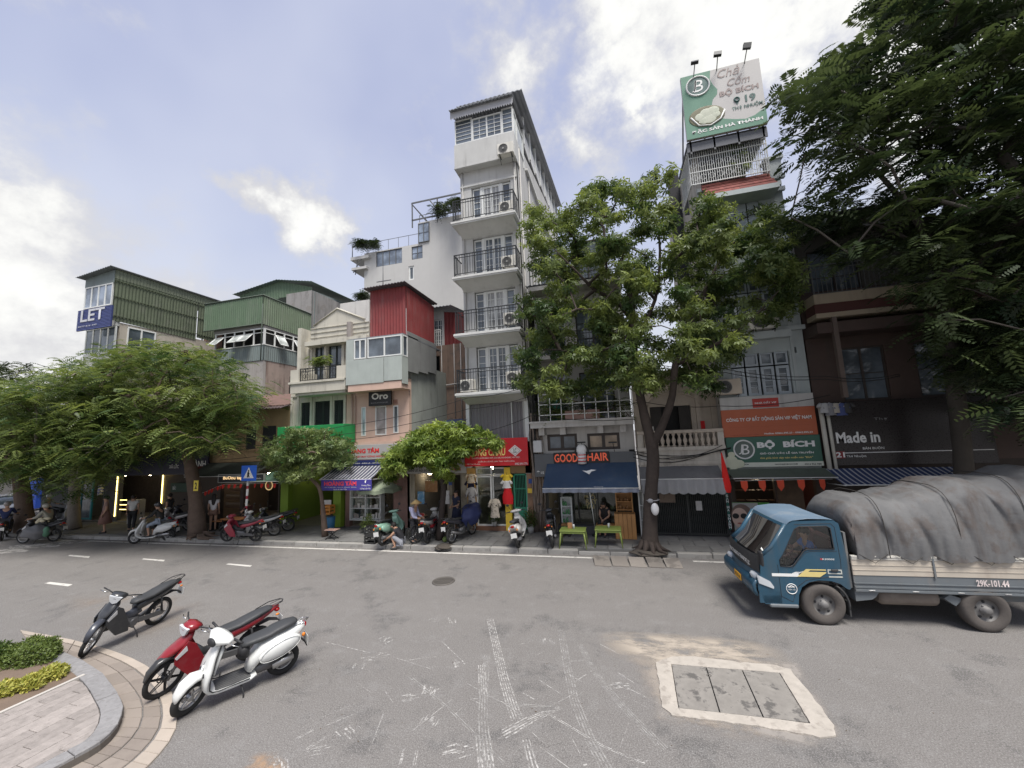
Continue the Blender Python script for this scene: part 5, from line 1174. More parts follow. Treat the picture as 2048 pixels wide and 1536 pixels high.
# small dark sheds between
W1=thing('roof_shed','cluttered dark rooftop shed between the two green tin houses','shed',(FX(425,650,23),23,0))
w=MB();w.box(FX(409,650,23),FX(432,650,23),23,26,6,FZ(420,640,23));w.obj('brick_wall',mat('brown brick',(.20,.12,.085),.9,blot=.5,streak=.5,bump=.5),W1)
w=MB();corr(w,(FX(412,620,22.5),22.5),(FX(452,620,22.5),22.5),FZ(430,650,22.5),FZ(430,622,22.5));w.obj('tin_wall',m_gt3,W1)
w=MB();croof(w,(FX(405,615,22),22,FZ(408,615,22)),(FX(465,606,22),22,FZ(440,606,22)),(FX(405,615,22),27,FZ(408,613,22)),(FX(465,606,22),27,FZ(440,603,22)));w.obj('roof',m_roof,W1)
MB().tube([F(404,690,22),F(405,640,22),F(412,628,22)],.05,5).obj('pipe',MATS['old white pipe'],W1)
# ---------- house with the LET sign
lx0_,lx1_=FX(168,690,Y0),FX(227,690,Y0)
E_=thing('green_corner_house','tall house with long dark green tin side and glazed front storey','house',((lx0_+lx1_)/2,Y0,0))
z_bot,zSb,zSt,zW1,zR=FZ(200,715,Y0),FZ(200,655,Y0),FZ(200,618,Y0),FZ(215,572,Y0),FZ(230,548,Y0)
YL=21.4
w=MB();w.box(lx0_,lx1_,Y0,Y0+.2,3,zSb-1.6);w.box(lx0_,lx1_,Y0+.001,Y0+.2,zSb-.02,zSt);w.obj('front_wall',m_wwall,E_)
window(E_,lx0_,lx1_,zSb-1.58,zSb-.03,Y0+.02,4,1,1,fr=MW,gl=MG)
window(E_,lx0_+.1,lx1_-.08,zSt+.02,zW1,Y0-.25,4,1,1,fr=MW,gl=mgb,fw=.07)
box_part(E_,'front_panel',m_gt3,lx0_+.05,lx1_,Y0-.24,Y0-.18,zW1+.001,zR+.1)
w=MB();w.box(lx1_-.2,lx1_,Y0+.21,Y0+.6,3,zSb+.2);w.box(lx1_-.2,lx1_,Y0+2.1,YL,3,zSb+.2);w.box(lx1_-.2,lx1_,Y0+.6,Y0+2.1,3,zSb-1.5);w.box(lx1_-.2,lx1_,Y0+.6,Y0+2.1,zSb+.05,zSb+.2)
w.obj('side_wall',mat('stained beige render',(.42,.38,.32),.9,streak=.8,scol=(.20,.17,.14),blot=.45,bcol=(.27,.235,.20),bump=.3),E_)
w=MB();
for yk in(Y0+.6,Y0+1.3,Y0+2.04):w.box(lx1_-.02,lx1_+.03,yk,yk+.07,zSb-1.5,zSb+.05)
w.box(lx1_-.02,lx1_+.028,Y0+.6,Y0+2.1,zSb-.02,zSb+.06);w.obj('side_window_frame',MW,E_);box_part(E_,'pane',MG,lx1_-.06,lx1_-.03,Y0+.6,Y0+2.1,zSb-1.5,zSb)
m_dg=mat('dark green tin side',(.095,.115,.072),.7,streak=.8,scol=(.05,.062,.042),var=.2,blot=.35,bcol=(.14,.145,.115))
zlo,zhi=zSb+.15,zR+.15
w=MB();corr(w,(lx1_+.04,Y0-.25),(lx1_+.04,YL-1.5),zlo+.1,zhi-.55,zlo-.05,zhi-.45,.17,.018);w.obj('tin_side',m_dg,E_)
w=MB();corr(w,(lx1_+.04,YL-1.45),(lx1_+.04,YL),zlo+.15,zhi-.45,zlo+.1,zhi-.5,.17,.018);w.obj('tin_side',m_dg,E_)
w=MB();corr(w,(lx1_+.055,Y0-.25),(lx1_+.055,YL),zhi-.57,zhi,zhi-.5,zhi-.02,.17,.012);w.obj('tin_side',mat('faded green tin',(.15,.17,.12),.65,streak=.3),E_)
w=MB();
for t_ in(.12,.48,.78):w.box(lx1_+.06,lx1_+.10,Y0-.25,YL,zlo+(zhi-zlo)*t_,zlo+(zhi-zlo)*t_+.035)
w.obj('batten',m_dg,E_)
w=MB();croof(w,(lx0_-.2,Y0-.6,zhi-.25),(lx1_+.22,Y0-.6,zhi+.04),(lx0_-.2,YL+.3,zhi-.3),(lx1_+.22,YL+.3,zhi+.04),.2);w.obj('roof',m_roof,E_)
YLs=Y0-.6
s=sign('roof_sign','navy slatted rooftop sign reading LET on the green tin house',FX(155,635,YLs),FX(222,635,YLs),FZ(190,657,YLs),FZ(190,616,YLs),YLs+.02,mat('navy sign backing',(.03,.04,.13),.5),th=.06,grp=None)
zz0,zz1=FZ(190,657,YLs),FZ(190,616,YLs);zn=zz0
slm=MB().box(-(FX(222,635,YLs)-FX(155,635,YLs))/2,(FX(222,635,YLs)-FX(155,635,YLs))/2,-.02,.0,-.03,.03).mesh('slat',mat('blue slat',(.05,.065,.19),.5,rn=.1))
while zn<zz1-.04:put_piece('slat',slm,s,((FX(155,635,YLs)+FX(222,635,YLs))/2,YLs+.015,zn+.04));zn+=.085
m_ls=mat('silver lettering',(.55,.55,.56),.35,metal=.3,bump=0)
PT(s,'LET',160,645,210,613,YLs-.03,m_ls,bold=.02,ext=.03);PT(s,'0777 816 393',156,656,193,647,YLs-.03,m_ls,bold=.01)
# dark shops below the flame tree
DS=thing('shop_row','dim ground floor shops under the large feathery tree','shop',(FX(270,1000,Y0),Y0,0))
d0,d1=FX(150,1000,Y0),FX(428,1000,Y0)
m_dk=mat('dark shop facade',(.07,.07,.075),.7,streak=.5)
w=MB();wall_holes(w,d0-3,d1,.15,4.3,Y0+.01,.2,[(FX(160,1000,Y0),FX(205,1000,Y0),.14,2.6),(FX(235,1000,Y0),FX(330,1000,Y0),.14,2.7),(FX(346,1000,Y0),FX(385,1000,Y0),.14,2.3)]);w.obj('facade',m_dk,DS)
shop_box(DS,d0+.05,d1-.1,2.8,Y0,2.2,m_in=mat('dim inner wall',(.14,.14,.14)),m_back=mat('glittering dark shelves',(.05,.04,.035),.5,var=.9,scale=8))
window(DS,FX(162,1000,Y0),FX(186,1000,Y0),.2,2.5,Y0-.05,1,1,1,fr=mat('teal shop frame',(.02,.22,.26),.5),gl=glass_mat('reflecting shop glass',(.14,.17,.19)),fw=.1,name='shop_door')
box_part(DS,'teal_panel',mat('teal board',(.03,.22,.22),.6),FX(166,930,Y0-.1),FX(180,930,Y0-.1),Y0-.1,Y0-.05,2.7,3.9)
mb_=MB();mb_.cyl((FX(201,985,Y0-.3),Y0-.3,FZ(201,990,Y0-.3)),.12,.55,12);o=mb_.obj('barber_pole',mat('blue white barber stripe',(.6,.6,.62),.4,stripe=((.05,.08,.4),.16,2)),None,label='blue and white barber pole beside the teal shop door',cat='barber pole')
lit=mat('warm light strip',(1,.78,.25),emit=3.0,bump=0)
ls=MB();la,lb_,lc=FX(233,1000,Y0),FX(241,965,Y0),FX(324,1000,Y0)
ls.box(la,la+.05,Y0-.06,Y0-.03,.4,2.65);ls.box(la,FX(345,965,Y0),Y0-.06,Y0-.03,2.65,2.69);ls.box(lc,lc+.05,Y0-.06,Y0-.03,1.1,2.65)
for z_ in(.75,1.0,1.25):ls.box(la+.25,la+.75,Y0+.02,Y0+.04,z_,z_+.03);ls.box(lc+.15,lc+.6,Y0+.02,Y0+.04,z_,z_+.03)
ls.obj('light_strip',lit,DS)
box_part(DS,'counter',mat('silver grey counter',(.30,.29,.28),.5),FX(265,1010,Y0-.3),FX(282,1010,Y0-.3),Y0-.5,Y0-.1,.15,1.35)
YXa=Y0-.3
s=sign('shop_sign','long dark navy sign with white lettering under the feathery tree',FX(222,925,YXa),FX(416,925,YXa),FZ(330,950,YXa),FZ(330,888,YXa),YXa,mat('midnight sign face',(.012,.012,.035),.4))
PT(s,'XÃ LỐC',338,937,358,926,YXa-.006,m_wt,bold=.02);PT(s,'& LÀNH',373,935,412,918,YXa-.006,m_wt,bold=.02)
for i,(a_,b_)in enumerate(((370,906),(378,913),(300,905))):c=F(a_,b_,YXa-.008);MB().ball(tuple(c),.03,.01,.03,8,6).obj('star_dot',m_wt,s)
s=sign('shop_sign','green sign board low beside the pavement tree',FX(342,965,Y0-.25),FX(390,965,Y0-.25),FZ(365,984,Y0-.25),FZ(365,966,Y0-.25),Y0-.25,mat('dark green sign',(.03,.06,.04),.6))
PT(s,'NHÀ 11',345,980,352,970,Y0-.256,m_wt)
s=sign('shop_sign','yellow sign with a black mark fixed on the brown tree trunk',FX(387,970,13.1),FX(396,970,13.1),FZ(392,982,13.1),FZ(392,961,13.1),13.1,mat('yellow plate',(.75,.6,.08),.5),th=.02,grp=None)
PT(s,'2',389,978,394,965,13.09,m_bt,bold=.03)
bulb=mat('warm bulb glass',(1,.82,.55),emit=22,bump=0)  # jewellery, cafe and barber are lit; bulbs elsewhere are added to brighten dark shops
for px,Yd,z_,lb in((250,.9,2.6,'jewellery shop, left one'),(300,.9,2.6,'jewellery shop, right one'),(372,.8,2.2,'green sign shop, added to brighten it'),(462,.9,2.45,'cafe above the bottles'),(505,1.0,2.5,'cafe, inner left'),(538,1.2,2.5,'cafe, inner right'),(625,1.4,2.7,'green passage, added to brighten it'),(735,.8,2.5,'sewing machine shop, added to brighten it'),(860,.9,2.4,'low shop, added to brighten it'),(985,.8,2.6,'clothes shop, added to brighten it'),(1150,1.2,2.7,'barber shop, left one'),(1200,1.2,2.7,'barber shop, right one'),(1510,1.0,2.1,'food shop, added to brighten it')):
 x_=FX(px,960,Y0+Yd);t=thing('ceiling_or_fill_lamp','lit ceiling lamp inside the '+lb,'lamp',(x_,Y0+Yd,z_-.1));MB().ball((x_,Y0+Yd,z_-.06),.085,.085,.06).obj('bulb',bulb,t);MB().cyl((x_,Y0+Yd,z_),.03,.12,8).obj('holder',m_iron,t)
 # far left: dark house fronts of the side street and tree mass
FL=thing('side_street_house','dark house front far left behind the trees','house',(-46,22,0))
w=MB();w.box(-60,-37.5,21,29,0,7.5);w.obj('wall',mat('dim side street wall',(.10,.095,.09),.9,var=.3),FL)
w=MB();w.box(-45,-39.5,20.9,20.99,.3,2.8);w.obj('shop_shutter',mat('dark blue shutter',(.03,.05,.16)),FL)
box_part(FL,'awning_strip',mat('pale awning strip',(.4,.4,.38)),-44,-38.5,19.9,20.9,6.3,6.45)
bc=MB();q=F(72,1005,18.5);bc.bbox(q.x-.5,q.x+.6,18.2,19,.15,2.2,.03);bc.obj('blue_cabinet',mat('blue street cabinet',(.02,.07,.40),.5),None,label='bright blue tarpaulin covered stall beyond the trees far left',cat='stall')
# ---------- white house behind the big tree, barber shop below
bx0_,bx1_=tx1+.28,FX(1268,870,Y0)
B9=thing('barber_house','pale house with planted balcony above the barber shop behind the big tree','house',((bx0_+bx1_)/2,Y0,0))
m_b9=mat('dirty white plaster',(.47,.455,.43),.9,streak=.6,scol=(.20,.19,.175),bump=.2,blot=.15,bcol=(.34,.33,.31))
zb1=FZ(1170,903,Y0);zb2=FZ(1170,846,Y0-.6)
bw=[(FX(1095,890,Y0),FX(1155,890,Y0),FZ(1125,901,Y0),FZ(1125,868,Y0)),(FX(1175,885,Y0),FX(1240,885,Y0),FZ(1205,899,Y0),FZ(1205,866,Y0))]
w=MB();wall_holes(w,bx0_,bx1_,zb1-.05,zb2,Y0,.22,bw);w.obj('front_wall',m_b9,B9)
m_brf=mat('dark brown window frame',(.055,.045,.04),.6)
window(B9,*bw[0][:2],bw[0][2],bw[0][3],Y0+.03,2,1,1,fr=m_brf,gl=MG,fw=.1);window(B9,*bw[1][:2],bw[1][2],bw[1][3],Y0+.03,2,1,1,fr=m_brf,gl=glass_mat('tan blind glass',(.30,.23,.16)),fw=.1)
w=MB();w.box(bx0_-.05,bx1_,Y0-.75,Y0-.004,zb2-.12,zb2+.06);w.box(bx0_-.1,bx1_,Y0-.8,Y0-.004,zb2+.06,zb2+.14)
for xx in(1078,1120,1195,1240):x_=FX(xx,860,Y0-.4);w.box(x_,x_+.22,Y0-.5,Y0-.004,zb2-.4,zb2-.12)
w.obj('balcony_slab',m_b9,B9)
YB9=Y0+.9;zt9=FZ(1170,566,YB9)
zz9=[zb2+.05,zb2+2.9,zb2+5.9]
hs=[]
for k in range(3):
 z=zz9[k];hs+=[(bx0_+.35,bx0_+1.35,z,z+2.1),(bx0_+1.8,bx0_+3.2,z,z+2.1)]
w=MB();wall_holes(w,bx0_,bx1_,zb2,zt9,YB9,.2,hs);w.obj('upper_wall',m_b9,B9)
for h in hs:window(B9,h[0],h[1],h[2],h[3],YB9+.06,2,1,3,gl=MG,fr=m_brf if h[1]-h[0]>1.2 else MW,name='balcony_door')
for k in(1,2):
 z=zz9[k];w=MB();w.box(bx0_-.05,bx1_,YB9-.8,YB9-.004,z-.2,z-.02);w.obj('balcony_slab',m_b9,B9);railing(B9,bx0_+.05,bx1_-.05,z+.03,z+.9,YB9-.75,m_iron,.12)
w=MB();croof(w,(bx0_-.2,YB9-.6,zt9),(bx1_+.1,YB9-.6,zt9),(bx0_-.2,YB9+9,zt9+.8),(bx1_+.1,YB9+9,zt9+.8));w.obj('roof',m_roof,B9)
MB().box(bx0_,bx0_+.2,YB9+.21,YB9+9,.2,zt9).obj('side_wall',m_gwall,B9);MB().box(bx1_-.2,bx1_,YB9+.21,YB9+9,.2,zt9).obj('side_wall',m_gwall,B9)
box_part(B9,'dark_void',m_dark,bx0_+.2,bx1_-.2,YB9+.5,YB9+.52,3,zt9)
# balcony cage with things, plants, pink planter
w=MB();xa,xb=FX(1078,830,Y0-.7),FX(1265,830,Y0-.7)
for z_ in(zb2+.35,zb2+.75,zb2+1.15):w.box(xa,xb,Y0-.74,Y0-.71,z_,z_+.03)
for k in range(9):x_=xa+(xb-xa)*k/8;w.box(x_,x_+.03,Y0-.74,Y0-.70,zb2+.1,zb2+1.2)
w.obj('balcony_rail',MW,B9)
MB().bbox(FX(1130,830,Y0-.6),FX(1200,830,Y0-.6),Y0-.66,Y0-.4,zb2+.15,zb2+.5,.02).obj('flower_trough',mat('faded pink trough',(.32,.20,.17),.7),None,label='long faded pink flower trough on the balcony above the barber shop',cat='planter')
tk=MB();tk.cyl((FX(1110,800,Y0+.3),Y0+.3,zb2+.15),.32,1.1,16);tk.obj('water_tank',mat('green plastic tank',(.03,.16,.12),.4),None,label='green plastic water tank on the balcony behind the leaves',cat='water tank')
# white crate left of barber
w=MB();w.bbox(FX(1066,880,Y0-.3),FX(1083,880,Y0-.3),Y0-.35,Y0-.05,FZ(1075,905,Y0-.3),FZ(1075,881,Y0-.3),.02);w.obj('white_fascia_end',mat('white enamel box',(.55,.55,.54),.5),B9)
# ground floor
YGf=Y0
qx0,qx1=FX(1070,1000,YGf),FX(1275,1000,YGf)
w=MB();w.box(qx0,FX(1085,1000,Y0),Y0-.05,Y0+.2,.15,2.6);w.obj('pillar',mat('old brown pillar',(.25,.19,.15),.9,streak=.7,scol=(.05,.04,.04)),B9)
w=MB();w.box(FX(1266,1000,Y0),qx1+.03,Y0-.05,Y0+.2,.15,3.2);w.obj('pillar',m_dark,B9)
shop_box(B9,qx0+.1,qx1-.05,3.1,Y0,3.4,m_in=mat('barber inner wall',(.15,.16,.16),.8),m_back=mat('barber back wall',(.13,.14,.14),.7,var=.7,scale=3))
window(B9,FX(1118,1000,Y0),FX(1236,1000,Y0),.45,2.6,Y0+.05,3,1,1,fr=mat('thin black frame',(.02,.02,.02),.5),gl=clear_glass('barber glass',(.6,.66,.66)),fw=.04,name='shop_window')
box_part(B9,'doorstep',mat('dark stone step',(.08,.08,.08),.7),FX(1118,1050,Y0),FX(1236,1050,Y0),Y0-.3,Y0+.04,.15,.44)
PT(B9,'ĐỒ',1168,1000,1190,986,Y0+.02,mat('gold window lettering',(.45,.38,.2),.5));PT(B9,'RAY',1172,1008,1194,998,Y0+.02,MATS['gold window lettering'],bold=.02);PT(B9,'TAI',1172,1017,1188,1009,Y0+.02,MATS['gold window lettering'],bold=.02)
# fascia and Good Hair sign
YS9=Y0-.25
a,b=F(1070,945,YS9),F(1275,945,YS9)
s=sign('shop_sign','grey barber shop fascia with black backed red lettering',a.x,b.x,FZ(1150,953,YS9),FZ(1150,906,YS9),YS9,mat('grey fascia sheet',(.115,.12,.125),.6))
MB().bbox(FX(1107,915,YS9-.04),FX(1219,915,YS9-.04),YS9-.05,YS9-.004,FZ(1160,930,YS9),FZ(1160,904,YS9),.03).obj('letter_back',mat('black letter backing',(.015,.015,.015),.4),s)
m_or=mat('orange red lettering',(.80,.13,.06),.45,bump=0,emit=.12)
PT(s,'GOOD',1109,925,1155,907,YS9-.065,m_or,bold=.02,ext=.02);PT(s,'HAIR',1175,922,1216,905,YS9-.065,m_or,bold=.02,ext=.02)
cp=F(1164,916,YS9-.1);w=MB();w.cyl((cp.x,cp.y,cp.z-.22),.16,.42,14);w.obj('pole_roll',mat('red white barber stripe',(.75,.74,.72),.4,stripe=((.6,.03,.03),.12,2)),s)
MB().ball((cp.x,cp.y,cp.z+.32),.2,.12,.22).obj('pole_globe',mat('white globe',(.75,.75,.73),.3),s)
w=MB();w.torus((cp.x,cp.y,cp.z+.26),.24,.035,1,20,6);w.obj('pole_ring',MATS['black letter backing'],s)
PT(s,'15',1082,948,1088,943,YS9-.006,m_wt,bold=.02);PT(s,'*',1074,948,1079,941,YS9-.006,m_wt,bold=.05)
for(lx,lb)in((1165,'left'),(1228,'right')):
 p=F(lx,885,YS9-.3);z0_=FZ(lx,903,YS9);t=thing('spot_lamp',f'thin black spot lamp arm above the barber sign, {lb} one','lamp',(p.x,YS9,z0_))
 w=MB();w.tube([(p.x,YS9,z0_),(p.x-.05,YS9-.2,p.z)],.012,5);w.obj('arm',m_iron,t);MB().box(p.x-.2,p.x+.1,YS9-.28,YS9-.16,p.z-.02,p.z+.03).obj('lamp_head',m_iron,t)
zw9t,zw9b=FZ(1130,925,Y0-.3),FZ(1130,977,Y0-1.6)
awn=awning('big dark blue awning with white bird in front of the barber shop',FX(1090,940,Y0-.8),FX(1273,940,Y0-.8),FZ(1130,927,Y0-.3),FZ(1130,976,Y0-1.5),Y0-.3,1.2,mat('royal blue canvas',(.035,.065,.12),.75,streak=.5,scol=(.07,.09,.12),var=.2),valance=.16,vm=mat('grey blue valance',(.20,.22,.27),.8))
yb_=Y0-.95;c=F(1176,943,yb_-.12)
w=MB();w.add([(c.x-.2,c.y,c.z+.04),(c.x-.05,c.y,c.z+.02),(c.x+.12,c.y,c.z+.07),(c.x+.3,c.y,c.z+.05),(c.x+.12,c.y-.01,c.z-.0),(c.x+.04,c.y-.02,c.z-.1),(c.x-.06,c.y-.02,c.z-.04)],[(0,1,6),(1,2,4,5,6),(2,3,4)]);w.obj('bird_emblem',m_wt,awn)
PT(awn,'GIẢN DỊ CÀ PHÊ',1188,975,1206,972.5,Y0-1.52,m_wt);PT(awn,'TRÀ ĐÁ SINH TỐ',1190,979,1206,976.5,Y0-1.52,m_wt)
# shelf cabinet, wooden counter, benches
def shelf_rack(label,x0,x1,z1,Y,d,m,ns,goods,name='shelf_rack',z0=.15):
 t=thing(name,label,'shelf',((x0+x1)/2,Y+d/2,z0));w=MB()
 w.box(x0,x0+.04,Y,Y+d,z0,z1);w.box(x1-.04,x1,Y,Y+d,z0,z1);w.box(x0+.04,x1-.04,Y+d-.02,Y+d,z0,z1);w.obj('frame',m,t)
 for k in range(ns+1):
  z_=z0+.05+(z1-z0-.08)*k/ns;MB().box(x0+.041,x1-.041,Y+.005,Y+d-.021,z_,z_+.03).obj('shelf',m,t)
 g=MB()
 for k in range(ns):
  z_=z0+.08+(z1-z0-.08)*k/ns;x_=x0+.08
  while x_<x1-.12:
   r_=rnd.uniform(.025,.05);h_=rnd.uniform(.08,.2);g.tube([(x_,Y+.1,z_),(x_,Y+.1,z_+h_*.7),(x_,Y+.1,z_+h_)],[r_,r_,r_*.5],7);x_+=r_*2.6
 g.obj('shelf_goods',goods,t,kind='stuff');return t
m_wood=mat('honey pine wood',(.46,.235,.085),.6,var=.3,scale=3,streak=.4,scol=(.28,.13,.05))
x0_,x1_=FX(1231,1000,Y0-.5),FX(1265,1000,Y0-.5)
shelf_rack('honey wooden shelf with jars and bottles right of the barber window',x0_,x1_,2.25,Y0-.45,.35,m_wood,4,mat('mixed jars',(.30,.16,.07),.3,var=.9,scale=20),z0=1.0)
t=thing('counter','plain upright wooden counter box beside the tree trunk','counter',((x0_+x1_)/2,Y0-.6,.15));w=MB()
for k in range(5):a_=FX(1230,1050,Y0-.6)+k*(FX(1272,1050,Y0-.6)-FX(1230,1050,Y0-.6))/5;w=MB().bbox(a_+.004,a_+(FX(1272,1050,Y0-.6)-FX(1230,1050,Y0-.6))/5-.004,Y0-.85,Y0-.45,.15,1.0+.003*(k%2),.005);w.obj('board',m_wood,t)
def stool_bench(label,px,py,w_):
 c=G(px,py,.15);t=thing('bench',label,'bench',c)
 for k in range(5):MB().box(c.x-w_/2,c.x+w_/2,c.y+k*.07,c.y+k*.07+.055,.55,.58).obj('slat',m_wood,t)
 for sx_ in(-1,1):MB().box(c.x+sx_*(w_/2-.06)-.03,c.x+sx_*(w_/2-.06)+.03,c.y,c.y+.33,.15,.549).obj('leg',mat('dark bench leg',(.05,.04,.04)),t)
stool_bench('slatted wooden bench behind the right green table',1215,1075,.75)
stool_bench('slatted wooden stool behind the left green table',1133,1074,.35)
shelf_rack('white wire rack with green packets left of the barber window',FX(1121,1000,Y0-.4),FX(1143,1000,Y0-.4),1.5,Y0-.4,.3,mat('white wire',(.6,.62,.6),.5),4,mat('green white packets',(.10,.28,.12),.5,var=.9,scale=25))
def plastic_table(px,py,label):
 c=G(px,py,.15);t=thing('plastic_table',label,'table',(c.x,c.y+.3,.15),group='green plastic tables on the pavement');m=mat('olive green plastic',(.20,.26,.06),.45,var=.06,bump=0)
 cx_,cy_=c.x,c.y+.3;MB().bbox(cx_-.43,cx_+.43,cy_-.3,cy_+.3,.68,.715,.015).obj('tabletop',m,t);w=MB()
 w.box(cx_-.39,cx_+.39,cy_-.27,cy_-.25,.62,.679);w.box(cx_-.39,cx_+.39,cy_+.25,cy_+.27,.62,.679);w.box(cx_-.39,cx_-.37,cy_-.25,cy_+.25,.62,.679);w.box(cx_+.37,cx_+.39,cy_-.25,cy_+.25,.62,.679);w.obj('apron',m,t)
 for a_ in(-1,1):
  for b_ in(-1,1):MB().tube([(cx_+a_*.44,cy_+b_*.31,.15),(cx_+a_*.38,cy_+b_*.25,.66)],[.018,.034],6).obj('leg',m,t)
 return t,(cx_,cy_)
_,c1=plastic_table(1146,1098,'green plastic table left of the parasol pole');_,c2=plastic_table(1218,1096,'green plastic table right of the parasol pole, in front of the seated woman')
for(cx_,cy_),lb in((c1,'drinking glass on the left green table'),(c2,'drinking glass on the right green table')):
 MB().tube([(cx_+.03,cy_,.716),(cx_+.03,cy_,.86)],[.03,.04],10).obj('glass',mat('cloudy glass',(.5,.52,.5),.1),None,label=lb,cat='glass')
MB().bbox(c1[0]-.18,c1[0]-.02,c1[1]+.05,c1[1]+.08,.716,.90,.004).obj('menu_card',mat('orange menu card',(.45,.22,.1),.5),None,label='orange menu card standing on the left green table',cat='menu')
p0=G(1192,1071,.15);t=thing('parasol_pole','thin leaning white pole propping the blue awning','pole',p0)
MB().tube([p0,(F(1178,975,Y0-1.4))],.015,6).obj('pole',MW,t);MB().cyl(p0,.16,.03,14).obj('foot_plate',m_iron,t)
# ---------- beige balustrade house
ex0_,ex1_=FX(1272,860,Y0),FX(1437,860,Y0)
B10=thing('balustrade_house','beige old house with arched window and stone balustrade over folding gate','house',((ex0_+ex1_)/2,Y0,0))
m_be=mat('warm beige plaster',(.47,.405,.335),.9,streak=.6,scol=(.20,.165,.13),bump=.2,blot=.2,bcol=(.34,.29,.24))
zt10=FZ(1400,735,Y0+.7);zfl=FZ(1350,905,Y0)
YW=Y0+.7;h10=[(FX(1302,850,YW),FX(1384,850,YW),zfl,FZ(1345,812,YW))]
w=MB();wall_holes(w,ex0_,ex1_,zfl-.1,zt10,YW,.22,h10);w.obj('upper_wall',m_be,B10)
w=MB();w.box(ex0_,ex1_,YW-.1,YW-.004,zt10-.25,zt10-.1);w.box(ex0_,ex1_,YW-.06,YW-.004,zt10-.5,zt10-.44)
for xx in(1286,1395,1425):x_=FX(xx,800,YW);w.box(x_-.1,x_+.1,YW-.07,YW-.003,zfl,zt10-.5)
w.obj('pilaster',m_be,B10)
ar=MB();cxa,cza=FX(1343,800,YW),FZ(1343,812,YW);pts=[(cxa+math.cos(t_)*.95,YW-.03,cza+.02+math.sin(t_)*.5)for t_ in[math.pi*k/12 for k in range(13)]];ar.tube(pts,.05,6);ar.obj('arch_moulding',m_be,B10)
for a_,b_ in((h10[0][0]+.01,h10[0][0]+.42),(h10[0][1]-.42,h10[0][1]-.01)):
 sh=MB();sh.box(a_,b_,YW+.06,YW+.1,zfl,h10[0][3]-.01)
 z_=zfl+.1
 while z_<h10[0][3]-.1:sh.box(a_+.05,b_-.05,YW+.04,YW+.06,z_,z_+.04);z_+=.075
 sh.obj('shutter',mat('brown black shutter',(.045,.04,.035),.7,var=.4),B10)
box_part(B10,'dark_void',m_dark,h10[0][0]-.1,h10[0][1]+.1,YW+.3,YW+.32,zfl-.1,h10[0][3]+.1)
YBl=Y0-.35;zr1=FZ(1370,865,YBl);zr0_=FZ(1370,893,YBl)
w=MB();w.bbox(ex0_,ex1_+.05,YBl-.1,YBl+.12,zr1-.02,zr1+.10,.015);w.obj('balustrade_rail',m_be,B10)
w=MB();w.box(ex0_-.02,ex1_+.06,YBl-.14,YW,zr0_-.12,zr0_);w.box(ex0_,ex1_+.03,YBl-.06,Y0+.2,zr0_-.9,zr0_-.121);w.box(ex0_-.02,ex1_+.06,YBl-.12,YBl-.06,zr0_-.62,zr0_-.5)
for x_ in(ex0_,ex1_-.15):w.box(x_,x_+.2,YBl-.08,YBl+.1,zr0_,zr1-.021)
w.obj('balcony_base',mat('stained white balcony',(.50,.46,.40),.9,streak=.8,scol=(.20,.17,.14)),B10)
bal=MB();bal.tube([(0,0,0),(0,0,.06),(0,0,.10),(0,0,.2),(0,0,.30),(0,0,.42),(0,0,.5),(0,0,.56),(0,0,.62)],[.065,.065,.035,.06,.075,.04,.032,.06,.062],10)
bh=zr1-.02-zr0_;bal=bal.tf(Matrix.Diagonal((1,1,bh/.62,1)));bme=bal.mesh('baluster',m_be);nb_=13
for k in range(nb_):put_piece('baluster',bme,B10,(ex0_+.3+(ex1_-ex0_-.55)*k/(nb_-1),YBl,zr0_))
w=MB();c0=F(1272,905,YBl-.2);
for dz_,ph in((0,0),(-.1,1),(-.22,2)):w.tube([(ex0_-.2+(ex1_-ex0_+.4)*k/10,YBl-.18,zr0_-.1+dz_-.22*math.sin(math.pi*k/10*(1+.2*ph)))for k in range(11)],.014,5)
w.obj('sagging_cable',mat('black cable',(.015,.015,.015),.6),B10,kind='stuff')
poster('small red flag folded against the beige balcony wall',1401,842,1411,860,YW-.12,mat('red flag cloth',(.55,.02,.02),.8),'flag','flag',.03)
w=MB();c_=F(1303,862,YBl-.0);w.cyl((c_.x,c_.y,zr1+.1),.09,.16,10);w.obj('flower_pot',mat('white pot',(.55,.54,.52),.6),None,label='small white flower pot on the beige balustrade',cat='flower pot')
MB().bbox(FX(1280,925,Y0-.4),FX(1310,925,Y0-.4),Y0-.5,Y0-.36,FZ(1290,925,Y0-.4),FZ(1290,912,Y0-.4),.05).obj('rolled_cloth',mat('dirty white bundle',(.45,.43,.4),.8),None,label='white rolled bundle wedged under the beige balcony left of the trunk',cat='bundle')
awning('grey scalloped awning above the folding gate',FX(1278,940,Y0-.6),FX(1440,940,Y0-.6),FZ(1380,928,Y0-.3),FZ(1380,957,Y0-1.2),Y0-.3,.9,mat('grey canvas',(.16,.16,.165),.85,streak=.3),valance=.45,vm=mat('light grey canvas',(.27,.27,.275),.85,streak=.4),scal=.07)
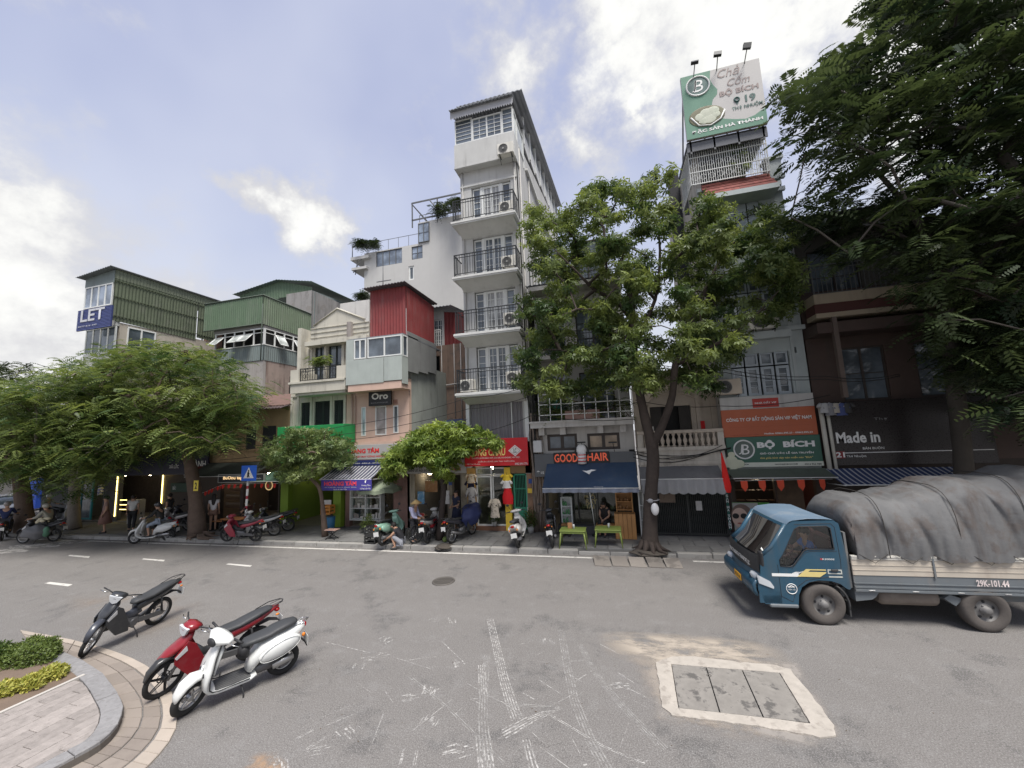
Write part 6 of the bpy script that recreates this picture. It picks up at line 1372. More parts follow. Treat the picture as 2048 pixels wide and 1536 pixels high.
# folding lattice gate
gx0_,gx1_=FX(1300,1000,Y0),FX(1452,1000,Y0);zg_=2.75
w=MB();n_=40
for k in range(n_+1):x_=gx0_+(gx1_-gx0_)*k/n_;w.box(x_-.011,x_+.011,Y0-.02,Y0+.005,.18,zg_)
w.obj('gate_bar',mat('worn dark gate steel',(.06,.062,.058),.55,metal=.3,var=.4),B10,kind='stuff')
w=MB();
for zc2 in(.35,.62,.89,1.16,1.43,1.7,1.97,2.24):
 for k in range(n_):x_=gx0_+(gx1_-gx0_)*k/n_;d_=(gx1_-gx0_)/n_;w.tube([(x_,Y0-.03,zc2),(x_+d_,Y0-.03,zc2+.27 if k%2 else zc2-.0)],.006,3,False)
w.obj('gate_lattice',MATS['worn dark gate steel'],B10,kind='stuff')
w=MB();w.box(gx0_,gx1_,Y0-.04,Y0+.02,.15,.2);w.box(gx0_,gx1_,Y0-.04,Y0+.02,zg_,zg_+.06);x_=(gx0_+gx1_)/2;w.box(x_-.03,x_+.03,Y0-.05,Y0+.0,.2,zg_);w.obj('gate_track',MATS['worn dark gate steel'],B10)
w=MB();w.box(gx0_,gx1_,Y0+.25,Y0+.27,.15,2.9);w.obj('dark_void',mat('dark gate backing',(.018,.022,.02),.7,var=.5),B10)
w=MB();w.box(ex0_,gx0_,Y0-.03,Y0+.2,.15,3.0);w.obj('pier',mat('dark green pier',(.05,.055,.045),.8),B10)
poster('brown cardboard notice hung on the folding gate near the trunk',1318,987,1351,1005,Y0-.06,mat('brown cardboard',(.25,.19,.15),.8,blot=.4,scale=9))
poster('white paper notice on the right half of the folding gate',1391,1002,1405,1021,Y0-.06,mat('white paper',(.60,.58,.56),.7,blot=.3,scale=12,bcol=(.3,.3,.3)))
shelf_rack('tall narrow white rack behind the trunk',FX(1280,1040,Y0-.5),FX(1291,1040,Y0-.5),1.75,Y0-.5,.25,MW,3,mat('goods grey',(.2,.2,.2)))
# ---------- pale blue tower with rooftop billboard
hx0_,hx1_=FX(1441,790,Y0),FX(1622,786,Y0)
B11=thing('blue_tower','slim pale blue grey tower with barred loggia and red tiled canopy near the top','house',((hx0_+hx1_)/2,Y0,0))
m_bl=mat('pale blue grey plaster',(.40,.445,.445),.85,streak=.35,scol=(.24,.26,.26),bump=.08)
m_blt=mat('pale blue moulding',(.43,.47,.47),.8,streak=.3,scol=(.26,.28,.28))
zz=lambda y,x=1500:FZ(x,y,Y0)
z11t=FZ(1450,378,Y0)
hw=[(FX(1462,740,Y0),FX(1582,740,Y0),zz(790,1520),zz(706,1520)),(FX(1448,600,Y0),FX(1550,600,Y0),zz(642),zz(562)),(FX(1421,420,Y0),FX(1520,420,Y0),zz(462,1480),zz(403,1480)),(FX(1583,700,Y0)-.0,FX(1593,700,Y0),zz(706,1588),zz(694,1588))]
w=MB();wall_holes(w,hx0_,hx1_,2.4,z11t,Y0,.22,hw);w.obj('front_wall',m_bl,B11)
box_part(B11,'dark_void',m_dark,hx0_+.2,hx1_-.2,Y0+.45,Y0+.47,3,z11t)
mbw=mat('blue grey window paint',(.40,.45,.49),.5)
h=hw[0];nw=4;ww_=(h[1]-h[0])/nw
for k in range(nw):window(B11,h[0]+k*ww_+.03,h[0]+(k+1)*ww_-.03,h[2],h[3]-.5,Y0+.05,1,1,4,fr=mbw,fw=.09);window(B11,h[0]+k*ww_+.03,h[0]+(k+1)*ww_-.03,h[3]-.45,h[3],Y0+.05,1,1,1,fr=mbw,fw=.06,name='transom')
h=hw[1];nw=4;ww_=(h[1]-h[0])/nw
for k in range(nw):window(B11,h[0]+k*ww_+.02,h[0]+(k+1)*ww_-.02,h[2],h[3]-.45,Y0+.05,1,1,3,fr=mbw,fw=.08);window(B11,h[0]+k*ww_+.02,h[0]+(k+1)*ww_-.02,h[3]-.4,h[3],Y0+.05,1,1,1,fr=mbw,fw=.06,name='transom')
h=hw[2];nw=4;ww_=(h[1]-h[0])/nw
for k in range(nw):
 a_,b_=h[0]+k*ww_+.02,h[0]+(k+1)*ww_-.02;sh=MB();sh.box(a_,b_,Y0+.06,Y0+.09,h[2],h[3])
 for j in range(4):zq0=h[2]+(h[3]-h[2])*(j+.12)/4;zq1=h[2]+(h[3]-h[2])*(j+.85)/4;sh.bbox(a_+.06,b_-.06,Y0+.045,Y0+.06,zq0,zq1,.01)
 sh.obj('panelled_shutter',mbw,B11)
for zc3,dd in((zz(664,1520),.30),(zz(535,1520),.30),(zz(395,1480),.5)):
 w=MB();w.box(hx0_-.0,hx1_+.06,Y0-.12,Y0-.003,zc3-.05,zc3+.1);w.box(hx0_+.3,hx1_-.45,Y0-dd,Y0-.004,zc3-.3,zc3-.051)if dd<.4 else w.box(FX(1416,395,Y0),FX(1550,385,Y0),Y0-.6,Y0-.004,zc3-.1,zc3+.05)
 w.obj('cornice',m_blt,B11)
w=MB()
for xx in(hx0_+.12,hx1_-.42):w.box(xx,xx+.1,Y0-.03,Y0-.002,5,z11t)
w.obj('pilaster_strip',m_blt,B11)
# red tile canopy
cz0,cz1=FZ(1480,378,Y0-.7),FZ(1480,352,Y0-.2);ca,cb=FX(1407,370,Y0-.5),FX(1548,362,Y0-.5)
w=MB();w.box(ca-.06,cb+.06,Y0-.75,Y0-.003,cz0-.2,cz0-.02);w.obj('canopy_slab',m_blt,B11)
m_rt2=mat('red roof tile',(.19,.055,.045),.8,rn=.25,blot=.3,bcol=(.16,.06,.05))
tl=MB().bbox(-.072,.072,-.1,.1,-.02,.02,.008).mesh('roof_tile',m_rt2)
rows=4
for j in range(rows):
 nx_=18
 for i in range(nx_):
  u=(i+.5)/nx_;v=(j+.4)/rows;o=put_piece('roof_tile',tl,B11,(ca+(cb-ca)*(u+(.01 if j%2 else-.01)),Y0-.68+.62*v,cz0+.0+(cz1-cz0)*v));o.rotation_euler=(math.atan2(cz1-cz0,.62),0,0);o.location.x=max(min(o.location.x,9),-9)
w=MB();w.add([(ca-.05,Y0-.72,cz0-.02),(cb+.05,Y0-.72,cz0-.02),(cb-.1,Y0-.05,cz1-.06),(ca+.1,Y0-.05,cz1-.06),(ca+.1,Y0-.05,cz0-.02),(cb-.1,Y0-.05,cz0-.02)],[(0,1,2,3),(0,3,4),(1,5,2)]);w.obj('canopy_slope',m_rt2,B11)
# parapet band and barred loggia above
zc4=FZ(1465,357,Y0);w=MB();w.box(hx0_-.05,hx1_+.1,Y0-.15,Y0-.003,z11t-.02,z11t+.12);w.box(FX(1530,330,Y0),hx1_+.05,Y0-.1,Y0+.3,z11t+.121,z11t+.75);w.box(FX(1528,330,Y0)-.03,hx1_+.12,Y0-.16,Y0+.3,z11t+.751,z11t+.86);w.obj('parapet',m_blt,B11)
zl0,zl1=z11t+.13,FZ(1460,285,Y0-.3)
lg0,lg1=FX(1376,320,Y0-.3),FX(1533,310,Y0-.3)
w=MB()
for z_ in(zl0+.02,zl0+.5,zl0+1.1,zl1-.1):w.box(lg0,lg1,Y0-.42,Y0-.39,z_,z_+.03)
for x_ in(lg0,lg1):
 for z_ in(zl0+.02,zl1-.1):w.box(x_-.02,x_+.02,Y0-.4,Y0+1.5,z_,z_+.03)
w.obj('cage_rail',MW,B11)
w=MB();nb=34
for k in range(nb+1):x_=lg0+(lg1-lg0)*k/nb;w.box(x_-.009,x_+.009,Y0-.41,Y0-.39,zl0,zl1)
for k in range(10):y_=Y0-.35+k*.17;w.box(lg1-.009,lg1+.009,y_,y_+.015,zl0,zl1);w.box(lg0-.009,lg0+.009,y_,y_+.015,zl0,zl1)
for k in range(9):
 x_=lg0+(lg1-lg0)*(k+.5)/9
 for z_ in(zl0+.8,zl0+.28):w.torus((x_,Y0-.41,z_),.11,.01,1,10,4)
w.obj('cage_bar',MW,B11,kind='stuff')
box_part(B11,'loggia_back',mat('dim loggia wall',(.10,.105,.11),.9,var=.4),lg0+.1,lg1-.05,Y0+1.7,Y0+1.75,zl0,zl1+.6)
MB().box(lg0-.05,lg1+.1,Y0-.1,Y0+1.75,zl1-.0,zl1+.08).obj('loggia_ceiling',mat('grey soffit',(.13,.135,.15),.8),B11)
# left side wall with black downpipe, stepping back
w=MB();YBs=22.5
w.add([(hx0_-.001,Y0+.22,2),(hx0_-.001,YBs,2),(hx0_-.001,YBs,zl1+1.4),(hx0_-.001,Y0+.22,zl1+.3),(hx0_+.2,Y0+.22,2),(hx0_+.2,YBs,2),(hx0_+.2,YBs,zl1+1.4),(hx0_+.2,Y0+.22,zl1+.3)],[(0,1,2,3),(5,4,7,6),(0,3,7,4),(3,2,6,7)])
w.obj('side_wall',mat('beige side render',(.46,.43,.39),.9,streak=.8,scol=(.20,.18,.16)),B11)
box_part(B11,'side_wall',m_bl,hx1_-.2,hx1_,Y0+.23,YBs,2,z11t)
w=MB();w.box(hx0_-.5,hx0_-.02,18.4,18.6,9,zl1+1.5);w.obj('side_duct',mat('black tar sheet',(.03,.03,.033),.8),B11)
ac_unit(FX(1527,642,Y0-.4),Y0-.4,FZ(1527,657,Y0-.4),'air conditioner under the middle windows of the pale blue tower',.95,.62)
ac_unit(FX(1457,776,Y0-.35),Y0-.35,FZ(1457,789,Y0-.35),'air conditioner just above the orange company sign at left',.85,.55,col=mat('beige ac enamel',(.50,.43,.35),.6))
# billboard
YBb=Y0-.75
BB=thing('billboard','large green and cream rooftop billboard with bowl of food picture','billboard',(FX(1450,200,YBb),YBb,FZ(1450,260,YBb)))
A_,B_,C_,D_=[F(*p,YBb)for p in((1361,158),(1518,114),(1536,249),(1374,277))]
x0b,x1b=(A_.x+D_.x)/2,(B_.x+C_.x)/2;z0b,z1b=(C_.z+D_.z)/2,(A_.z+B_.z)/2
m_cream=mat('cream poster print',(.47,.455,.44),.6,bump=0,var=.04);m_pgr=mat('green poster print',(.11,.24,.17),.6,bump=0,var=.1,scale=1)
MB().box(x0b,x1b,YBb,YBb+.12,z0b,z1b).obj('board',m_cream,BB)
def bu(u,v):return(x0b+(x1b-x0b)*u,z0b+(z1b-z0b)*v)
def bpoly(pts,m,name,d):return MB().prism([bu(*p)for p in pts],1,YBb-.004-d,YBb-.002-d+.001).obj(name,m,BB)
bpoly([(0,0),(1,0),(1,.23),(.93,.20),(.86,.155),(.75,.13),(.62,.16),(.5,.2),(.46,.22),(.42,.34),(.36,.46),(.38,.54),(.44,.6),(.45,.68),(.40,.77),(.37,.86),(.39,1),(0,1)],m_pgr,'green_field',0)
cc=bu(.21,.80)
w=MB();w.torus((cc[0],YBb-.012,cc[1]),.40,.035,1,28,5);w.obj('emblem_ring',m_wt,BB);w=MB();w.cyl((cc[0],YBb-.012,cc[1]),.37,.008,28,1);w.obj('emblem_field',mat('dark green grey print',(.10,.16,.15),.6),BB)
text('B',cc[0]-.16,cc[0]+.18,cc[1]-.24,cc[1]+.24,YBb-.02,m_wt,BB,shear=.15);text('J',cc[0]-.2,cc[0]-.04,cc[1]-.22,cc[1]+.24,YBb-.02,m_wt,BB,shear=.15)
cb_=bu(.28,.32);m_bowl=mat('pale food print',(.50,.52,.42),.6,blot=.3,scale=5,bcol=(.30,.36,.26))
w=MB();w.ball((cb_[0],YBb-.012,cb_[1]-.05),.62,.012,.42,24,10);w.obj('bowl_rim',mat('brown bowl print',(.16,.15,.09),.6),BB)
for dx,dz,r_ in((-.22,-.05,.2),(.0,.06,.24),(.22,.1,.22),(.08,-.18,.24),(-.1,-.2,.2),(.3,-.06,.16)):
 w=MB();w.ball((cb_[0]+dx,YBb-.026,cb_[1]+dz),r_,.008,r_*.8,16,8);w.obj('cake_print',m_bowl,BB)
w=MB();w.tube([(cb_[0]-.55,YBb-.02,cb_[1]+.0),(cb_[0]-.3,YBb-.02,cb_[1]-.38),(cb_[0]+.1,YBb-.02,cb_[1]-.46),(cb_[0]+.45,YBb-.02,cb_[1]-.28),(cb_[0]+.62,YBb-.02,cb_[1]+.05)],.03,5);w.obj('basket_edge',m_wt,BB)
def BT(t_,u0,v0,u1,v1,m,**k):a_,b_=bu(u0,v0),bu(u1,v1);text(t_,a_[0],b_[0],a_[1],b_[1],YBb-.014,m,BB,**k)
m_fade=mat('faded rose lettering',(.30,.24,.225),.6,bump=0);m_tg=mat('dark teal lettering',(.06,.12,.11),.6,bump=0)
BT('Chả',.47,.84,.75,1.0-.02,m_fade,shear=.3);BT('Cốm',.58,.68,.86,.83,m_fade,shear=.3);BT('BỘ BÍCH',.47,.53,.95,.65,m_fade,bold=.03)
BT('19',.77,.38,.90,.49,m_tg,bold=.03);BT('THỢ NHUỘM',.60,.28,.97,.36,m_tg,bold=.03);BT('ĐẶC SẢN HÀ THÀNH',.07,.055,.95,.125,m_wt,bold=.04)
pc_=bu(.67,.45);w=MB();w.torus((pc_[0],YBb-.012,pc_[1]),.08,.03,1,16,5);w.add([(pc_[0]-.08,YBb-.014,pc_[1]-.05),(pc_[0]+.08,YBb-.014,pc_[1]-.05),(pc_[0],YBb-.014,pc_[1]-.22)],[(0,1,2)]);w.obj('map_pin',m_tg,BB)
w=MB();w.box(x0b+.02,x1b-.02,YBb+.13,YBb+.9,z0b-.08,z0b-.01)
for k in range(4):x_=x0b+.1+(x1b-x0b-.25)*k/3;w.box(x_,x_+.06,YBb+.13,YBb+.19,z0b-.5,z1b-.05);w.tube([(x_,YBb+.16,z1b-.1),(x_,Y0+.9,z0b-.1)],.03,4)
w.obj('steel_frame',mat('grey angle steel',(.14,.145,.15),.6),BB)
MB().box(x0b-.01,x1b+.0,YBb+.13,YBb+.18,z0b-.42,z0b-.05).obj('skirting_sheet',mat('slate under sheet',(.16,.165,.18),.7),BB)
for k,(px_,py_,tx_,ty_)in enumerate(((1387,150,1390,126),(1433,137,1436,109),(1488,122,1495,93))):
 a_=F(px_,py_,YBb);b_=F(tx_,ty_,YBb-.45);t=thing('billboard_lamp',('left','middle','right')[k]+' floodlight on its rod above the billboard','floodlight',(a_.x,YBb,a_.z))
 MB().tube([(a_.x,YBb+.05,z1b-.1),(b_.x,YBb-.4,b_.z)],.018,5).obj('rod',mat('grey rod',(.2,.2,.2),.5),t)
 w=MB();w.box(-.13,.13,-.05,.05,-.10,.10);w.tf(Matrix.Translation((b_.x,YBb-.42,b_.z+.05))@Matrix.Rotation(R(-38+k*20),4,'X')@Matrix.Rotation(R(12),4,'Y'));w.obj('lamp_head',m_iron,t)
 # signs of the food shop
YSg=Y0-.3
a_,b_,c_,d_=[F(*p,YSg)for p in((1441,797),(1623,784),(1640,868),(1650,931))]
gx0s,gx1s=(F(1441,797,YSg).x+F(1452,935,YSg).x)/2,(F(1623,784,YSg).x+F(1651,932,YSg).x)/2
zq0,zq1,zq2,zq3=FZ(1550,933,YSg),FZ(1550,872,YSg),FZ(1540,816,YSg),FZ(1530,791,YSg)
SG=sign('company_sign','orange and white company sign on the pale blue tower',gx0s,gx1s-.02,zq1+.004,zq2,YSg,mat('orange sign face',(.42,.11,.05),.55,var=.12,bump=0,streak=.35,scol=(.35,.13,.08)),grp=None)
MB().box(gx0s,gx1s-.02,YSg+.003,YSg+.08,zq2+.001,zq3).obj('white_panel',mat('greyish white panel',(.45,.44,.42),.6,streak=.3),SG)
a_=F(1506,814,YSg-.01);b_=F(1556,795,YSg-.01);MB().box(a_.x,b_.x,YSg-.012,YSg+.0,a_.z-.03,b_.z).obj('logo_panel',mat('brick red print',(.40,.04,.03),.5),SG)
PT(SG,'NHÀ ĐẤT VIF',1510,808,1552,801,YSg-.02,m_wt,bold=.02);PT(SG,'BẤT ĐỘNG SẢN HÀ NỘI',1508,818,1556,815,YSg-.01,m_bt)
PT(SG,'CÔNG TY CP BẤT ĐỘNG SẢN VIF VIỆT NAM',1453,846,1622,826,YSg-.01,m_wt,bold=.02)
m_dr=mat('dark red small lettering',(.22,.02,.015),.5,bump=0)
PT(SG,'CHUYÊN TƯ VẤN MUA BÁN, CHO THUÊ, KÝ GỬI NHÀ ĐẤT VÀ CÁC DỊCH VỤ PHÁP LÝ',1458,855,1620,849,YSg-.01,m_dr,bold=.02);PT(SG,'TƯ VẤN TÀI CHÍNH, ĐẦU TƯ, THIẾT KẾ, XÂY DỰNG, THI CÔNG NỘI THẤT',1465,863,1616,857,YSg-.01,m_dr,bold=.02)
PT(SG,'19 Thợ Nhuộm, Hoàn Kiếm, Hà Nội',1460,872,1518,868,YSg-.01,m_dr);PT(SG,'Hotline: 09841.995.23 - 09862.895.23',1529,869,1625,862,YSg-.01,m_wt,bold=.02)
SF=sign('food_shop_sign','dark green food shop sign with round emblem and white name',gx0s+.05,gx1s,zq0,zq1,YSg-.02,mat('dark green sign face',(.045,.12,.085),.5,var=.1,bump=0),grp=None)
zst=FZ(1550,924,YSg);MB().box(gx0s+.051,gx1s-.001,YSg-.03,YSg-.021,zq0+.002,zst).obj('white_strip',mat('cream strip',(.56,.58,.50),.5),SF)
cc=F(1488,899,YSg-.03);w=MB();w.torus(tuple(cc),.31,.026,1,28,6);w.obj('emblem_ring',m_wt,SF);w=MB();w.cyl((cc.x,cc.y,cc.z),.285,.008,28,1);w.obj('emblem_field',mat('grey green field',(.12,.15,.13)),SF)
text('B',cc.x-.08,cc.x+.16,cc.z-.17,cc.z+.17,cc.y-.012,m_wt,SF,shear=.1);text('J',cc.x-.17,cc.x-.03,cc.z-.16,cc.z+.17,cc.y-.012,m_wt,SF,shear=.15)
PT(SF,'BỘ  BÍCH',1515,899,1628,877,YSg-.03,m_wt,bold=.05);PT(SF,'GIÒ CHẢ ƯỚC LỄ GIA TRUYỀN',1520,909,1627,901,YSg-.03,m_wt,bold=.03);PT(SF,'Giò giữa bình dạy nào miền nào "Bích"',1521,919,1626,911,YSg-.03,m_yt,bold=.01,shear=.2)
PT(SF,'THỢ NHUỘM',1470,931,1497,927,YSg-.036,m_bt,bold=.02);PT(SF,'GIOCHABOBICH.COM',1550,930,1595,926.5,YSg-.036,m_bt,bold=.02);PT(SF,'0914 953 988',1610,930,1643,926,YSg-.036,m_bt,bold=.02)
cw=F(1463,921,YSg-.03)
for dx,dz,r_ in((0,0,.2),(-.18,-.12,.16),(.22,-.12,.18),(.02,.2,.12),(.04,-.2,.16)):w=MB();w.ball((cw.x+dx,cw.y-.006,cw.z+dz),r_,.006,r_*.8,12,6);w.obj('lotus_print',mat('cream lotus print',(.52,.53,.40),.6),SF)
awning('thin green awning right under the food shop sign',FX(1462,948,Y0-.9),FX(1668,944,Y0-.9),FZ(1560,937,Y0-.35),FZ(1560,955,Y0-1.1),Y0-.35,.75,mat('grey green canvas',(.10,.12,.095),.85,streak=.3))
bunting('row of red flags under the food shop awning',[F(1470,962,Y0-1.15),F(1560,960,Y0-1.15),F(1665,958,Y0-1.15)],5,mat('orange red flag cloth',(.55,.07,.03),.8),.2,.34)
fl_=thing('flag','long red flag hanging on a pole at the corner of the food shop','flag',F(1447,1000,14.2));w=MB()
pts=[F(1442,905,14.2),F(1446,940,14.2),F(1450,975,14.2),F(1455,985,14.2)]
for i,p in enumerate(pts):w_=(.02,.13,.2,.1)[i];w.v+=[(p.x-w_*.3,p.y,p.z),(p.x+w_*.3,p.y-.08,p.z),(p.x+w_,p.y+.02,p.z)]
w.f=[(3*i+k,3*i+3+k,3*i+4+k,3*i+1+k)for i in range(3)for k in(0,1)];w.sm=[True]*6;w.obj('cloth',mat('bright red flag cloth',(.66,.02,.015),.8),fl_)
MB().tube([F(1440,900,14.25),F(1462,985,14.25)],.012,5).obj('staff',m_iron,fl_)
# food shop ground floor
fx0_,fx1_=FX(1460,1000,Y0),FX(1650,1000,Y0)
w=MB();wall_holes(w,hx0_,hx1_,.15,2.39,Y0+.003,.2,[(fx0_+.2,FX(1553,1000,Y0),.14,2.3),(FX(1556,1000,Y0),fx1_-.2,.14,2.3)]);w.obj('ground_wall',mat('dark brown wood front',(.06,.04,.03),.6),B11)
shop_box(B11,fx0_+.1,fx1_-.1,2.35,Y0,2.8,m_in=mat('dark red inner wall',(.10,.03,.025)),m_back=mat('dark shelves back',(.05,.04,.035),.8))
for z_ in(1.25,1.6,1.95):
 for k in range(4):x_=fx0_+.3+k*.36;MB().box(x_,x_+.3,Y0+.4,Y0+.6,z_,z_+.02).obj('wall_shelf',mat('dark wood',(.10,.05,.03)),B11)
w=MB();w.box(FX(1556,1000,Y0)+.02,FX(1610,1000,Y0),Y0+.05,Y0+.09,.2,2.28);w.obj('brown_door',mat('carved brown door',(.09,.055,.03),.5,var=.5,scale=6),B11)
pb=thing('vertical_banner','narrow dark green banner with white letters down the gate edge','banner',F(1457,1030,Y0-.3));a_,b_=F(1450,985,Y0-.3),F(1464,1060,Y0-.3)
MB().box(a_.x,b_.x,Y0-.3,Y0-.28,b_.z,a_.z).obj('sheet',mat('deep green vinyl',(.015,.09,.07),.5),pb)
for k,ch in enumerate('SẢN HÀ THÀNH'):
 z_=a_.z-.06-(a_.z-b_.z-.1)*(k+.5)/12
 if ch!=' ':text(ch,(a_.x+b_.x)/2-.04,(a_.x+b_.x)/2+.04,z_-.04,z_+.04,Y0-.31,m_wt,pb,bold=.03)
ps=thing('optician_poster','green advertising poster with a face in dark sunglasses','poster',F(1500,1060,Y0-.25));a_,b_=F(1464,1005,Y0-.25),F(1545,1060,Y0-.25)
MB().box(a_.x,b_.x,Y0-.25,Y0-.22,.25,a_.z).obj('sheet',mat('grass green print',(.06,.25,.04),.5,var=.2),ps)
MB().box(a_.x,a_.x+.78,Y0-.256,Y0-.251,.26,a_.z-.01).obj('portrait_field',mat('pale grey print',(.35,.35,.33),.5),ps)
hc_=F(1483,1033,Y0-.27);w=MB();w.ball((hc_.x+.02,hc_.y,hc_.z+.05),.33,.008,.36,20,12);w.obj('hair_print',mat('brown hair print',(.16,.11,.09),.5),ps)
w=MB();w.ball((hc_.x-.05,hc_.y-.008,hc_.z-.04),.25,.008,.33,20,12);w.box(hc_.x-.14,hc_.x+.08,hc_.y-.007,hc_.y-.001,hc_.z-.75,hc_.z-.25);w.obj('face_print',mat('skin print',(.52,.38,.31),.5,var=.1),ps)
for s_ in(-.17,.08):w=MB();w.ball((hc_.x+s_-.01,hc_.y-.022,hc_.z+.02),.105,.008,.09,16,8);w.obj('sunglass_lens',m_bt,ps)
w=MB();w.ball((hc_.x-.07,hc_.y-.022,hc_.z-.22),.08,.006,.025,12,6);w.obj('mouth_print',mat('rose print',(.35,.12,.10)),ps)
text('SUNWEAR',hc_.x+.42,hc_.x+.85,hc_.z+.22,hc_.z+.30,Y0-.262,m_wt,ps,bold=.02);text('COLLECTION',hc_.x+.36,hc_.x+.85,hc_.z+.1,hc_.z+.18,Y0-.262,m_wt,ps,bold=.02)
# ---------- dark house at the right with cream lettered black sign
rx0_,rx1_=hx1_+.05,17
B12=thing('dark_house','dark brown house with beige banded balcony at the right','house',(10,Y0,0))
m_br=mat('dark brown cladding',(.075,.05,.042),.7,var=.3,streak=.4);m_bb=mat('dim beige band',(.36,.30,.22),.85,streak=.5)
zf12=[FZ(1640,628,Y0),FZ(1640,600,Y0-.8),FZ(1640,545,Y0-.8)]
w=MB();wall_holes(w,rx0_,rx1_,2.6,FZ(1640,600,Y0)+.3,Y0,.2,[(rx0_+.9,rx0_+2.2,4.6,6.4),(rx0_+3,rx0_+4.6,4.6,6.4)]);w.obj('lower_wall',m_br,B12)
window(B12,rx0_+.9,rx0_+2.2,4.6,6.4,Y0+.05,2,1,2,fr=m_brf);window(B12,rx0_+3,rx0_+4.6,4.6,6.4,Y0+.05,2,1,2,fr=m_brf)
w=MB();w.box(rx0_,rx1_,Y0-.9,Y0,FZ(1640,643,Y0-.9)-.4,FZ(1640,643,Y0-.9)-.05);w.obj('soffit',m_br,B12)
zk0=FZ(1640,633,Y0-.95)
w=MB();w.box(rx0_,rx1_,Y0-.95,Y0-.3,zk0-.05,zk0+.10);w.box(rx0_,rx1_,Y0-.95,Y0-.3,zk0+.42,zk0+.75);w.obj('balcony_band',m_bb,B12)
w=MB();w.box(rx0_,rx1_,Y0-.92,Y0-.3,zk0+.101,zk0+.419);w.obj('band_recess',mat('wine brown recess',(.08,.03,.025)),B12)
zk1=zk0+.75
railing(B12,rx0_+.05,rx1_-1,zk1+.02,zk1+1.0,Y0-.9,mat('grey iron rail',(.10,.105,.105),.6),.13)
w=MB();wall_holes(w,rx0_,rx1_,zk1,zk1+2.9,Y0+.9,.2,[(rx0_+.8,rx0_+2.4,zk1+.1,zk1+2.2)]);w.obj('upper_wall',mat('dark grey plaster',(.12,.115,.10),.9,streak=.4),B12)  # upper wall plaster is one dark grey-brown tone with streaks
window(B12,rx0_+.8,rx0_+2.4,zk1+.1,zk1+2.2,Y0+.95,2,1,2,fr=m_brf)
w=MB();croof(w,(rx0_-.05,Y0-1.0,zk1+2.75),(rx0_+4.5,Y0-1.0,zk1+2.75),(rx0_-.05,Y0+4,zk1+3.4),(rx0_+4.5,Y0+4,zk1+3.4));w.obj('roof',m_roof,B12)
w=MB();w.box(rx0_,rx0_+.15,Y0+.21,Y0+8,2.6,zk1+2.7);w.box(rx0_+4.2,rx0_+4.4,Y0+.21,Y0+8,2.6,zk1+2.7);w.obj('side_wall',m_gwall,B12)
pl=MB();pl.box(FX(1672,700,Y0-.9),FX(1680,700,Y0-.9)+.02,Y0-.95,Y0-.8,FZ(1690,795,Y0-.9),zk0-.05);pl.obj('post',mat('brown post',(.13,.10,.085)),B12)
pp_=MB();
for xx,w_ in((1647,.07),(1660,.05)):x_=FX(xx,850,Y0-.4);pp_.tube([(x_,Y0-.4,2.2),(x_-.02,Y0-.4,4.4)],w_,8)
pp_.obj('downpipe',mat('cream plastic pipe',(.50,.48,.42),.5),B12)
YSd=Y0-.35;a_,b_=F(1662,925,YSd),F(1900,925,YSd)
sd2=sign('shop_sign','large black shop sign with cream serif lettering at the right',a_.x,F(2000,925,YSd).x,FZ(1750,930,YSd),FZ(1750,800,YSd),YSd,mat('glossy black sign',(.022,.018,.018),.3,bump=0))
PT(sd2,'Made in',1674,887,1758,862,YSd-.01,m_wt,bold=.03);PT(sd2,'BÁN BUÔN',1726,899,1768,892,YSd-.01,m_wt,bold=.01);PT(sd2,'Thợ',1748,842,1775,834,YSd-.01,mat('dim lettering',(.2,.2,.2)))
MB().box(F(1670,903,YSd).x,F(1691,917,YSd).x,YSd-.012,YSd-.001,F(1670,917,YSd).z,F(1670,903,YSd).z).obj('number_field',mat('wine red field',(.20,.02,.02),.5),sd2)
PT(sd2,'21',1673,915,1689,904,YSd-.02,m_wt,bold=.03);PT(sd2,'Thợ Nhuộm',1694,916,1732,909,YSd-.01,m_wt)
w=MB();q_=F(1690,906,YSd);w.box(q_.x,F(1990,906,YSd).x,YSd-.01,YSd-.002,q_.z-.01,q_.z+.012);w.obj('white_rule',m_wt,sd2)
awning('blue and white striped awning under the large black sign',FX(1660,945,Y0-.8),FX(1960,945,Y0-.8),FZ(1750,936,Y0-.4),FZ(1750,968,Y0-1.4),Y0-.4,1.1,mat('blue white striped canvas',(.03,.05,.13),.8,stripe=((.45,.46,.48),.16,0)))
w=MB();w.box(rx0_,rx1_,Y0+.1,Y0+.2,.15,2.6);w.obj('ground_wall',mat('shut dark shop',(.05,.04,.035),.8,var=.4),B12)
for k in range(5):
 c_=F(1645+k*9,815,Y0-.6);garment(('white','grey','cream','blue','dark')[k]+' shirt drying on the balcony line at the right',1648+k*11,806,826+k%2*5,.34,mat('laundry %d'%k,((.38,.38,.38),(.2,.2,.21),(.36,.33,.28),(.06,.08,.2),(.05,.05,.05))[k],.8),'shirt',Y=Y0-.6)
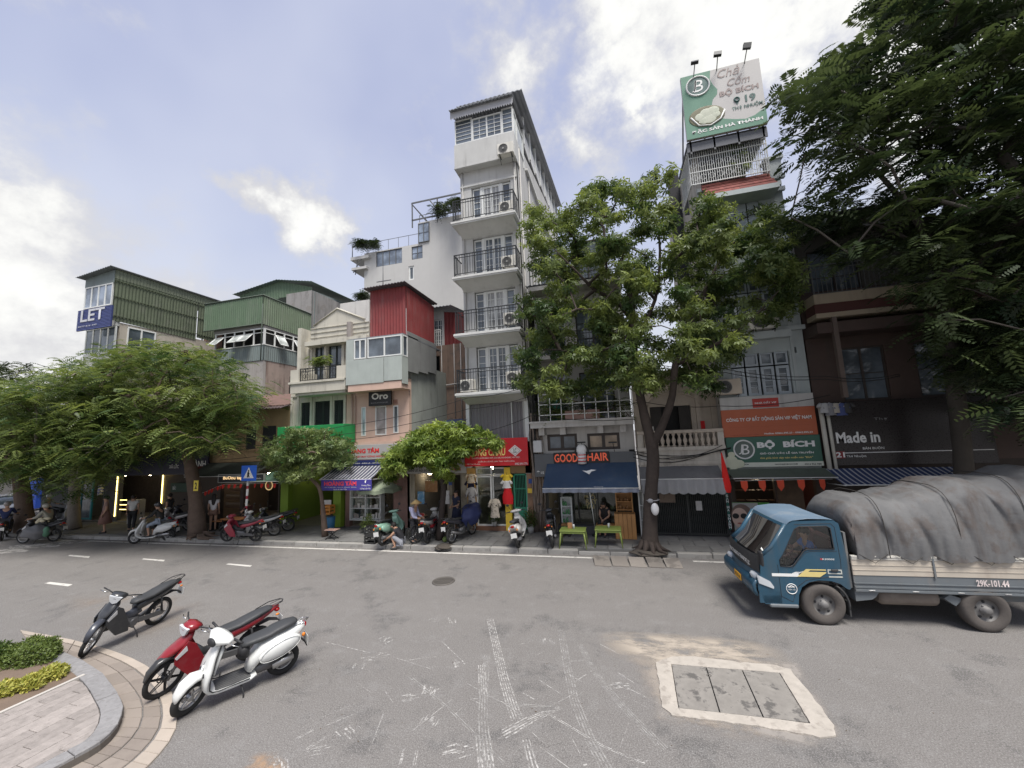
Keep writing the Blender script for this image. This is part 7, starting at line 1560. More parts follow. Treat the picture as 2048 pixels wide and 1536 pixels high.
 # ==== TREES
nprs=np.random.RandomState(11)
def in_poly(x,y,P):
 c=False;j=len(P)-1
 for i in range(len(P)):
  if(P[i][1]>y)!=(P[j][1]>y)and x<(P[j][0]-P[i][0])*(y-P[i][1])/(P[j][1]-P[i][1])+P[i][0]:c=not c
  j=i
 return c
def leaf_mesh(name,P,D,Nn_,L,W,v,m,parent,droop=.25):
 """one folded leaf per row: base P, direction D, normal N, length L, width W"""
 n=len(P);D=D/np.linalg.norm(D,axis=1,keepdims=True);S=np.cross(D,Nn_);S/=np.maximum(np.linalg.norm(S,axis=1,keepdims=True),1e-6);Nn_=np.cross(S,D)
 L=L[:,None];W=W[:,None]
 tip=P+D*L-Nn_*L*droop;mid=P+D*L*.5;a=mid+S*W*.5-Nn_*W*.12;b=mid-S*W*.5-Nn_*W*.12
 V=np.stack([P,a,tip,b],1).reshape(-1,3)-np.array(woff(parent))
 me=bpy.data.meshes.new(name);me.vertices.add(4*n);me.vertices.foreach_set('co',V.ravel().astype(np.float32))
 idx=np.arange(n)[:,None]*4;F_=np.concatenate([idx+np.array([0,1,2]),idx+np.array([0,2,3])],1).reshape(-1)
 me.loops.add(6*n);me.loops.foreach_set('vertex_index',F_.astype(np.int32));me.polygons.add(2*n)
 me.polygons.foreach_set('loop_start',(np.arange(2*n)*3).astype(np.int32));me.polygons.foreach_set('loop_total',np.full(2*n,3,np.int32));me.update(calc_edges=True)
 at=me.attributes.new('v','FLOAT','POINT');at.data.foreach_set('value',np.repeat(v,4).astype(np.float32))
 me.materials.append(m);o=put(name,me,parent);o['kind']='stuff';return o
def unit(a):return a/np.maximum(np.linalg.norm(a,axis=-1,keepdims=True),1e-9)
def grow(trunk,radii,tips,m,parent,rmin=.012,twig=True,name='limbs'):
 """connect each tip to the nearest wood already there; radius by how much hangs on it"""
 nodes=[Vector(p)for p in trunk];par=[-1]+list(range(len(trunk)-1));fixed=len(trunk)
 order=sorted(range(len(tips)),key=lambda i:(Vector(tips[i])-nodes[-1]).length)
 k0=max(1,fixed//2)
 for i in order:
  t=Vector(tips[i]);arr=np.array([list(q)for q in nodes[k0:]]);d=np.linalg.norm(arr-np.array(t),axis=1)+.35*np.maximum(arr[:,2]-t.z,0)
  j=int(d.argmin())+k0;p=nodes[j];mid=p.lerp(t,.5)+Vector((rnd.uniform(-.08,.08),rnd.uniform(-.08,.08),.10*(t-p).length))
  nodes+=[mid,t];par+=[j,len(nodes)-2]
 cnt=[0]*len(nodes)
 for i in range(len(nodes)-1,fixed-1,-1):
  cnt[i]+=1
  cnt[par[i]]+=cnt[i]
 b=MB()
 for i in range(fixed,len(nodes)):
  r1=rmin*(cnt[i])**.46;r0_=min(rmin*(cnt[i]+1)**.46,rmin*max(cnt[par[i]],1)**.46)
  b.tube([nodes[par[i]],nodes[i]],[r0_,r1],5,False)
 b.obj(name,m,parent,kind='stuff')
def trunk_obj(pts,rad,m,parent,name='trunk',n=12,sub=3):
 P=[Vector(p)for p in pts];Q=[];RR=[]
 for i in range(len(P)-1):
  p0,p1,p2,p3=P[max(i-1,0)],P[i],P[i+1],P[min(i+2,len(P)-1)]
  for k in range(sub):
   t=k/sub;Q.append(.5*((2*p1)+(p2-p0)*t+(2*p0-5*p1+4*p2-p3)*t*t+(3*p1-p0-3*p2+p3)*t**3));RR.append((rad[i]*(1-t)+rad[i+1]*t)*rnd.uniform(.94,1.07))
 Q.append(P[-1]);RR.append(rad[-1]);b=MB();b.tube(Q,RR,n)
 b.obj(name,m,parent);return Q
m_bark=mat('dark brown bark',(.05,.038,.032),.9,bump=1.0,bs=14,var=.45,scale=5,streak=.5,scol=(.03,.025,.022))  # near-black brown bark with darker streaks
m_bark2=mat('pale grey bark',(.20,.175,.15),.9,bump=.8,bs=14,var=.35,scale=4,blot=.4,bcol=(.10,.09,.08))
m_bark3=mat('brown street bark',(.12,.085,.065),.9,bump=1.0,bs=14,var=.4,scale=4)
def whorl_tree(name,label,base,trunk,rad,poly,Y,dy,ncl,nleaf,L,m,mb,holes=(),cr=.42,flat=.6,tips_every=1,limbs=None,group=None):
 t=thing(name,label,'tree',base,group=group)
 Q=trunk_obj(trunk,rad,mb,t)
 xs=[p[0]for p in poly];ys=[p[1]for p in poly];C=[]
 g=0
 while len(C)<ncl and g<ncl*60:
  g+=1;x=nprs.uniform(min(xs),max(xs));y=nprs.uniform(min(ys),max(ys))
  if not in_poly(x,y,poly):continue
  if any((x-h[0])**2+(y-h[1])**2<h[2]**2 and nprs.rand()<.9 for h in holes):continue
  C.append(F(x,y,Y+nprs.uniform(-dy,dy)))
 if limbs:
  for lp,lr in limbs:Q+=trunk_obj(lp,lr,mb,t,'limb',8)
 grow(Q,rad,[tuple(c)for c in C[::tips_every]],mb,t)
 C=np.array([list(c)for c in C]);
 # leaves in rosettes round each cluster
 idx=np.repeat(np.arange(len(C)),nleaf//6)
 n=len(idx);off=unit(nprs.normal(size=(n,3)))*(nprs.rand(n,1)**.5)*cr*nprs.uniform(.6,1.35,(n,1));off[:,2]*=flat
 R0=C[idx]+off
 up=unit(off*.6+np.array([0,0,.35])+nprs.normal(scale=.3,size=(n,3)))
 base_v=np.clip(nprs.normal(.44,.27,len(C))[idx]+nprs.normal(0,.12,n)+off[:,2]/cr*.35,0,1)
 six=6;a0=nprs.uniform(0,6.28,n)
 t1=unit(np.cross(up,nprs.normal(size=(n,3))));t2=np.cross(up,t1)
 Ps,Ds,Ns,vv=[],[],[],[]
 for k in range(six):
  a=a0+k*2*math.pi/six+nprs.uniform(-.25,.25,n);d=t1*np.cos(a)[:,None]+t2*np.sin(a)[:,None]
  Ps.append(R0+d*.01);Ds.append(d+up*.15+np.array([0,0,-.28]));Ns.append(up+nprs.normal(scale=.15,size=(n,3)));vv.append(np.clip(base_v+nprs.normal(0,.08,n),0,1))
 P=np.concatenate(Ps);D=np.concatenate(Ds);NN=np.concatenate(Ns);v=np.concatenate(vv)
 leaf_mesh('crown',P,D,NN,L*nprs.uniform(.7,1.25,len(P)),L*.36*nprs.uniform(.8,1.2,len(P)),v,m,t)
 return t
def frond_tree(name,label,base,trunk,rad,poly,Y,dy,ncl,nfr,FL,m,mb,holes=(),cr=.7,npin=9,pl=.115,pw=.055,limbs=None,tips_every=2,flat=.35,group=None):
 """feathery compound leaves lying in flat sprays"""
 t=thing(name,label,'tree',base,group=group);Q=trunk_obj(trunk,rad,mb,t)if trunk else[]
 xs=[p[0]for p in poly];ys=[p[1]for p in poly];C=[];g=0
 while len(C)<ncl and g<ncl*60:
  g+=1;x=nprs.uniform(min(xs),max(xs));y=nprs.uniform(min(ys),max(ys))
  if not in_poly(x,y,poly):continue
  if any((x-h[0])**2+(y-h[1])**2<h[2]**2 and nprs.rand()<.9 for h in holes):continue
  C.append(F(x,y,Y+nprs.uniform(-dy,dy)))
 if limbs:
  for lp,lr in limbs:Q+=trunk_obj(lp,lr,mb,t,'limb',8)
 grow(Q,rad,[tuple(c)for c in C[::tips_every]],mb,t)
 C=np.array([list(c)for c in C]);idx=np.repeat(np.arange(len(C)),nfr);n=len(idx)
 ctr=C.mean(0);outw=unit((C-ctr)*np.array([1,1,.3]))[idx]
 dirs=unit(outw*.5+unit(nprs.normal(size=(n,3))*np.array([1,1,.25]))*1.0+np.array([0,0,.05]))
 B=C[idx]+nprs.normal(size=(n,3))*cr*np.array([.5,.5,flat*.5])
 L=FL*nprs.uniform(.6,1.2,n)
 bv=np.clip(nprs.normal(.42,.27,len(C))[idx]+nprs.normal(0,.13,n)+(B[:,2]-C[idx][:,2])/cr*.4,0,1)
 side=unit(np.cross(dirs,np.array([0,0,1.0])+nprs.normal(scale=.25,size=(n,3))));nrm=np.cross(side,dirs)
 Ps,Ds,Ns,Ls,vv=[],[],[],[],[]
 for k in range(npin):
  s=(k+.6)/npin;dr=-.5*s*s
  p=B+dirs*(L*s)[:,None]+np.array([0,0,1.0])*(L*dr)[:,None];w=math.sin(math.pi*(.18+.78*s))
  for sg in(-1,1):
   Ps.append(p);Ds.append(side*sg+dirs*.45+np.array([0,0,-.18]));Ns.append(nrm);Ls.append(np.full(n,pl*w*1.25)*nprs.uniform(.8,1.2,n));vv.append(bv)
 P=np.concatenate(Ps);D=np.concatenate(Ds);NN=np.concatenate(Ns);Lc=np.concatenate(Ls);v=np.concatenate(vv)
 leaf_mesh('crown',P,D,NN,Lc,np.full(len(P),pw)*nprs.uniform(.8,1.2,len(P)),v,m,t,.1)
 return t
 # --- big pavement tree before the barber shop
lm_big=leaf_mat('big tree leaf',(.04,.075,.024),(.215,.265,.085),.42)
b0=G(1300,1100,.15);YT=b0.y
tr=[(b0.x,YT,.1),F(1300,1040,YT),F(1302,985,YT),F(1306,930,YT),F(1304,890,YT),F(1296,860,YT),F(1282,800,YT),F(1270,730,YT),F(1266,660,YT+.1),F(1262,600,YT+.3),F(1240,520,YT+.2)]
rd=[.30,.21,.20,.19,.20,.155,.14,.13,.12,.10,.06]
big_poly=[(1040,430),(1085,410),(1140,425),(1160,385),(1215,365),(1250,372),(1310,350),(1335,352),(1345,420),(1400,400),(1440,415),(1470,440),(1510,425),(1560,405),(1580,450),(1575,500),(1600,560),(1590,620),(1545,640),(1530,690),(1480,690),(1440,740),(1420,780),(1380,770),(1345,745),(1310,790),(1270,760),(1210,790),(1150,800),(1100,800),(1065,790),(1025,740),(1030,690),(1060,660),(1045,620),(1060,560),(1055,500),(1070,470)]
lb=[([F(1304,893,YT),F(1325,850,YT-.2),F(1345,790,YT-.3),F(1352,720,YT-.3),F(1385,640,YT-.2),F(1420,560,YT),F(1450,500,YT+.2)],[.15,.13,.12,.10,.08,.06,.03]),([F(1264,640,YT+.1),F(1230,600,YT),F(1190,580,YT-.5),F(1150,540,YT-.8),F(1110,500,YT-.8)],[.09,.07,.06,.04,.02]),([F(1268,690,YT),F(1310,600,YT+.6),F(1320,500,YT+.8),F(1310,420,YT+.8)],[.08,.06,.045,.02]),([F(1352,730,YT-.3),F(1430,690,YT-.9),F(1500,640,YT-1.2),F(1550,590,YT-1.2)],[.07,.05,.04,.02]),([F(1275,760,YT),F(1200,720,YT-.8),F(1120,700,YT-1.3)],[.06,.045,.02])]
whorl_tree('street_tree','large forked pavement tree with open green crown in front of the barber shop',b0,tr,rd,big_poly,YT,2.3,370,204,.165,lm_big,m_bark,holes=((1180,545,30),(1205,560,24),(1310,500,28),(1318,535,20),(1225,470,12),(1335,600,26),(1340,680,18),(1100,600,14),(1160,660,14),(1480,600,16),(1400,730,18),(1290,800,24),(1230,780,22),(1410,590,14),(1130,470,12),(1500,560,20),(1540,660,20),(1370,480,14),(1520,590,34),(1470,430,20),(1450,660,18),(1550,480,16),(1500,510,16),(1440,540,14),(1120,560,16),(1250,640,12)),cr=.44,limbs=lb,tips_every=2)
w=MB()
for k in range(9):
 a=k*.7;w.tube([(b0.x+math.cos(a)*.18,YT+math.sin(a)*.18,.45),(b0.x+math.cos(a)*.34,YT+math.sin(a)*.34,.2),(b0.x+math.cos(a)*.62,YT+math.sin(a)*.5,.12)],[.09,.07,.02],6)
w.obj('root_flare',m_bark,bpy.data.objects['street_tree'])
bgp=F(1307,1010,YT-.26);w=MB();w.ball((bgp.x+.03,YT-.30,bgp.z-.12),.12,.08,.19,10,8);w.obj('plastic_bag',mat('white plastic bag',(.62,.62,.62),.35),None,label='white plastic bag tied to the trunk of the big tree',cat='bag')
w=MB();w.torus((bgp.x-.02,YT,bgp.z+.12),.215,.02,2,20,5);w.ball((bgp.x-.08,YT-.24,bgp.z+.12),.09,.05,.07);w.obj('tied_rag',mat('dirty tied cloth',(.25,.25,.26),.8),None,label='dirty cloth strap knotted round the trunk of the big tree',cat='strap')
# --- two small trees
lm_s1=leaf_mat('dusty small leaf',(.06,.10,.03),(.20,.25,.09),.3)
b1=G(650,1073,.15);YT1=b1.y
whorl_tree('small_tree','small leaning pavement tree with dusty crown in front of the green fascia',b1,[b1,F(645,1010,YT1),F(638,975,YT1),F(620,955,YT1),F(607,935,YT1),F(602,905,YT1)],[.13,.08,.075,.07,.06,.03],[(520,905),(545,885),(560,870),(600,855),(640,858),(680,868),(705,895),(700,925),(660,930),(630,945),(600,960),(560,955),(540,935),(522,930)],YT1,1.3,170,96,.14,lm_s1,m_bark3,cr=.36,tips_every=3)
lm_s2=leaf_mat('light yellow green leaf',(.07,.12,.022),(.30,.38,.09),.42)
b2=G(885,1075,.15);YT2=b2.y-.3
whorl_tree('small_tree','small upright pavement tree with light yellow green crown beside the red shop sign',b2,[(b2.x,YT2,.1),F(884,1020,YT2),F(887,975,YT2),F(880,950,YT2),F(868,920,YT2),F(862,885,YT2)],[.14,.11,.10,.08,.06,.03],[(772,935),(780,905),(808,888),(828,868),(848,856),(872,850),(912,852),(945,860),(980,870),(1000,882),(995,892),(960,890),(930,905),(905,915),(930,935),(900,930),(893,955),(880,950),(870,928),(830,925),(800,935),(790,955),(770,960)],YT2,1.5,210,120,.17,lm_s2,m_bark,cr=.34,tips_every=3)
# --- feathery trees on the left
lm_f=leaf_mat('feathery leaf',(.035,.07,.022),(.22,.27,.085),.42)
b3=G(395,1070,.15);YT3=b3.y
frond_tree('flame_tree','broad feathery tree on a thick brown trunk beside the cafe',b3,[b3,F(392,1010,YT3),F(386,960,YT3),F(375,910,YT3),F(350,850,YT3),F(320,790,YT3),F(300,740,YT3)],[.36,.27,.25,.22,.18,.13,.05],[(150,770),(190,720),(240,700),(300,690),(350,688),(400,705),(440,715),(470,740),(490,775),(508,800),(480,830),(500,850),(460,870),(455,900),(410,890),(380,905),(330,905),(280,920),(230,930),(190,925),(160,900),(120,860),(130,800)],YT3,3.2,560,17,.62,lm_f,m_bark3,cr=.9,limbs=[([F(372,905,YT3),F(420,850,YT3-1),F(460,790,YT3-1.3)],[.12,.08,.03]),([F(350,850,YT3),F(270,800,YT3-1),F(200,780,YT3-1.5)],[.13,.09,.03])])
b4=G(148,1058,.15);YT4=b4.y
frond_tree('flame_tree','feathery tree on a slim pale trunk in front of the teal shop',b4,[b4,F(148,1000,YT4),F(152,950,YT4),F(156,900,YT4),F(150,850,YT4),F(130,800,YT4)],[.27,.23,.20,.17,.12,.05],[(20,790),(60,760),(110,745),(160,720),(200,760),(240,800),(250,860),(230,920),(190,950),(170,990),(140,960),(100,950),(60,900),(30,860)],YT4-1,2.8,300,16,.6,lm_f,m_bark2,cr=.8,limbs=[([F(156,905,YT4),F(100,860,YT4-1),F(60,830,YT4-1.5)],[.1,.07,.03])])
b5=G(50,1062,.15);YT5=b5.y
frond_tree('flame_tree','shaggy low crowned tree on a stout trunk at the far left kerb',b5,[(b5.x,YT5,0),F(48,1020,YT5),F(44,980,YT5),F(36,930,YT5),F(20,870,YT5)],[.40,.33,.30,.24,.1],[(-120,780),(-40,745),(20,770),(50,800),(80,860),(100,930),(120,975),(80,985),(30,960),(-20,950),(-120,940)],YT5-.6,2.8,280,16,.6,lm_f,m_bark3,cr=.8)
lm_d=leaf_mat('distant leaf',(.018,.032,.012),(.06,.085,.025),.2)
frond_tree('distant_tree','dark distant tree crown over the far left house',F(10,900,30),[(-77,30,0),F(-10,850,30),F(-10,780,30)],[.5,.35,.1],[(-150,720),(-60,715),(0,722),(30,738),(50,730),(75,752),(110,780),(90,850),(60,900),(-150,930)],30,3,200,14,1.2,lm_d,m_bark,cr=1.6,npin=7,pl=.3,pw=.13)
# --- big dark tree on the right
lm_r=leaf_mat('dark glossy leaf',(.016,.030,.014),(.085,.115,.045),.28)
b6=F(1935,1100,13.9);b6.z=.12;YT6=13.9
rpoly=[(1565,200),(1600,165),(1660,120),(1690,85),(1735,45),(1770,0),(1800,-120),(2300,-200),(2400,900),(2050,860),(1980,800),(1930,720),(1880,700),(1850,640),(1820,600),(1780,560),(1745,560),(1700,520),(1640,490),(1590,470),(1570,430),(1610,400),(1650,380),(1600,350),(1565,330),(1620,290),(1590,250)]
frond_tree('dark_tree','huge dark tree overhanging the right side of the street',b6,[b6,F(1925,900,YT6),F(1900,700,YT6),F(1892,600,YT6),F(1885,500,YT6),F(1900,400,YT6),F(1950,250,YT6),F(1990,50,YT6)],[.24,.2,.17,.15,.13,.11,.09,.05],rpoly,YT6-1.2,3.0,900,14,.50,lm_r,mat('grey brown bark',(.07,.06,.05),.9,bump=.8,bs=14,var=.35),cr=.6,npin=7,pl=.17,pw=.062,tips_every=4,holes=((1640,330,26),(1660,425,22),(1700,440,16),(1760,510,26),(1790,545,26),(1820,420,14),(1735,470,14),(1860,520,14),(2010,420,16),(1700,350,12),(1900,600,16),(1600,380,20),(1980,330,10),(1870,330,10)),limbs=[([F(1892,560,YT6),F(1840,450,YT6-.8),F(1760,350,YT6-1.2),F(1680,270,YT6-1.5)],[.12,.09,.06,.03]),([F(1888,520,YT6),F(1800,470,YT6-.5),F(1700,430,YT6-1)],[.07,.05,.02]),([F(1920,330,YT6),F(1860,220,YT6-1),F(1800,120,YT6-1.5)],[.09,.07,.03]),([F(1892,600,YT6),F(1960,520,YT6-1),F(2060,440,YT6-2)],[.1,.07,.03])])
# --- shrubs in the bed
def shrub(label,px,py,w_,h_,dpt,n_,L,m):
 c=G(px,py,.16);t=thing('shrub',label,'shrub',c);st=MB()
 for k in range(14):a=rnd.uniform(0,6.3);st.tube([c,c+Vector((math.cos(a)*w_*.4,math.sin(a)*dpt*.4,h_*.8))],[.01,.004],4,False)
 st.obj('stem',m_bark3,t,kind='stuff')
 d=unit(nprs.normal(size=(n_,3)));d[:,2]=np.abs(d[:,2]);rr=nprs.uniform(.72,1.04,(n_,1));lump=1+.16*np.sin(d[:,:1]*7+2)*np.cos(d[:,1:2]*6)
 P=np.array(c)+d*rr*lump*np.array([w_,dpt,h_]);dd=unit(d+nprs.normal(scale=.6,size=(n_,3)));
 leaf_mesh('foliage',P,dd,d+nprs.normal(scale=.3,size=(n_,3)),L*nprs.uniform(.6,1.3,n_),L*.5*nprs.uniform(.7,1.2,n_),np.clip(nprs.normal(.5,.25,n_),0,1),m,t);return t
shrub('bushy green hedge plant at the back of the flower bed',62,1318,.50,.34,.35,5200,.05,leaf_mat('hedge leaf',(.05,.085,.02),(.20,.26,.07),.3))
shrub('second green hedge plant at the left edge of the flower bed',-30,1330,.45,.36,.32,3600,.055,leaf_mat('hedge leaf dark',(.02,.05,.012),(.10,.15,.035),.3))
m_yl=leaf_mat('yellow variegated leaf',(.20,.24,.04),(.62,.58,.16),.3)
for k,(x,y)in enumerate(((8,1385),(60,1372),(105,1352),(-40,1400))):
 shrub(('yellow variegated ground plant at the front of the flower bed by the frame edge','middle yellow variegated ground plant at the front of the bed','yellow variegated ground plant at the tip of the bed','yellow variegated plant cut by the left frame edge')[k],x,y,.22,.15,.16,900,.06,m_yl)
frond_tree('balcony_plant','green plant growing inside the barred loggia of the pale blue tower',F(1475,330,Y0-.1),[F(1475,345,Y0-.1),F(1474,320,Y0-.1)],[.02,.01],[(1455,300),(1490,295),(1500,325),(1480,345),(1460,335)],Y0-.1,.2,16,10,.3,lm_big,m_bark3,cr=.15,npin=6,pl=.08,pw=.035,tips_every=4)
frond_tree('balcony_plant','ragged green plants on the balcony above the barber shop',F(1170,830,Y0-.4),[F(1170,835,Y0-.4),F(1170,815,Y0-.4)],[.02,.01],[(1085,800),(1130,790),(1190,795),(1250,800),(1260,835),(1085,835)],Y0-.4,.25,60,10,.35,lm_big,m_bark3,cr=.2,npin=6,pl=.09,pw=.04,tips_every=6)
for(lb_,x,y,Y_,w_)in(('potted palm on the corner terrace of the white block',722,487,YBk,6),('second potted palm on the white block terrace',745,487,YBk,5),('climbing plant on the roof frame of the white block',880,417,YBk,12),('dark plant in a pot left of the highest tower balcony',915,405,YBk-1,11),('green plant on the cream house balcony',640,720,Y0-.4,10),('potted palm at the foot of the white block',725,590,YBk-.4,5)):
 p_=F(x,y+w_,Y_);frond_tree('terrace_plant',lb_,p_,[p_,F(x,y,Y_)],[.03,.015],[(x-w_,y-w_*.6),(x+w_,y-w_*.8),(x+w_*.9,y+w_*.8),(x-w_*.8,y+w_*.9)],Y_,.4,22,9,.55 if Y_>20 else.3,lm_d if Y_>20 else lm_big,m_bark3,cr=.3,npin=6,pl=.16 if Y_>20 else.08,pw=.05,tips_every=5)
 # ==== MOTORBIKES
m_tyre=mat('black rubber tyre',(.022,.022,.022),.85,bump=.4,bs=60)
m_rim=mat('silver alloy',(.42,.42,.42),.35,metal=.8,bump=0);m_eng=mat('dull engine metal',(.16,.16,.165),.5,metal=.6)
m_blk=mat('matt black plastic',(.025,.025,.027),.6);m_chr=mat('chrome',(.6,.6,.6),.2,metal=1,bump=0)
m_seat=mat('dark grey seat vinyl',(.045,.047,.05),.55,bump=.2);m_plate=mat('white number plate',(.6,.6,.58),.5,bump=0)
m_red_l=mat('red tail lens',(.35,.01,.01),.25,bump=0);m_amb=mat('amber lens',(.7,.22,.03),.3,bump=0);m_hl=mat('headlamp glass',(.5,.52,.54),.12,bump=0)
def wheel(root,x,r,tr,name,steer=None,spokes=5,m=m_rim,rear=False):
 w=MB();w.torus((x,0,r),r-tr,tr,1,28,8);o=w.obj(name,m_tyre,root,local=True)
 w=MB();w.torus((x,0,r),r-tr*1.75,tr*.45,1,24,6);w.cyl((x,-.04,r),.045,.08,10,1)
 n=spokes
 for k in range(n):
  a=2*math.pi*k/n+.3;rr=r-tr*1.7
  for dy in((-.012,.012)if n<12 else(0,)):w.tube([(x+.03*math.cos(a),dy*2,r+.03*math.sin(a)),(x+rr*math.cos(a+(.12 if n<12 else.3)),dy,r+rr*math.sin(a+(.12 if n<12 else.3)))],.012 if n<12 else.003,4,False)
 w.obj('rim',m,o,local=True)
 w=MB();w.torus((x,-.05,r),.085,.008,1,16,4);w.obj('brake_disc',m_eng,o,local=True)
 return o
def steer_all(objs,pivot,ang):
 M=Matrix.Translation(pivot)@Matrix.Rotation(ang,4,Vector((-.42,0,.9)).normalized())@Matrix.Translation(-Vector(pivot))
 for o in objs:
  for q in[o]+[c for c in COL.objects if c.parent==o]:
   if q.type=='MESH':q.data.transform(M)
def place(t,loc,head,lean=0):
 """head: angle of the forward direction, lean: degrees to the left"""
 t.location=loc;t.rotation_euler=(R(-lean),0,head)
def scooter(label,loc,head,col,lean=8,steer=0,group=None,metal=False,rack=True,mirrors=False,plate='',detail=True,name='motor_scooter',seatm=None):
 m=mat('scooter paint '+'%.2f %.2f %.2f'%col,col,.34,var=.05,bump=0,coat=.5,scale=8,blot=.22,bcol=tuple(v*.5+.12 for v in col))
 t=thing(name,label,'scooter',loc,group=group);L=dict(local=True);fr=[]
 fr.append(wheel(t,.64,.255,.052,'wheel'));wheel(t,-.63,.255,.056,'wheel')
 w=MB();w.loft([(.86,.30,.02,.012),(.84,.42,.075,.03),(.76,.535,.095,.05),(.64,.58,.10,.06),(.52,.545,.09,.05),(.43,.46,.07,.03),(.40,.40,.02,.015)],12,2.2);fr.append(w.obj('front_mudguard',m,t,**L))
 if detail:w=MB();w.loft([(.80,.505,.012,.012),(.74,.57,.016,.012),(.66,.61,.012,.01)],8);fr.append(w.obj('mudguard_vent',m_blk,t,**L))
 w=MB();w.tube([(.64,-.075,.255),(.56,-.07,.44),(.42,-.03,.75)],.02,6);fr.append(w.obj('fork',m_eng,t,**L))
 # leg shield: broad at the bottom, narrow at the neck
 w=MB();w.loft([(.30,.985,.075,.035),(.345,.90,.10,.045),(.40,.78,.15,.045),(.445,.64,.225,.05),(.48,.50,.25,.045),(.48,.38,.235,.04),(.43,.29,.18,.035),(.33,.245,.165,.032),(.15,.232,.16,.03),(-.10,.235,.165,.03),(-.20,.27,.15,.03)],16,3.2);w.obj('leg_shield',m,t,**L)
 if detail:
  for s in(-1,1):
   w=MB();w.tube([(.30,s*.09,.95),(.37,s*.155,.79),(.41,s*.228,.64),(.445,s*.252,.50),(.44,s*.238,.38),(.39,s*.19,.30),(.30,s*.17,.27),(-.1,s*.168,.265)],.009,5);w.obj('rubber_trim',m_blk,t,**L)
  w=MB();w.loft([(.50,.66,.03,.008),(.535,.55,.05,.008),(.53,.44,.02,.008)],8);w.obj('horn_cover',m,t,**L)
  for s in(-1,1):w=MB();w.loft([(.505,.585,.02,.01),(.515,.56,.055,.012),(.515,.545,.02,.008)],8,cy=s*.11);w.obj('turn_signal',m_blk,t,**L)
 w=MB();w.bbox(-.12,.36,-.135,.135,.262,.285,.01)
 for k in range(6):w.box(-.1,.33,-.115+k*.042,-.10+k*.042,.285,.292)
 w.obj('floor_mat',mat('grey floor rubber',(.09,.09,.09),.8),t,**L)
 w=MB();w.loft([(.285,.86,.11,.03),(.33,.72,.13,.03),(.365,.58,.13,.025),(.37,.5,.11,.02)],10,3);w.obj('glove_box',m,t,**L)
 # headset
 w=MB();w.loft([(.45,1.02,.06,.045),(.42,1.03,.11,.065),(.34,1.045,.225,.055),(.26,1.05,.22,.045),(.21,1.05,.12,.02)],14,2.4);fr.append(w.obj('headset',m,t,**L))
 w=MB();w.ball((.455,0,1.03),.035,.085,.065,14,8);fr.append(w.obj('headlight',m_hl if not detail else m_blk,t,**L))
 w=MB();w.tube([(.22,-.36,1.045),(.25,-.2,1.055)],.018,8);w.tube([(.22,.36,1.045),(.25,.2,1.055)],.018,8);fr.append(w.obj('grip',m_blk,t,kind='stuff',**L))
 for s in(-1,1):w=MB();w.tube([(.30,s*.18,1.04),(.32,s*.28,1.03),(.27,s*.36,1.02)],.008,5);fr.append(w.obj('brake_lever',m_chr,t,**L))
 if mirrors:
  for s in(-1,1):w=MB();w.tube([(.28,s*.17,1.08),(.30,s*.25,1.25)],.007,5);w.ball((.30,s*.27,1.29),.015,.06,.045);fr.append(w.obj('mirror',m_blk,t,**L))
  # rear body
 w=MB();w.loft([(-.10,.33,.11,.05),(-.17,.48,.15,.10),(-.30,.58,.175,.15),(-.50,.63,.19,.155),(-.70,.68,.165,.12),(-.84,.74,.12,.08),(-.93,.765,.06,.04)],16,2.6);w.obj('rear_body',m,t,**L)
 for s in(-1,1):
  w=MB();w.ball((-.52,s*.155,.575),.33,.075,.135,18,10,rot=-.24);w.obj('side_cowl',m,t,**L)
  if detail:
   w=MB();pts=[(-.52+.31*math.cos(a)*.97-.125*math.sin(a)*-.24,s*.222,.575+.125*math.sin(a)+.31*math.cos(a)*-.245)for a in[math.pi*2*k/24 for k in range(25)]]
   w=MB();w.tube([(p[0],s*.20,p[2])for p in pts],.006,4);w.obj('cowl_rim',m,t,**L)
 w=MB();w.loft([(.02,.76,.07,.025),(-.04,.79,.115,.045),(-.20,.805,.135,.05),(-.36,.82,.14,.045),(-.46,.85,.14,.05),(-.62,.875,.13,.05),(-.76,.88,.10,.04),(-.80,.875,.05,.02)],14,2.8);w.obj('seat',seatm or m_seat,t,**L)
 w=MB();w.loft([(-.02,.58,.10,.08),(-.02,.70,.11,.08),(-.05,.75,.09,.05)],10);w.obj('seat_base',m_blk,t,**L)
 w=MB();w.ball((-.93,0,.76),.035,.07,.045);w.obj('tail_light',m_red_l,t,**L)
 for s in(-1,1):w=MB();w.ball((-.89,s*.13,.64),.03,.025,.035,8,6);w.obj('indicator',m_amb,t,**L)
 w=MB();w.loft([(-.62,.52,.05,.02),(-.86,.56,.055,.02),(-.97,.42,.06,.012),(-1.0,.35,.05,.01)],8);w.obj('rear_mudguard',m_blk,t,**L)
 w=MB();w.box(-.985,-.978,-.10,.10,.40,.56);w.obj('number_plate',m_plate,t,**L)
 w=MB();w.loft([(-.10,.26,.07,.05),(-.25,.27,.10,.08),(-.42,.29,.12,.09),(-.60,.27,.05,.06),(-.72,.255,.03,.04)],10,3,cy=-.04);w.cyl((-.63,.05,.255),.07,.05,10,1);w.obj('engine',m_eng,t,**L)
 w=MB();w.tube([(-.25,-.10,.22),(-.45,-.14,.24),(-.60,-.15,.28),(-.84,-.15,.33)],[.02,.04,.055,.05],10);w.obj('exhaust',m_eng,t,**L)
 w=MB();w.loft([(-.42,.30,.02,.05),(-.60,.33,.028,.055),(-.74,.34,.02,.04)],8,cy=.16);w.obj('belt_cover',m_rim,t,**L)
 w=MB();w.tube([(-.60,.10,.30),(-.66,.11,.62)],.022,8);w.obj('shock_absorber',m_blk,t,**L)
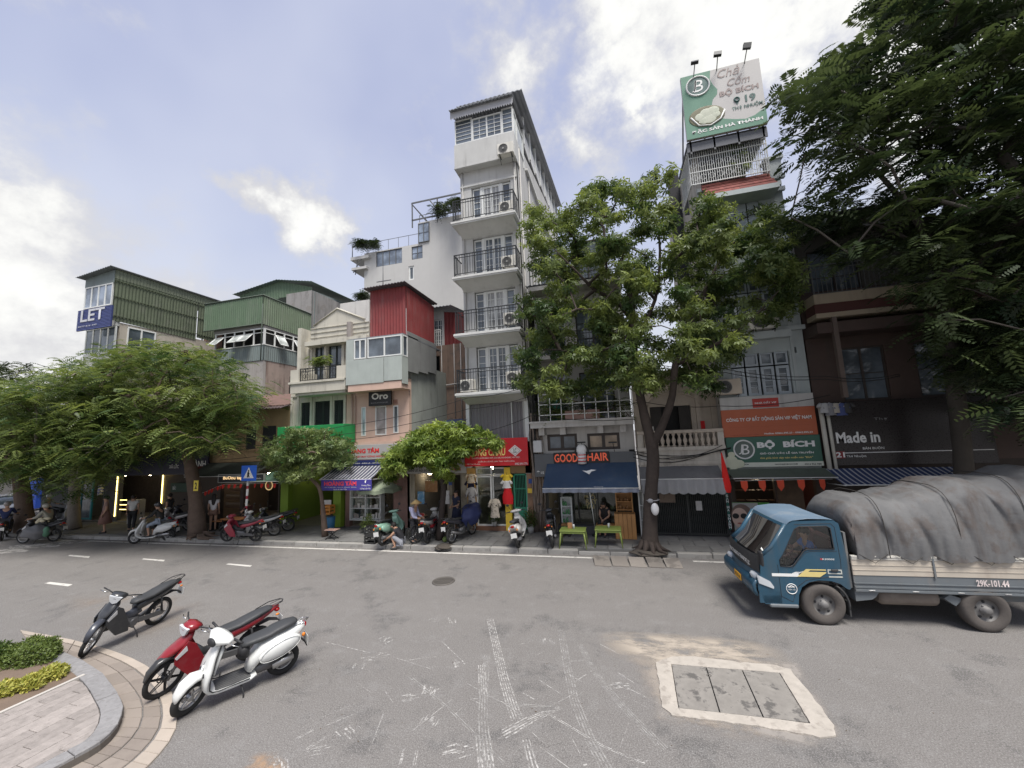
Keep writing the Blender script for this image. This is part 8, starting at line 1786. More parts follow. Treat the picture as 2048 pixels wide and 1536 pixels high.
 w=MB();w.tube([(.02,.10,.23),(-.02,.19,.10),(.0,.27,-.03)],.011,5);w.obj('kickstand',m_blk,t,**L)
 if rack:w=MB();w.tube([(-.78,-.07,.80),(-.92,-.07,.835),(-1.0,0,.84),(-.92,.07,.835),(-.78,.07,.80)],.009,5);w.tube([(-.78,0,.80),(-1.0,0,.84)],.007,4);w.obj('grab_rail',m_chr,t,**L)
 if steer:steer_all(fr,(.36,0,.8),R(steer))
 place(t,loc,head,lean);return t
def underbone(label,loc,head,col,lean=9,steer=0,group=None,col2=None,mirrors=False,rack=True,spokes=28,name='motorbike',faring=True,tyre_r=.292,beak=0):
 m=mat('bike paint '+'%.2f %.2f %.2f'%col,col,.34,var=.08,bump=0,coat=.45,scale=8,blot=.25,bcol=tuple(v*.5+.06 for v in col));m2=m_blk if col2 is None else mat('bike trim '+'%.2f %.2f %.2f'%col2,col2,.35,var=.05,bump=0,coat=.3)
 t=thing(name,label,'motorbike',loc,group=group);L=dict(local=True);fr=[];r=tyre_r
 fr.append(wheel(t,.66,r,.036,'wheel',spokes=spokes,m=m_rim if spokes>12 else m_blk));wheel(t,-.60,r,.042,'wheel',spokes=spokes,m=m_rim if spokes>12 else m_blk)
 for s in(-1,1):w=MB();w.tube([(.66,s*.075,r),(.52,s*.07,.62),(.44,s*.05,.85)],[.022,.022,.016],7);fr.append(w.obj('fork_leg',m_blk if s<0 else m_eng,t,**L))
 w=MB();w.loft([(.95,.42,.03,.008),(.91,.55,.055,.022),(.80,.645,.065,.035),(.66,.665,.065,.04),(.52,.60,.06,.03),(.44,.50,.04,.01)],10,2.4);fr.append(w.obj('front_mudguard',m2,t,**L))
 # front cowl below the bars, pointed forwards
 w=MB();w.loft([(.36,.96,.06,.04),(.40,.90,.11,.06),(.47,.80,.13,.07),(.56+beak*.6,.70,.11,.06),(.62+beak,.63,.06,.035),(.63+beak*1.2,.60,.01,.01)],12,2.6);w.obj('front_cowl',m,t,**L)
 for s in(-1,1):
  w=MB();w.prism([(.44,.86),(.60,.66),(.60,.56),(.50,.42),(.38,.27),(.14,.25),(.16,.42),(.25,.60),(.33,.78)],1,s*.15-.012,s*.15+.012);w.obj('leg_shield',m if faring else m2,t,**L)
  w=MB();w.prism([(.46,.80),(.60,.655),(.575,.62),(.44,.72)],1,s*.165-.004,s*.165+.004);w.obj('silver_flash',mat('silver flash',(.55,.55,.55),.35),t,**L)
 w=MB();w.loft([(.50,1.0,.05,.035),(.45,1.03,.11,.07),(.36,1.045,.14,.065),(.28,1.03,.12,.03)],12,2.5);fr.append(w.obj('handlebar_cowl',m,t,**L))
 w=MB();w.prism([(-.11,1.07),(.11,1.07),(.06,.96),(0,.925),(-.06,.96)],0,.475,.515);fr.append(w.obj('headlight',m_hl,t,**L))
 w=MB()
 for s in(-1,1):w.tube([(.36,s*.1,1.04),(.33,s*.22,1.07),(.26,s*.34,1.06)],.012,6)
 fr.append(w.obj('handlebar',m_blk,t,kind='stuff',**L))
 for s in(-1,1):w=MB();w.tube([(.36,s*.2,1.05),(.37,s*.27,1.05),(.32,s*.36,1.04)],.007,5);fr.append(w.obj('brake_lever',m_chr,t,**L))
 if mirrors:
  for s in(-1,1):w=MB();w.tube([(.33,s*.2,1.08),(.36,s*.27,1.25)],.007,5);w.ball((.36,s*.3,1.29),.015,.065,.045);fr.append(w.obj('mirror',m_blk,t,**L))
 w=MB();w.loft([(.34,.62,.06,.09),(.20,.50,.055,.08),(.02,.49,.065,.09),(-.12,.56,.08,.10)],10,3);w.obj('centre_tunnel',m2,t,**L)
 w=MB();w.loft([(-.04,.60,.09,.08),(-.20,.66,.12,.09),(-.42,.70,.125,.085),(-.65,.76,.11,.065),(-.85,.83,.07,.04),(-.98,.87,.03,.02)],12,2.6);w.obj('tail_cowl',m,t,**L)
 w=MB();w.loft([(.06,.73,.05,.02),(.0,.76,.10,.04),(-.15,.765,.125,.045),(-.30,.775,.13,.04),(-.42,.80,.13,.05),(-.60,.84,.12,.05),(-.80,.875,.09,.035),(-.86,.88,.04,.02)],12,2.8);w.obj('seat',m_seat,t,**L)
 w=MB();w.ball((-.95,0,.80),.05,.07,.04);w.obj('tail_light',m_red_l,t,**L)
 for s in(-1,1):w=MB();w.ball((-.93,s*.11,.75),.035,.02,.02,8,6);w.obj('indicator',m_amb,t,**L)
 w=MB();w.loft([(-.60,.62,.05,.015),(-.82,.66,.06,.02),(-.98,.60,.06,.012),(-1.06,.50,.055,.01)],8);w.obj('rear_mudguard',m_blk,t,**L)
 w=MB();w.box(-1.045,-1.038,-.095,.095,.50,.66);w.obj('number_plate',m_plate,t,**L)
 if rack:
  w=MB();w.tube([(-.62,-.13,.86),(-.85,-.12,.93),(-1.02,-.06,.95),(-1.05,0,.95),(-1.02,.06,.95),(-.85,.12,.93),(-.62,.13,.86)],.010,5)
  for y in(-.04,.04):w.tube([(-.84,y,.92),(-1.03,y,.95)],.006,4)
  w.obj('luggage_rack',m_blk,t,**L)
 w=MB();w.loft([(.22,.40,.07,.10),(.10,.36,.09,.11),(-.06,.34,.10,.10),(-.16,.36,.06,.06)],10,3);w.cyl((.0,-.11,.34),.08,.22,12,1)
 for k in range(4):w.box(.12+k*.025,.13+k*.025,-.07,.07,.33,.47)
 w.obj('engine',m_eng,t,**L)
 w=MB();w.tube([(.14,-.06,.28),(0,-.13,.24),(-.30,-.15,.27),(-.78,-.16,.42)],[.018,.022,.045,.04],8);w.obj('exhaust',m_eng if spokes>12 else m_blk,t,**L)
 w=MB();w.prism([(-.08,.30),(-.58,.25),(-.66,.29),(-.60,.34),(-.10,.40)],1,.085,.115);w.obj('chain_case',m_eng,t,**L)
 for s in(-1,1):w=MB();w.tube([(-.58,s*.10,.32),(-.50,s*.10,.66)],[.024,.018],7);w.obj('shock_absorber',m_blk,t,**L)
 w=MB();w.tube([(.06,-.17,.28),(.06,.17,.28)],.014,6);w.obj('footrest',m_blk,t,**L)
 w=MB();w.tube([(.0,.10,.26),(-.04,.19,.12),(-.02,.27,-.03)],.011,5);w.obj('kickstand',m_blk,t,**L)
 if steer:steer_all(fr,(.42,0,.85),R(steer))
 place(t,loc,head,lean);return t
def hd(f,r):f,r=Vector(f),Vector(r);return math.atan2(f.y-r.y,f.x-r.x)
def mid(f,r,wf,wr):
 f,r=Vector(f),Vector(r);u=(f-r).normalized();c=(f+r)/2;return c-u*(wf+wr)/2
gf,gr=G(376,1421),G(566,1352)
vs1=scooter('white scooter with dark seat nearest the camera',mid(gf,gr,.64,-.63),hd(gf,gr)+R(9),(.66,.67,.65),9,steer=26)
u_=Vector((math.cos(hd(gf,gr)),math.sin(hd(gf,gr)),0));TEXTS.append(('Vespa',-.085,.085,-.022,.022,0,m_blk,vs1,'lettering',.01,0,None,.3,{'o':(-.74,.185,.66),'x':(-1,0,-.20),'z':(-.2,0,1)}))
gf,gr=G(306,1398),G(520,1315)
underbone('red motorbike with black seat standing behind the white scooter',mid(gf,gr,.66,-.60),hd(gf,gr)+R(6),(.22,.012,.018),9,steer=18,beak=.14,col2=(.03,.03,.03),spokes=6,tyre_r=.30)
gf,gr=G(177,1309),G(312,1249)
underbone('black motorbike with silver flash standing alone on the road',mid(gf,gr,.66,-.60),hd(gf,gr)+R(4),(.028,.03,.034),11,steer=30,col2=(.05,.055,.07))
def row(kind,label,px,py,deg,col,**k):
 p=G(px,py,.15);return(scooter if kind=='s' else underbone)(label,p,R(deg),col,**k)
row('s','mint green scooter parked on the pavement before the display case',786,1082,90,(.25,.42,.33),lean=8,detail=False,mirrors=True,group=None)
row('u','red front motorbike leaning with its white tail to the road beside the hat seller',868,1078,96,(.55,.54,.52),lean=7,col2=(.4,.02,.03),spokes=6,mirrors=True)
row('u','motorbike under a dark blue raincoat sheet by the small tree',925,1078,76,(.04,.04,.05),lean=6,mirrors=True)
row('s','white scooter parked tail to the road before the green gate',1042,1085,96,(.58,.57,.54),lean=10,detail=False,mirrors=True)
row('u','black motorbike parked tail to the road beside the old banyan roots',1107,1085,97,(.025,.025,.03),lean=7,mirrors=True)
row('u','dark red motorbike parked at the kerb nearest the crossing sign',484,1083,188,(.28,.03,.05),lean=8,mirrors=False,spokes=6)
row('u','silver and black motorbike parked second in the group by the cafe',520,1073,196,(.40,.40,.40),lean=8,mirrors=True)
row('u','black motorbike parked deepest in the group by the cafe',548,1064,200,(.03,.03,.03),lean=8,mirrors=True)
row('u','grey and red motorbike behind the white riding scooter',352,1062,192,(.45,.43,.42),lean=7,mirrors=True,col2=(.35,.03,.04))
row('u','dark motorbike among parked ones right of the jewellery lights',372,1056,185,(.04,.04,.05),lean=7,mirrors=True)
row('s','pale scooter parked between the two left tree trunks',118,1048,10,(.4,.4,.42),lean=7,detail=False,mirrors=True)
WS=G(303,1085);scooter('white scooter with a rider rolling along the kerb',WS,R(205),(.62,.62,.60),lean=0,detail=False,mirrors=True)
CS=G(78,1085);underbone('cargo motorbike with a grey sack load and vegetables on its tail',CS,R(200),(.05,.05,.055),lean=0,mirrors=True)
LS=G(8,1078);underbone('motorbike cut by the left frame edge with its rider in dark blue',LS,R(150),(.05,.05,.06),lean=0,mirrors=True)
# cover sheet over the motorbike
def blob(name,label,cat,c,rx,ry,rz,m,seed,amp=.12,n=22,mm=14,cut=None,th=None):
 b=MB();b.ball((0,0,0),1,1,1,n,mm);rs=random.Random(seed);ph=[rs.uniform(0,6)for _ in range(6)];vs=[]
 for x,y,z in b.v:
  k=1+amp*(math.sin(x*4+ph[0])*math.cos(y*5+ph[1])+.6*math.sin(z*7+ph[2]+x*3)+.4*math.sin(y*11+ph[3]));vs.append((x*rx*k,y*ry*k,max(z*rz*k,cut)if cut is not None else z*rz*k))
 b.v=vs;o=b.obj(name,m,None,local=True);o.location=c;return tag(o,label,cat)
q=G(935,1072,.15);blob('rain_cover','dark blue raincoat sheet thrown over the parked motorbike','cover',q+Vector((.12,.1,.78)),.50,.30,.38,mat('navy raincoat',(.03,.04,.12),.6),3).rotation_euler=(0,R(-25),R(65))
q=CS+Vector((.1,0,.55));blob('cargo_sack','grey bulging sack slung on the cargo motorbike','sack',q+Vector((.05,-.15,-.05)),.55,.4,.33,mat('grey sack',(.13,.13,.135),.8),5)
for k in range(9):blob('vegetable',('pale cabbage','white radish','pale melon')[k%3]+(' at the left of',' in the middle of',' at the right of')[k//3]+' the cargo load on the motorbike','vegetable',CS+Vector((-.0+.14*(k%3)+rnd.uniform(-.03,.03)+.1*(k//3),rnd.uniform(-.15,.15),.92+.07*(k//3))),.10,.09,.07,mat('pale vegetable',(.55,.50,.36),.7,var=.2),10+k,.05,10,7)
blob('net_bag','green net bag hanging at the tail of the cargo motorbike','bag',CS+Vector((.62,-.1,.5)),.14,.12,.22,mat('green net',(.10,.22,.14),.7),8,.08,12,8)
# cars far left
def car(label,c,head,col):
 t=thing('parked_car',label,'car',c,head);m=mat('car paint '+'%.2f'%col[0],col,.3,coat=.6,var=.03,bump=0);L=dict(local=True)
 w=MB();w.loft([(2.15,.55,.70,.10),(2.05,.62,.82,.22),(1.2,.68,.88,.28),(-1.2,.70,.88,.28),(-1.9,.68,.84,.26),(-2.1,.60,.76,.16)],18,4);w.obj('body',m,t,**L)
 w=MB();w.loft([(1.0,.92,.72,.05),(.55,1.12,.70,.20),(-.1,1.22,.68,.24),(-1.0,1.2,.66,.22),(-1.7,.98,.66,.08)],16,4);w.obj('cabin_glass',MG,t,**L)
 w=MB();w.bbox(-1.0,.35,-.62,.62,1.40,1.47,.03);w.obj('roof',m,t,**L)
 for x in(1.35,-1.3):
  for s in(-1,1):
   w=MB();w.torus((x,s*.80,.32),.23,.09,1,20,8);o=w.obj('wheel',m_tyre,t,**L);w=MB();w.cyl((x,s*.80-.06,.32),.19,.12,14,1);w.obj('rim',m_rim,o,**L)
 for s in(-1,1):w=MB();w.ball((2.0,s*.62,.70),.12,.16,.09);w.obj('headlight',m_hl,t,**L)
 return t
car('white car standing in the side street at the far left edge',G(0,1046)+Vector((-2.2,1.0,0)),R(-20),(.6,.6,.6));car('red car behind the white one at the far left edge',G(0,1036)+Vector((-4,4.5,0)),R(-15),(.45,.02,.03))
# ==== TRUCK
TK=thing('truck','blue light truck with dropside bed driving left past the shops','truck',(3.70,9.36,0),R(4));L=dict(local=True)
m_tb=mat('truck blue paint',(.022,.070,.112),.42,var=.2,bump=.05,coat=.2,streak=.7,scol=(.075,.085,.09),blot=.35,bcol=(.045,.085,.125),scale=3);m_tr=mat('pale blue roof paint',(.13,.19,.255),.6,var=.2,blot=.6,bcol=(.22,.26,.30),scale=2,bump=.1)  # roof paint is paler than the cab sides, with pale blotches
m_tg=mat('dusty grey blue steel',(.135,.15,.16),.7,var=.2,blot=.3,bcol=(.20,.18,.16),streak=.4,scol=(.20,.17,.14));m_tblk=mat('dusty black plastic',(.045,.045,.045),.75,blot=.3,bcol=(.10,.09,.08))
TW=1.66
# side profile of the cab (x from front axle), near side at y=0
prof=[(-1.10,.52),(-1.16,.62),(-1.16,.86),(-1.09,.93),(-1.06,1.22),(-.80,1.44),(-.50,1.90),(-.38,1.97),(.36,1.99),(.44,1.93),(.50,1.35),(.50,.70),(.47,.68),(.42,.70),(.33,.78),(.18,.83),(-.05,.84),(-.22,.80),(-.36,.70),(-.43,.55),(-.46,.36),(-1.06,.36)]
def side_panel(y0,y1,name,m,poly,hole=None,parent=TK):
 bm=bmesh.new()
 def loop(p):return[bm.verts.new((x,y0,z))for x,z in p]
 a=loop(poly);ea=[bm.edges.new((a[i],a[(i+1)%len(a)]))for i in range(len(a))]
 if hole:h=loop(hole);ea+=[bm.edges.new((h[i],h[(i+1)%len(h)]))for i in range(len(h))]
 bmesh.ops.triangle_fill(bm,use_beauty=True,edges=ea);fs=bm.faces[:]
 r=bmesh.ops.extrude_face_region(bm,geom=fs);vs=[v for v in r['geom']if isinstance(v,bmesh.types.BMVert)];bmesh.ops.translate(bm,verts=vs,vec=(0,y1-y0,0))
 bmesh.ops.recalc_face_normals(bm,faces=bm.faces);me=bpy.data.meshes.new(name);bm.to_mesh(me);bm.free();me.materials.append(m);return put(name,me,parent)
win=[(-.70,1.22),(-.62,1.33),(-.36,1.82),(-.28,1.87),(.22,1.88),(.28,1.84),(.30,1.44),(-.18,1.43),(-.24,1.40),(-.46,1.12),(-.52,1.09),(-.70,1.10)]
side_panel(0,.05,'cab_side',m_tb,prof,win);side_panel(TW-.05,TW,'cab_side',m_tb,prof,win)
# rubber frame of the window and door seams
w=MB();w.tube([(x,-.004,z)for x,z in win+[win[0]]],.012,5,False);w.obj('window_rubber',m_blk,TK,**L)
ds=[(-.75,1.12),(-.75,.52),(-.55,.42),(-.50,.56),(-.42,.72),(-.26,.84),(.08,.90),(.36,.90),(.385,1.2),(.36,1.86),(.30,1.93),(-.36,1.91)]
w=MB();w.tube([(x,-.001,z)for x,z in ds],.005,4,False);w.tube([(-.50,-.001,1.045),(-.22,-.001,1.36),(-.12,-.001,1.39),(.34,-.001,1.40)],.004,4,False);w.obj('door_seam',m_blk,TK,kind='stuff',**L)
w=MB();w.bbox(.19,.31,-.035,-.005,1.02,1.06,.008);w.obj('door_handle',m_tblk,TK,**L)
# glass side (clear), windscreen, front, roof, back
side_glass=clear_glass('cab glass',(.93,.96,.95))
side_panel(.02,.024,'side_window',side_glass,win)
def strip(name,pts,m,y0=.001,y1=TW-.001,th=.03,parent=TK,bulge=0):
 w=MB();n=6;P=[Vector((p[0],0,p[1]))for p in pts]
 for p in P:
  for k in range(n+1):u=k/n;w.v.append((p.x-bulge*math.sin(math.pi*u),y0+(y1-y0)*u,p.z))
 w.f=[(i*(n+1)+k,i*(n+1)+k+1,(i+1)*(n+1)+k+1,(i+1)*(n+1)+k)for i in range(len(P)-1)for k in range(n)];w.sm=[True]*len(w.f)
 return w.obj(name,m,parent,**L)
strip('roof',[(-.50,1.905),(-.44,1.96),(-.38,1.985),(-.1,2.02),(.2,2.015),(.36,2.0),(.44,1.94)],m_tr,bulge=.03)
strip('windscreen',[(-1.02,1.27),(-.80,1.47),(-.53,1.87)],clear_glass('windscreen glass',(.88,.93,.91)),.10,TW-.10,bulge=.06)
strip('header',[(-.54,1.86),(-.50,1.91)],m_tb,bulge=.05)
for y in(.0,TW-.10):
 w=MB();w.tube([(-1.04,y+.05,1.25),(-.80,y+.05,1.46),(-.50,y+.05,1.90)],[.045,.05,.05],6);w.obj('windscreen_pillar',m_tb,TK,**L)
strip('front_panel',[(-1.07,1.28),(-1.09,1.22),(-1.10,.93)],m_tblk,bulge=.09)
strip('front_panel',[(-1.10,.95),(-1.12,.78)],m_tb,bulge=.10)
strip('cab_back',[(.44,1.94),(.50,1.35),(.50,.70)],m_tb)
w=MB();w.loft([(-1.19,.52,.85,.03),(-1.235,.62,.87,.04),(-1.235,.74,.87,.04),(-1.18,.82,.85,.03)],20,8,cy=TW/2);w.obj('bumper',m_tb,TK,**L)
w=MB();w.box(-1.15,-.75,.0,.04,.38,.62);w.obj('bumper_corner',m_tb,TK,**L)
w=MB();w.bbox(-.98,-.46,-.02,.3,.30,.37,.02);w.obj('step',m_tg,TK,**L)
w=MB();w.box(-1.292,-1.282,.55,.92,.60,.73);w.obj('number_plate',mat('yellow number plate',(.72,.36,.02),.5,bump=0),TK,**L)
for s,y in((0,.02),(1,TW-.30)):
 w=MB();w.loft([(-1.22,.86,.02,.05),(-1.19,.87,.10,.07),(-1.10,.85,.14,.075),(-1.02,.80,.15,.05)],12,3,cy=y+.14);w.obj('headlight',m_hl,TK,**L)
w=MB();w.prism([(-1.17,.93),(-.93,.80),(-.87,.70),(-.88,.66),(-1.14,.76)],1,-.018,.03);w.obj('corner_lamp',m_hl,TK,**L)
w=MB();w.ball((-1.17,.12,.60),.04,.07,.04);w.obj('fog_lamp',m_blk,TK,**L)
w=MB();w.tube([(-1.02,-.02,1.30),(-1.10,-.16,1.35)],.012,5);w.bbox(-1.13,-1.08,-.24,-.06,1.15,1.42,.03);w.obj('side_mirror',m_blk,TK,**L)
# badges and stripe
w=MB();w.prism([(-.88,.955),(-.52,.955),(-.44,.99),(-.32,.99),(-.26,1.02),(-.40,.955),(-.36,.90),(-.88,.90)],1,-.006,-.001);w.obj('white_stripe',m_wt,TK,**L)
w=MB();w.prism([(-.42,.905),(-.25,1.05),(.10,1.05),(.10,1.03),(-.18,1.03),(-.22,1.0),(.10,1.0),(.10,.985),(-.02,.905)],1,-.011,-.007);w.obj('gold_stripe',mat('pale gold decal',(.62,.50,.20),.5),TK,**L)
w=MB();w.box(.14,.38,-.006,-.001,.90,.925);w.box(.13,.38,-.006,-.001,.965,.985);w.box(.13,.38,-.006,-.001,1.03,1.05);w.box(.13,.15,-.006,-.001,.986,1.03);w.box(.36,.38,-.006,-.001,.986,1.03);w.obj('white_stripe',mat('dusty white decal',(.45,.46,.42),.6),TK,**L)
w=MB();w.torus((-.55,-.004,.665),.095,.008,1,24,4);w.obj('company_roundel',m_wt,TK,**L)
def TT(t_,o,W_,H_,m,parent=TK,x=(1,0,0),z=(0,0,1),**k):TEXTS.append((t_,-W_/2,W_/2,-H_/2,H_/2,0,m,parent,'lettering',k.get('bold',0),0,None,k.get('shear',0),{'o':o,'x':x,'z':z}))
TT('K3000S',(.17,-.006,1.245),.22,.03,m_wt,bold=.01,shear=.2);TT('N',(.05,-.006,1.245),.035,.035,mat('red badge',(.6,.04,.03),.5),bold=.05)
TT('DỊCH VỤ',(-.55,-.006,.69),.12,.03,m_wt,bold=.02);TT('VẬN TẢI',(-.55,-.006,.65),.13,.028,m_wt,bold=.02);w=MB();w.prism([(-.62,.705),(-.55,.735),(-.48,.705),(-.52,.70),(-.55,.715),(-.58,.70)],1,-.006,-.002);w.obj('roundel_mark',m_wt,TK,**L)
TT('TNG TRADING & TRANSPORT.,JSC',(-1.19,.80,1.06),1.15,.12,m_wt,x=(0,-1,0),z=(-.06,0,1),bold=.03)
TT('29K 101.44',(-1.294,.735,.665),.3,.07,m_bt,x=(0,-1,0),bold=.02)
# interior: seat, dash papers, steering wheel, back wall
w=MB();w.bbox(.02,.40,.12,1.5,.80,.94,.04);w.bbox(.30,.44,.12,.75,1.08,1.62,.05);w.bbox(.30,.44,.85,1.5,1.08,1.62,.05);w.obj('seat',mat('dark red seat',(.13,.055,.06),.8),TK,**L)
w=MB();w.bbox(-.98,-.58,.08,TW-.08,1.0,1.22,.05);w.obj('dashboard',m_blk,TK,**L)
w=MB();w.box(-.98,.46,.06,TW-.06,.80,.83);w.obj('cab_floor',m_blk,TK,**L)
for(x,y,a_,s_)in((-.86,.75,.2,.30),(-.84,1.15,-.3,.24)):w=MB();w.box(-s_/2,s_/2,-s_*.7,s_*.7,0,.006);w.tf(Matrix.Translation((x,y,1.24))@Matrix.Rotation(a_,4,'Z')@Matrix.Rotation(.15,4,'Y'));w.obj('dashboard_paper',mat('paper on dash',(.6,.62,.6),.7),TK,**L)
w=MB();w.box(-.10,.10,-.13,.13,0,.006);w.tf(Matrix.Translation((-.86,.26,1.30))@Matrix.Rotation(-.5,4,'Z')@Matrix.Rotation(1.0,4,'Y'));w.obj('dashboard_paper',MATS['paper on dash'],TK,**L)
w=MB();w.torus((0,0,0),.19,.014,2,24,6);w.tube([(0,-.18,0),(0,.18,0)],.012,5);w.tube([(0,0,0),(0,0,-.3)],.02,6);w.tf(Matrix.Translation((-.42,.42,1.27))@Matrix.Rotation(R(-38),4,'Y'));w.obj('steering_wheel',mat('dark red wheel cover',(.14,.04,.05),.6),TK,**L)
# bed
bx_a,bx_b=.57,4.3;bz=.93
w=MB();w.box(bx_a,bx_b,.0,.035,bz+.025,1.245)
for z in(1.05,1.14):w.box(bx_a,bx_b,-.008,-.001,z,z+.012)
w.obj('dropside_board',mat('cream painted board',(.47,.42,.35),.75,streak=.5,scol=(.30,.24,.19),blot=.3,bcol=(.38,.32,.27),var=.12),TK,**L)
w=MB();w.box(bx_a,bx_b,-.012,.035,1.25,1.285);w.box(bx_a,bx_b,-.02,.035,1.29,1.325);w.obj('top_rail',mat('pale board rail',(.52,.50,.45),.7,streak=.3),TK,**L)
w=MB();w.box(bx_a+1.34,bx_a+1.37,-.02,.04,bz,1.33);w.obj('board_post',m_tg,TK,**L)
w=MB();w.box(bx_a,bx_b,TW-.035,TW,.7,1.32);w.obj('dropside_board',MATS['cream painted board'],TK,**L)
w=MB();w.box(bx_a,bx_b,.01,.05,.70,bz+.02);w.box(bx_a,bx_b,-.01,.009,.72,.75);w.box(bx_a,bx_b,-.008,.009,.80,.815);w.obj('lower_side',m_tg,TK,**L)
w=MB();w.box(bx_a,bx_b,-.02,.06,.66,.70);w.box(bx_a,bx_b,.06,TW-.06,.62,.69)
for y in(.35,TW-.45):w.box(.0,bx_b,y,y+.1,.42,.60)
w.obj('bed_frame',m_tg,TK,**L)
for k in range(4):w=MB();w.bbox(bx_a+.22+k*.72,bx_a+.32+k*.72,-.028,-.021,.672,.692,.003);w.obj('bed_hook',m_rim,TK,**L)
w=MB();w.box(.52,.56,.05,TW-.05,.7,1.75);w.obj('headboard',m_tg,TK,**L)
w=MB();w.prism([(.57,.69),(1.02,.69),(.92,.55),(.85,.50),(.57,.46)],1,.03,.30);w.obj('battery_box',m_tg,TK,**L)
w=MB();w.cyl((1.12,.25,.50),.17,.0001,3);w=MB();w.tube([(1.02,.24,.52),(1.10,.24,.52),(1.95,.24,.52),(2.0,.24,.52)],[.12,.17,.17,.15],14);w.obj('fuel_tank',mat('dusty brown tank',(.15,.125,.105),.8,blot=.4,bcol=(.22,.19,.16)),TK,**L)
TT('29K-101.44',(2.80,-.013,.865),.50,.12,mat('faded pink white lettering',(.62,.54,.52),.6,bump=0),bold=.03)
# wheels
m_dty=mat('dusty tyre',(.085,.075,.068),.9,bump=.5,bs=40,blot=.4,bcol=(.14,.12,.105));m_drim=mat('dusty wheel steel',(.17,.165,.16),.65,metal=.3,blot=.3,bcol=(.24,.22,.2))
def truck_wheel(x,y,r=.375,side=-1):
 w=MB();R_=r
 prof_=[(.19,.0),(.20,-.02),(.30,-.035),(.345,-.03),(R_,.0),(R_,.15),(.345,.18),(.2,.17)]
 n=36;vs=[]
 for rr,dy in prof_:
  for k in range(n):a=2*math.pi*k/n;vs.append((x+rr*math.cos(a),y+dy,R_+rr*math.sin(a)))
 w.add(vs,[(i*n+k,(i+1)*n+k,(i+1)*n+(k+1)%n,i*n+(k+1)%n)for i in range(len(prof_)-1)for k in range(n)],True)
 o=w.obj('wheel',m_dty,TK,**L);w=MB();prof_=[(.20,-.01),(.19,.02),(.165,.05),(.12,.03),(.085,.02),(.07,-.04),(.03,-.06),(.0,-.06)];vs=[]
 for rr,dy in prof_:
  for k in range(24):a=2*math.pi*k/24;vs.append((x+rr*math.cos(a),y+dy,R_+rr*math.sin(a)))
 w.add(vs,[(i*24+k,(i+1)*24+k,(i+1)*24+(k+1)%24,i*24+(k+1)%24)for i in range(len(prof_)-1)for k in range(24)],True);w.obj('rim',m_drim,o,**L)
 for k in range(6):a=k*math.pi/3;w=MB();w.cyl((x+.083*math.cos(a),y-.005,R_+.083*math.sin(a)),.012,.03,6,1);w.obj('wheel_nut',m_eng,o,**L)
 for k in range(5):a=k*math.pi*.4+.3;w=MB();w.ball((x+.142*math.cos(a),y+.036,R_+.142*math.sin(a)),.026,.012,.026,8,6);w.obj('rim_hole',m_blk,o,**L)
for x in(0,2.65):
 truck_wheel(x,.02)
 w=MB();w.cyl((x,.2,.375),.07,TW-.4,10,1);w.obj('axle',m_eng,TK,**L);truck_wheel(x,TW-.19)
w=MB();w.torus((2.65,.10,.38),.43,.02,1,30,5);
w=MB();pts=[(.0+.44*math.cos(a),.0,.38+.44*math.sin(a))for a in[R(-8+k*9)for k in range(8)]]
for y in(.01,.22):w.tube([(p[0],y,p[2])for p in pts],.02,5)
w.box(.42,.445,.0,.25,.18,.45);w.obj('mudguard',m_tblk,TK,**L)
w=MB();w.prism([(2.15,.62),(2.35,.55),(2.22,.42),(2.05,.55)],1,.06,.25);w.obj('mud_flap',m_tg,TK,**L)
# tarpaulin load; its rise to the rear mimics a passenger's reflection in window glass
ld=MB();nx,ny=150,60;rs=random.Random(4)
def hgt(u,v):
 x=u*3.72;top=2.30+.30*u+.24*min(max((u-.18)*1.8,0),1)+.05*math.sin(u*14)+.04*math.sin(u*31+v*6)
 return top
for i in range(nx+1):
 u=i/nx
 for j in range(ny+1):
  v=j/ny;a=math.pi*v;yy=TW/2-math.copysign(abs(math.cos(a))**.55,math.cos(a))*(TW/2+.02);zf_=abs(math.sin(a))**.55
  zt_=hgt(u,v);end=min(1,(u/.05)**.5);fold=.035*(1-abs(math.sin(u*17+v*3+.7*math.sin(v*6))))**2*2-.03+.025*(1-abs(math.sin(u*31-v*7)))**3+.03*math.sin(u*9+v*19)-.02*abs(math.sin(u*53+v*11))
  ld.v.append((.60+u*3.7+(.10*(1-zf_))*(1 if u<.02 else 0)+fold*.3,yy+fold*(1 if v<.5 else-1)*.8,1.28+(zt_-1.28)*zf_*(.72+.28*end)+fold*.7))
ld.f=[(i*(ny+1)+j,(i+1)*(ny+1)+j,(i+1)*(ny+1)+j+1,i*(ny+1)+j+1)for i in range(nx)for j in range(ny)];ld.sm=[True]*len(ld.f)
ld.f+=[tuple(range(ny+1)),tuple(nx*(ny+1)+k for k in range(ny+1))[::-1]];ld.sm+=[False]*2
lo_=ld.obj('load_tarp_and_reflection',mat('dusty grey tarpaulin',(.125,.125,.125),.8,var=.4,scale=1.6,streak=.7,scol=(.075,.055,.045),bump=.9,bs=9,blot=.5,bcol=(.095,.072,.06)),None,local=True);lo_.location=TK.location;lo_.rotation_euler=TK.rotation_euler
tag(lo_,'grey crumpled tarpaulin over the truck load, raised rearward to mimic a window reflection','tarpaulin')
rp=MB()
for k in range(6):x=.7+k*.62;rp.tube([(x,-.035,1.36),(x+.25,-.05,1.20),(x+.5,-.035,1.37)],.006,4)
for x in(1.2,2.4,3.5):rp.tube([(x,TW/2-math.copysign(abs(math.cos(a))**.55,math.cos(a))*(TW/2+.07),1.3+(hgt((x-.6)/3.7,.5)-1.27)*abs(math.sin(a))**.55)for a in[math.pi*k/16 for k in range(17)]],.008,4)
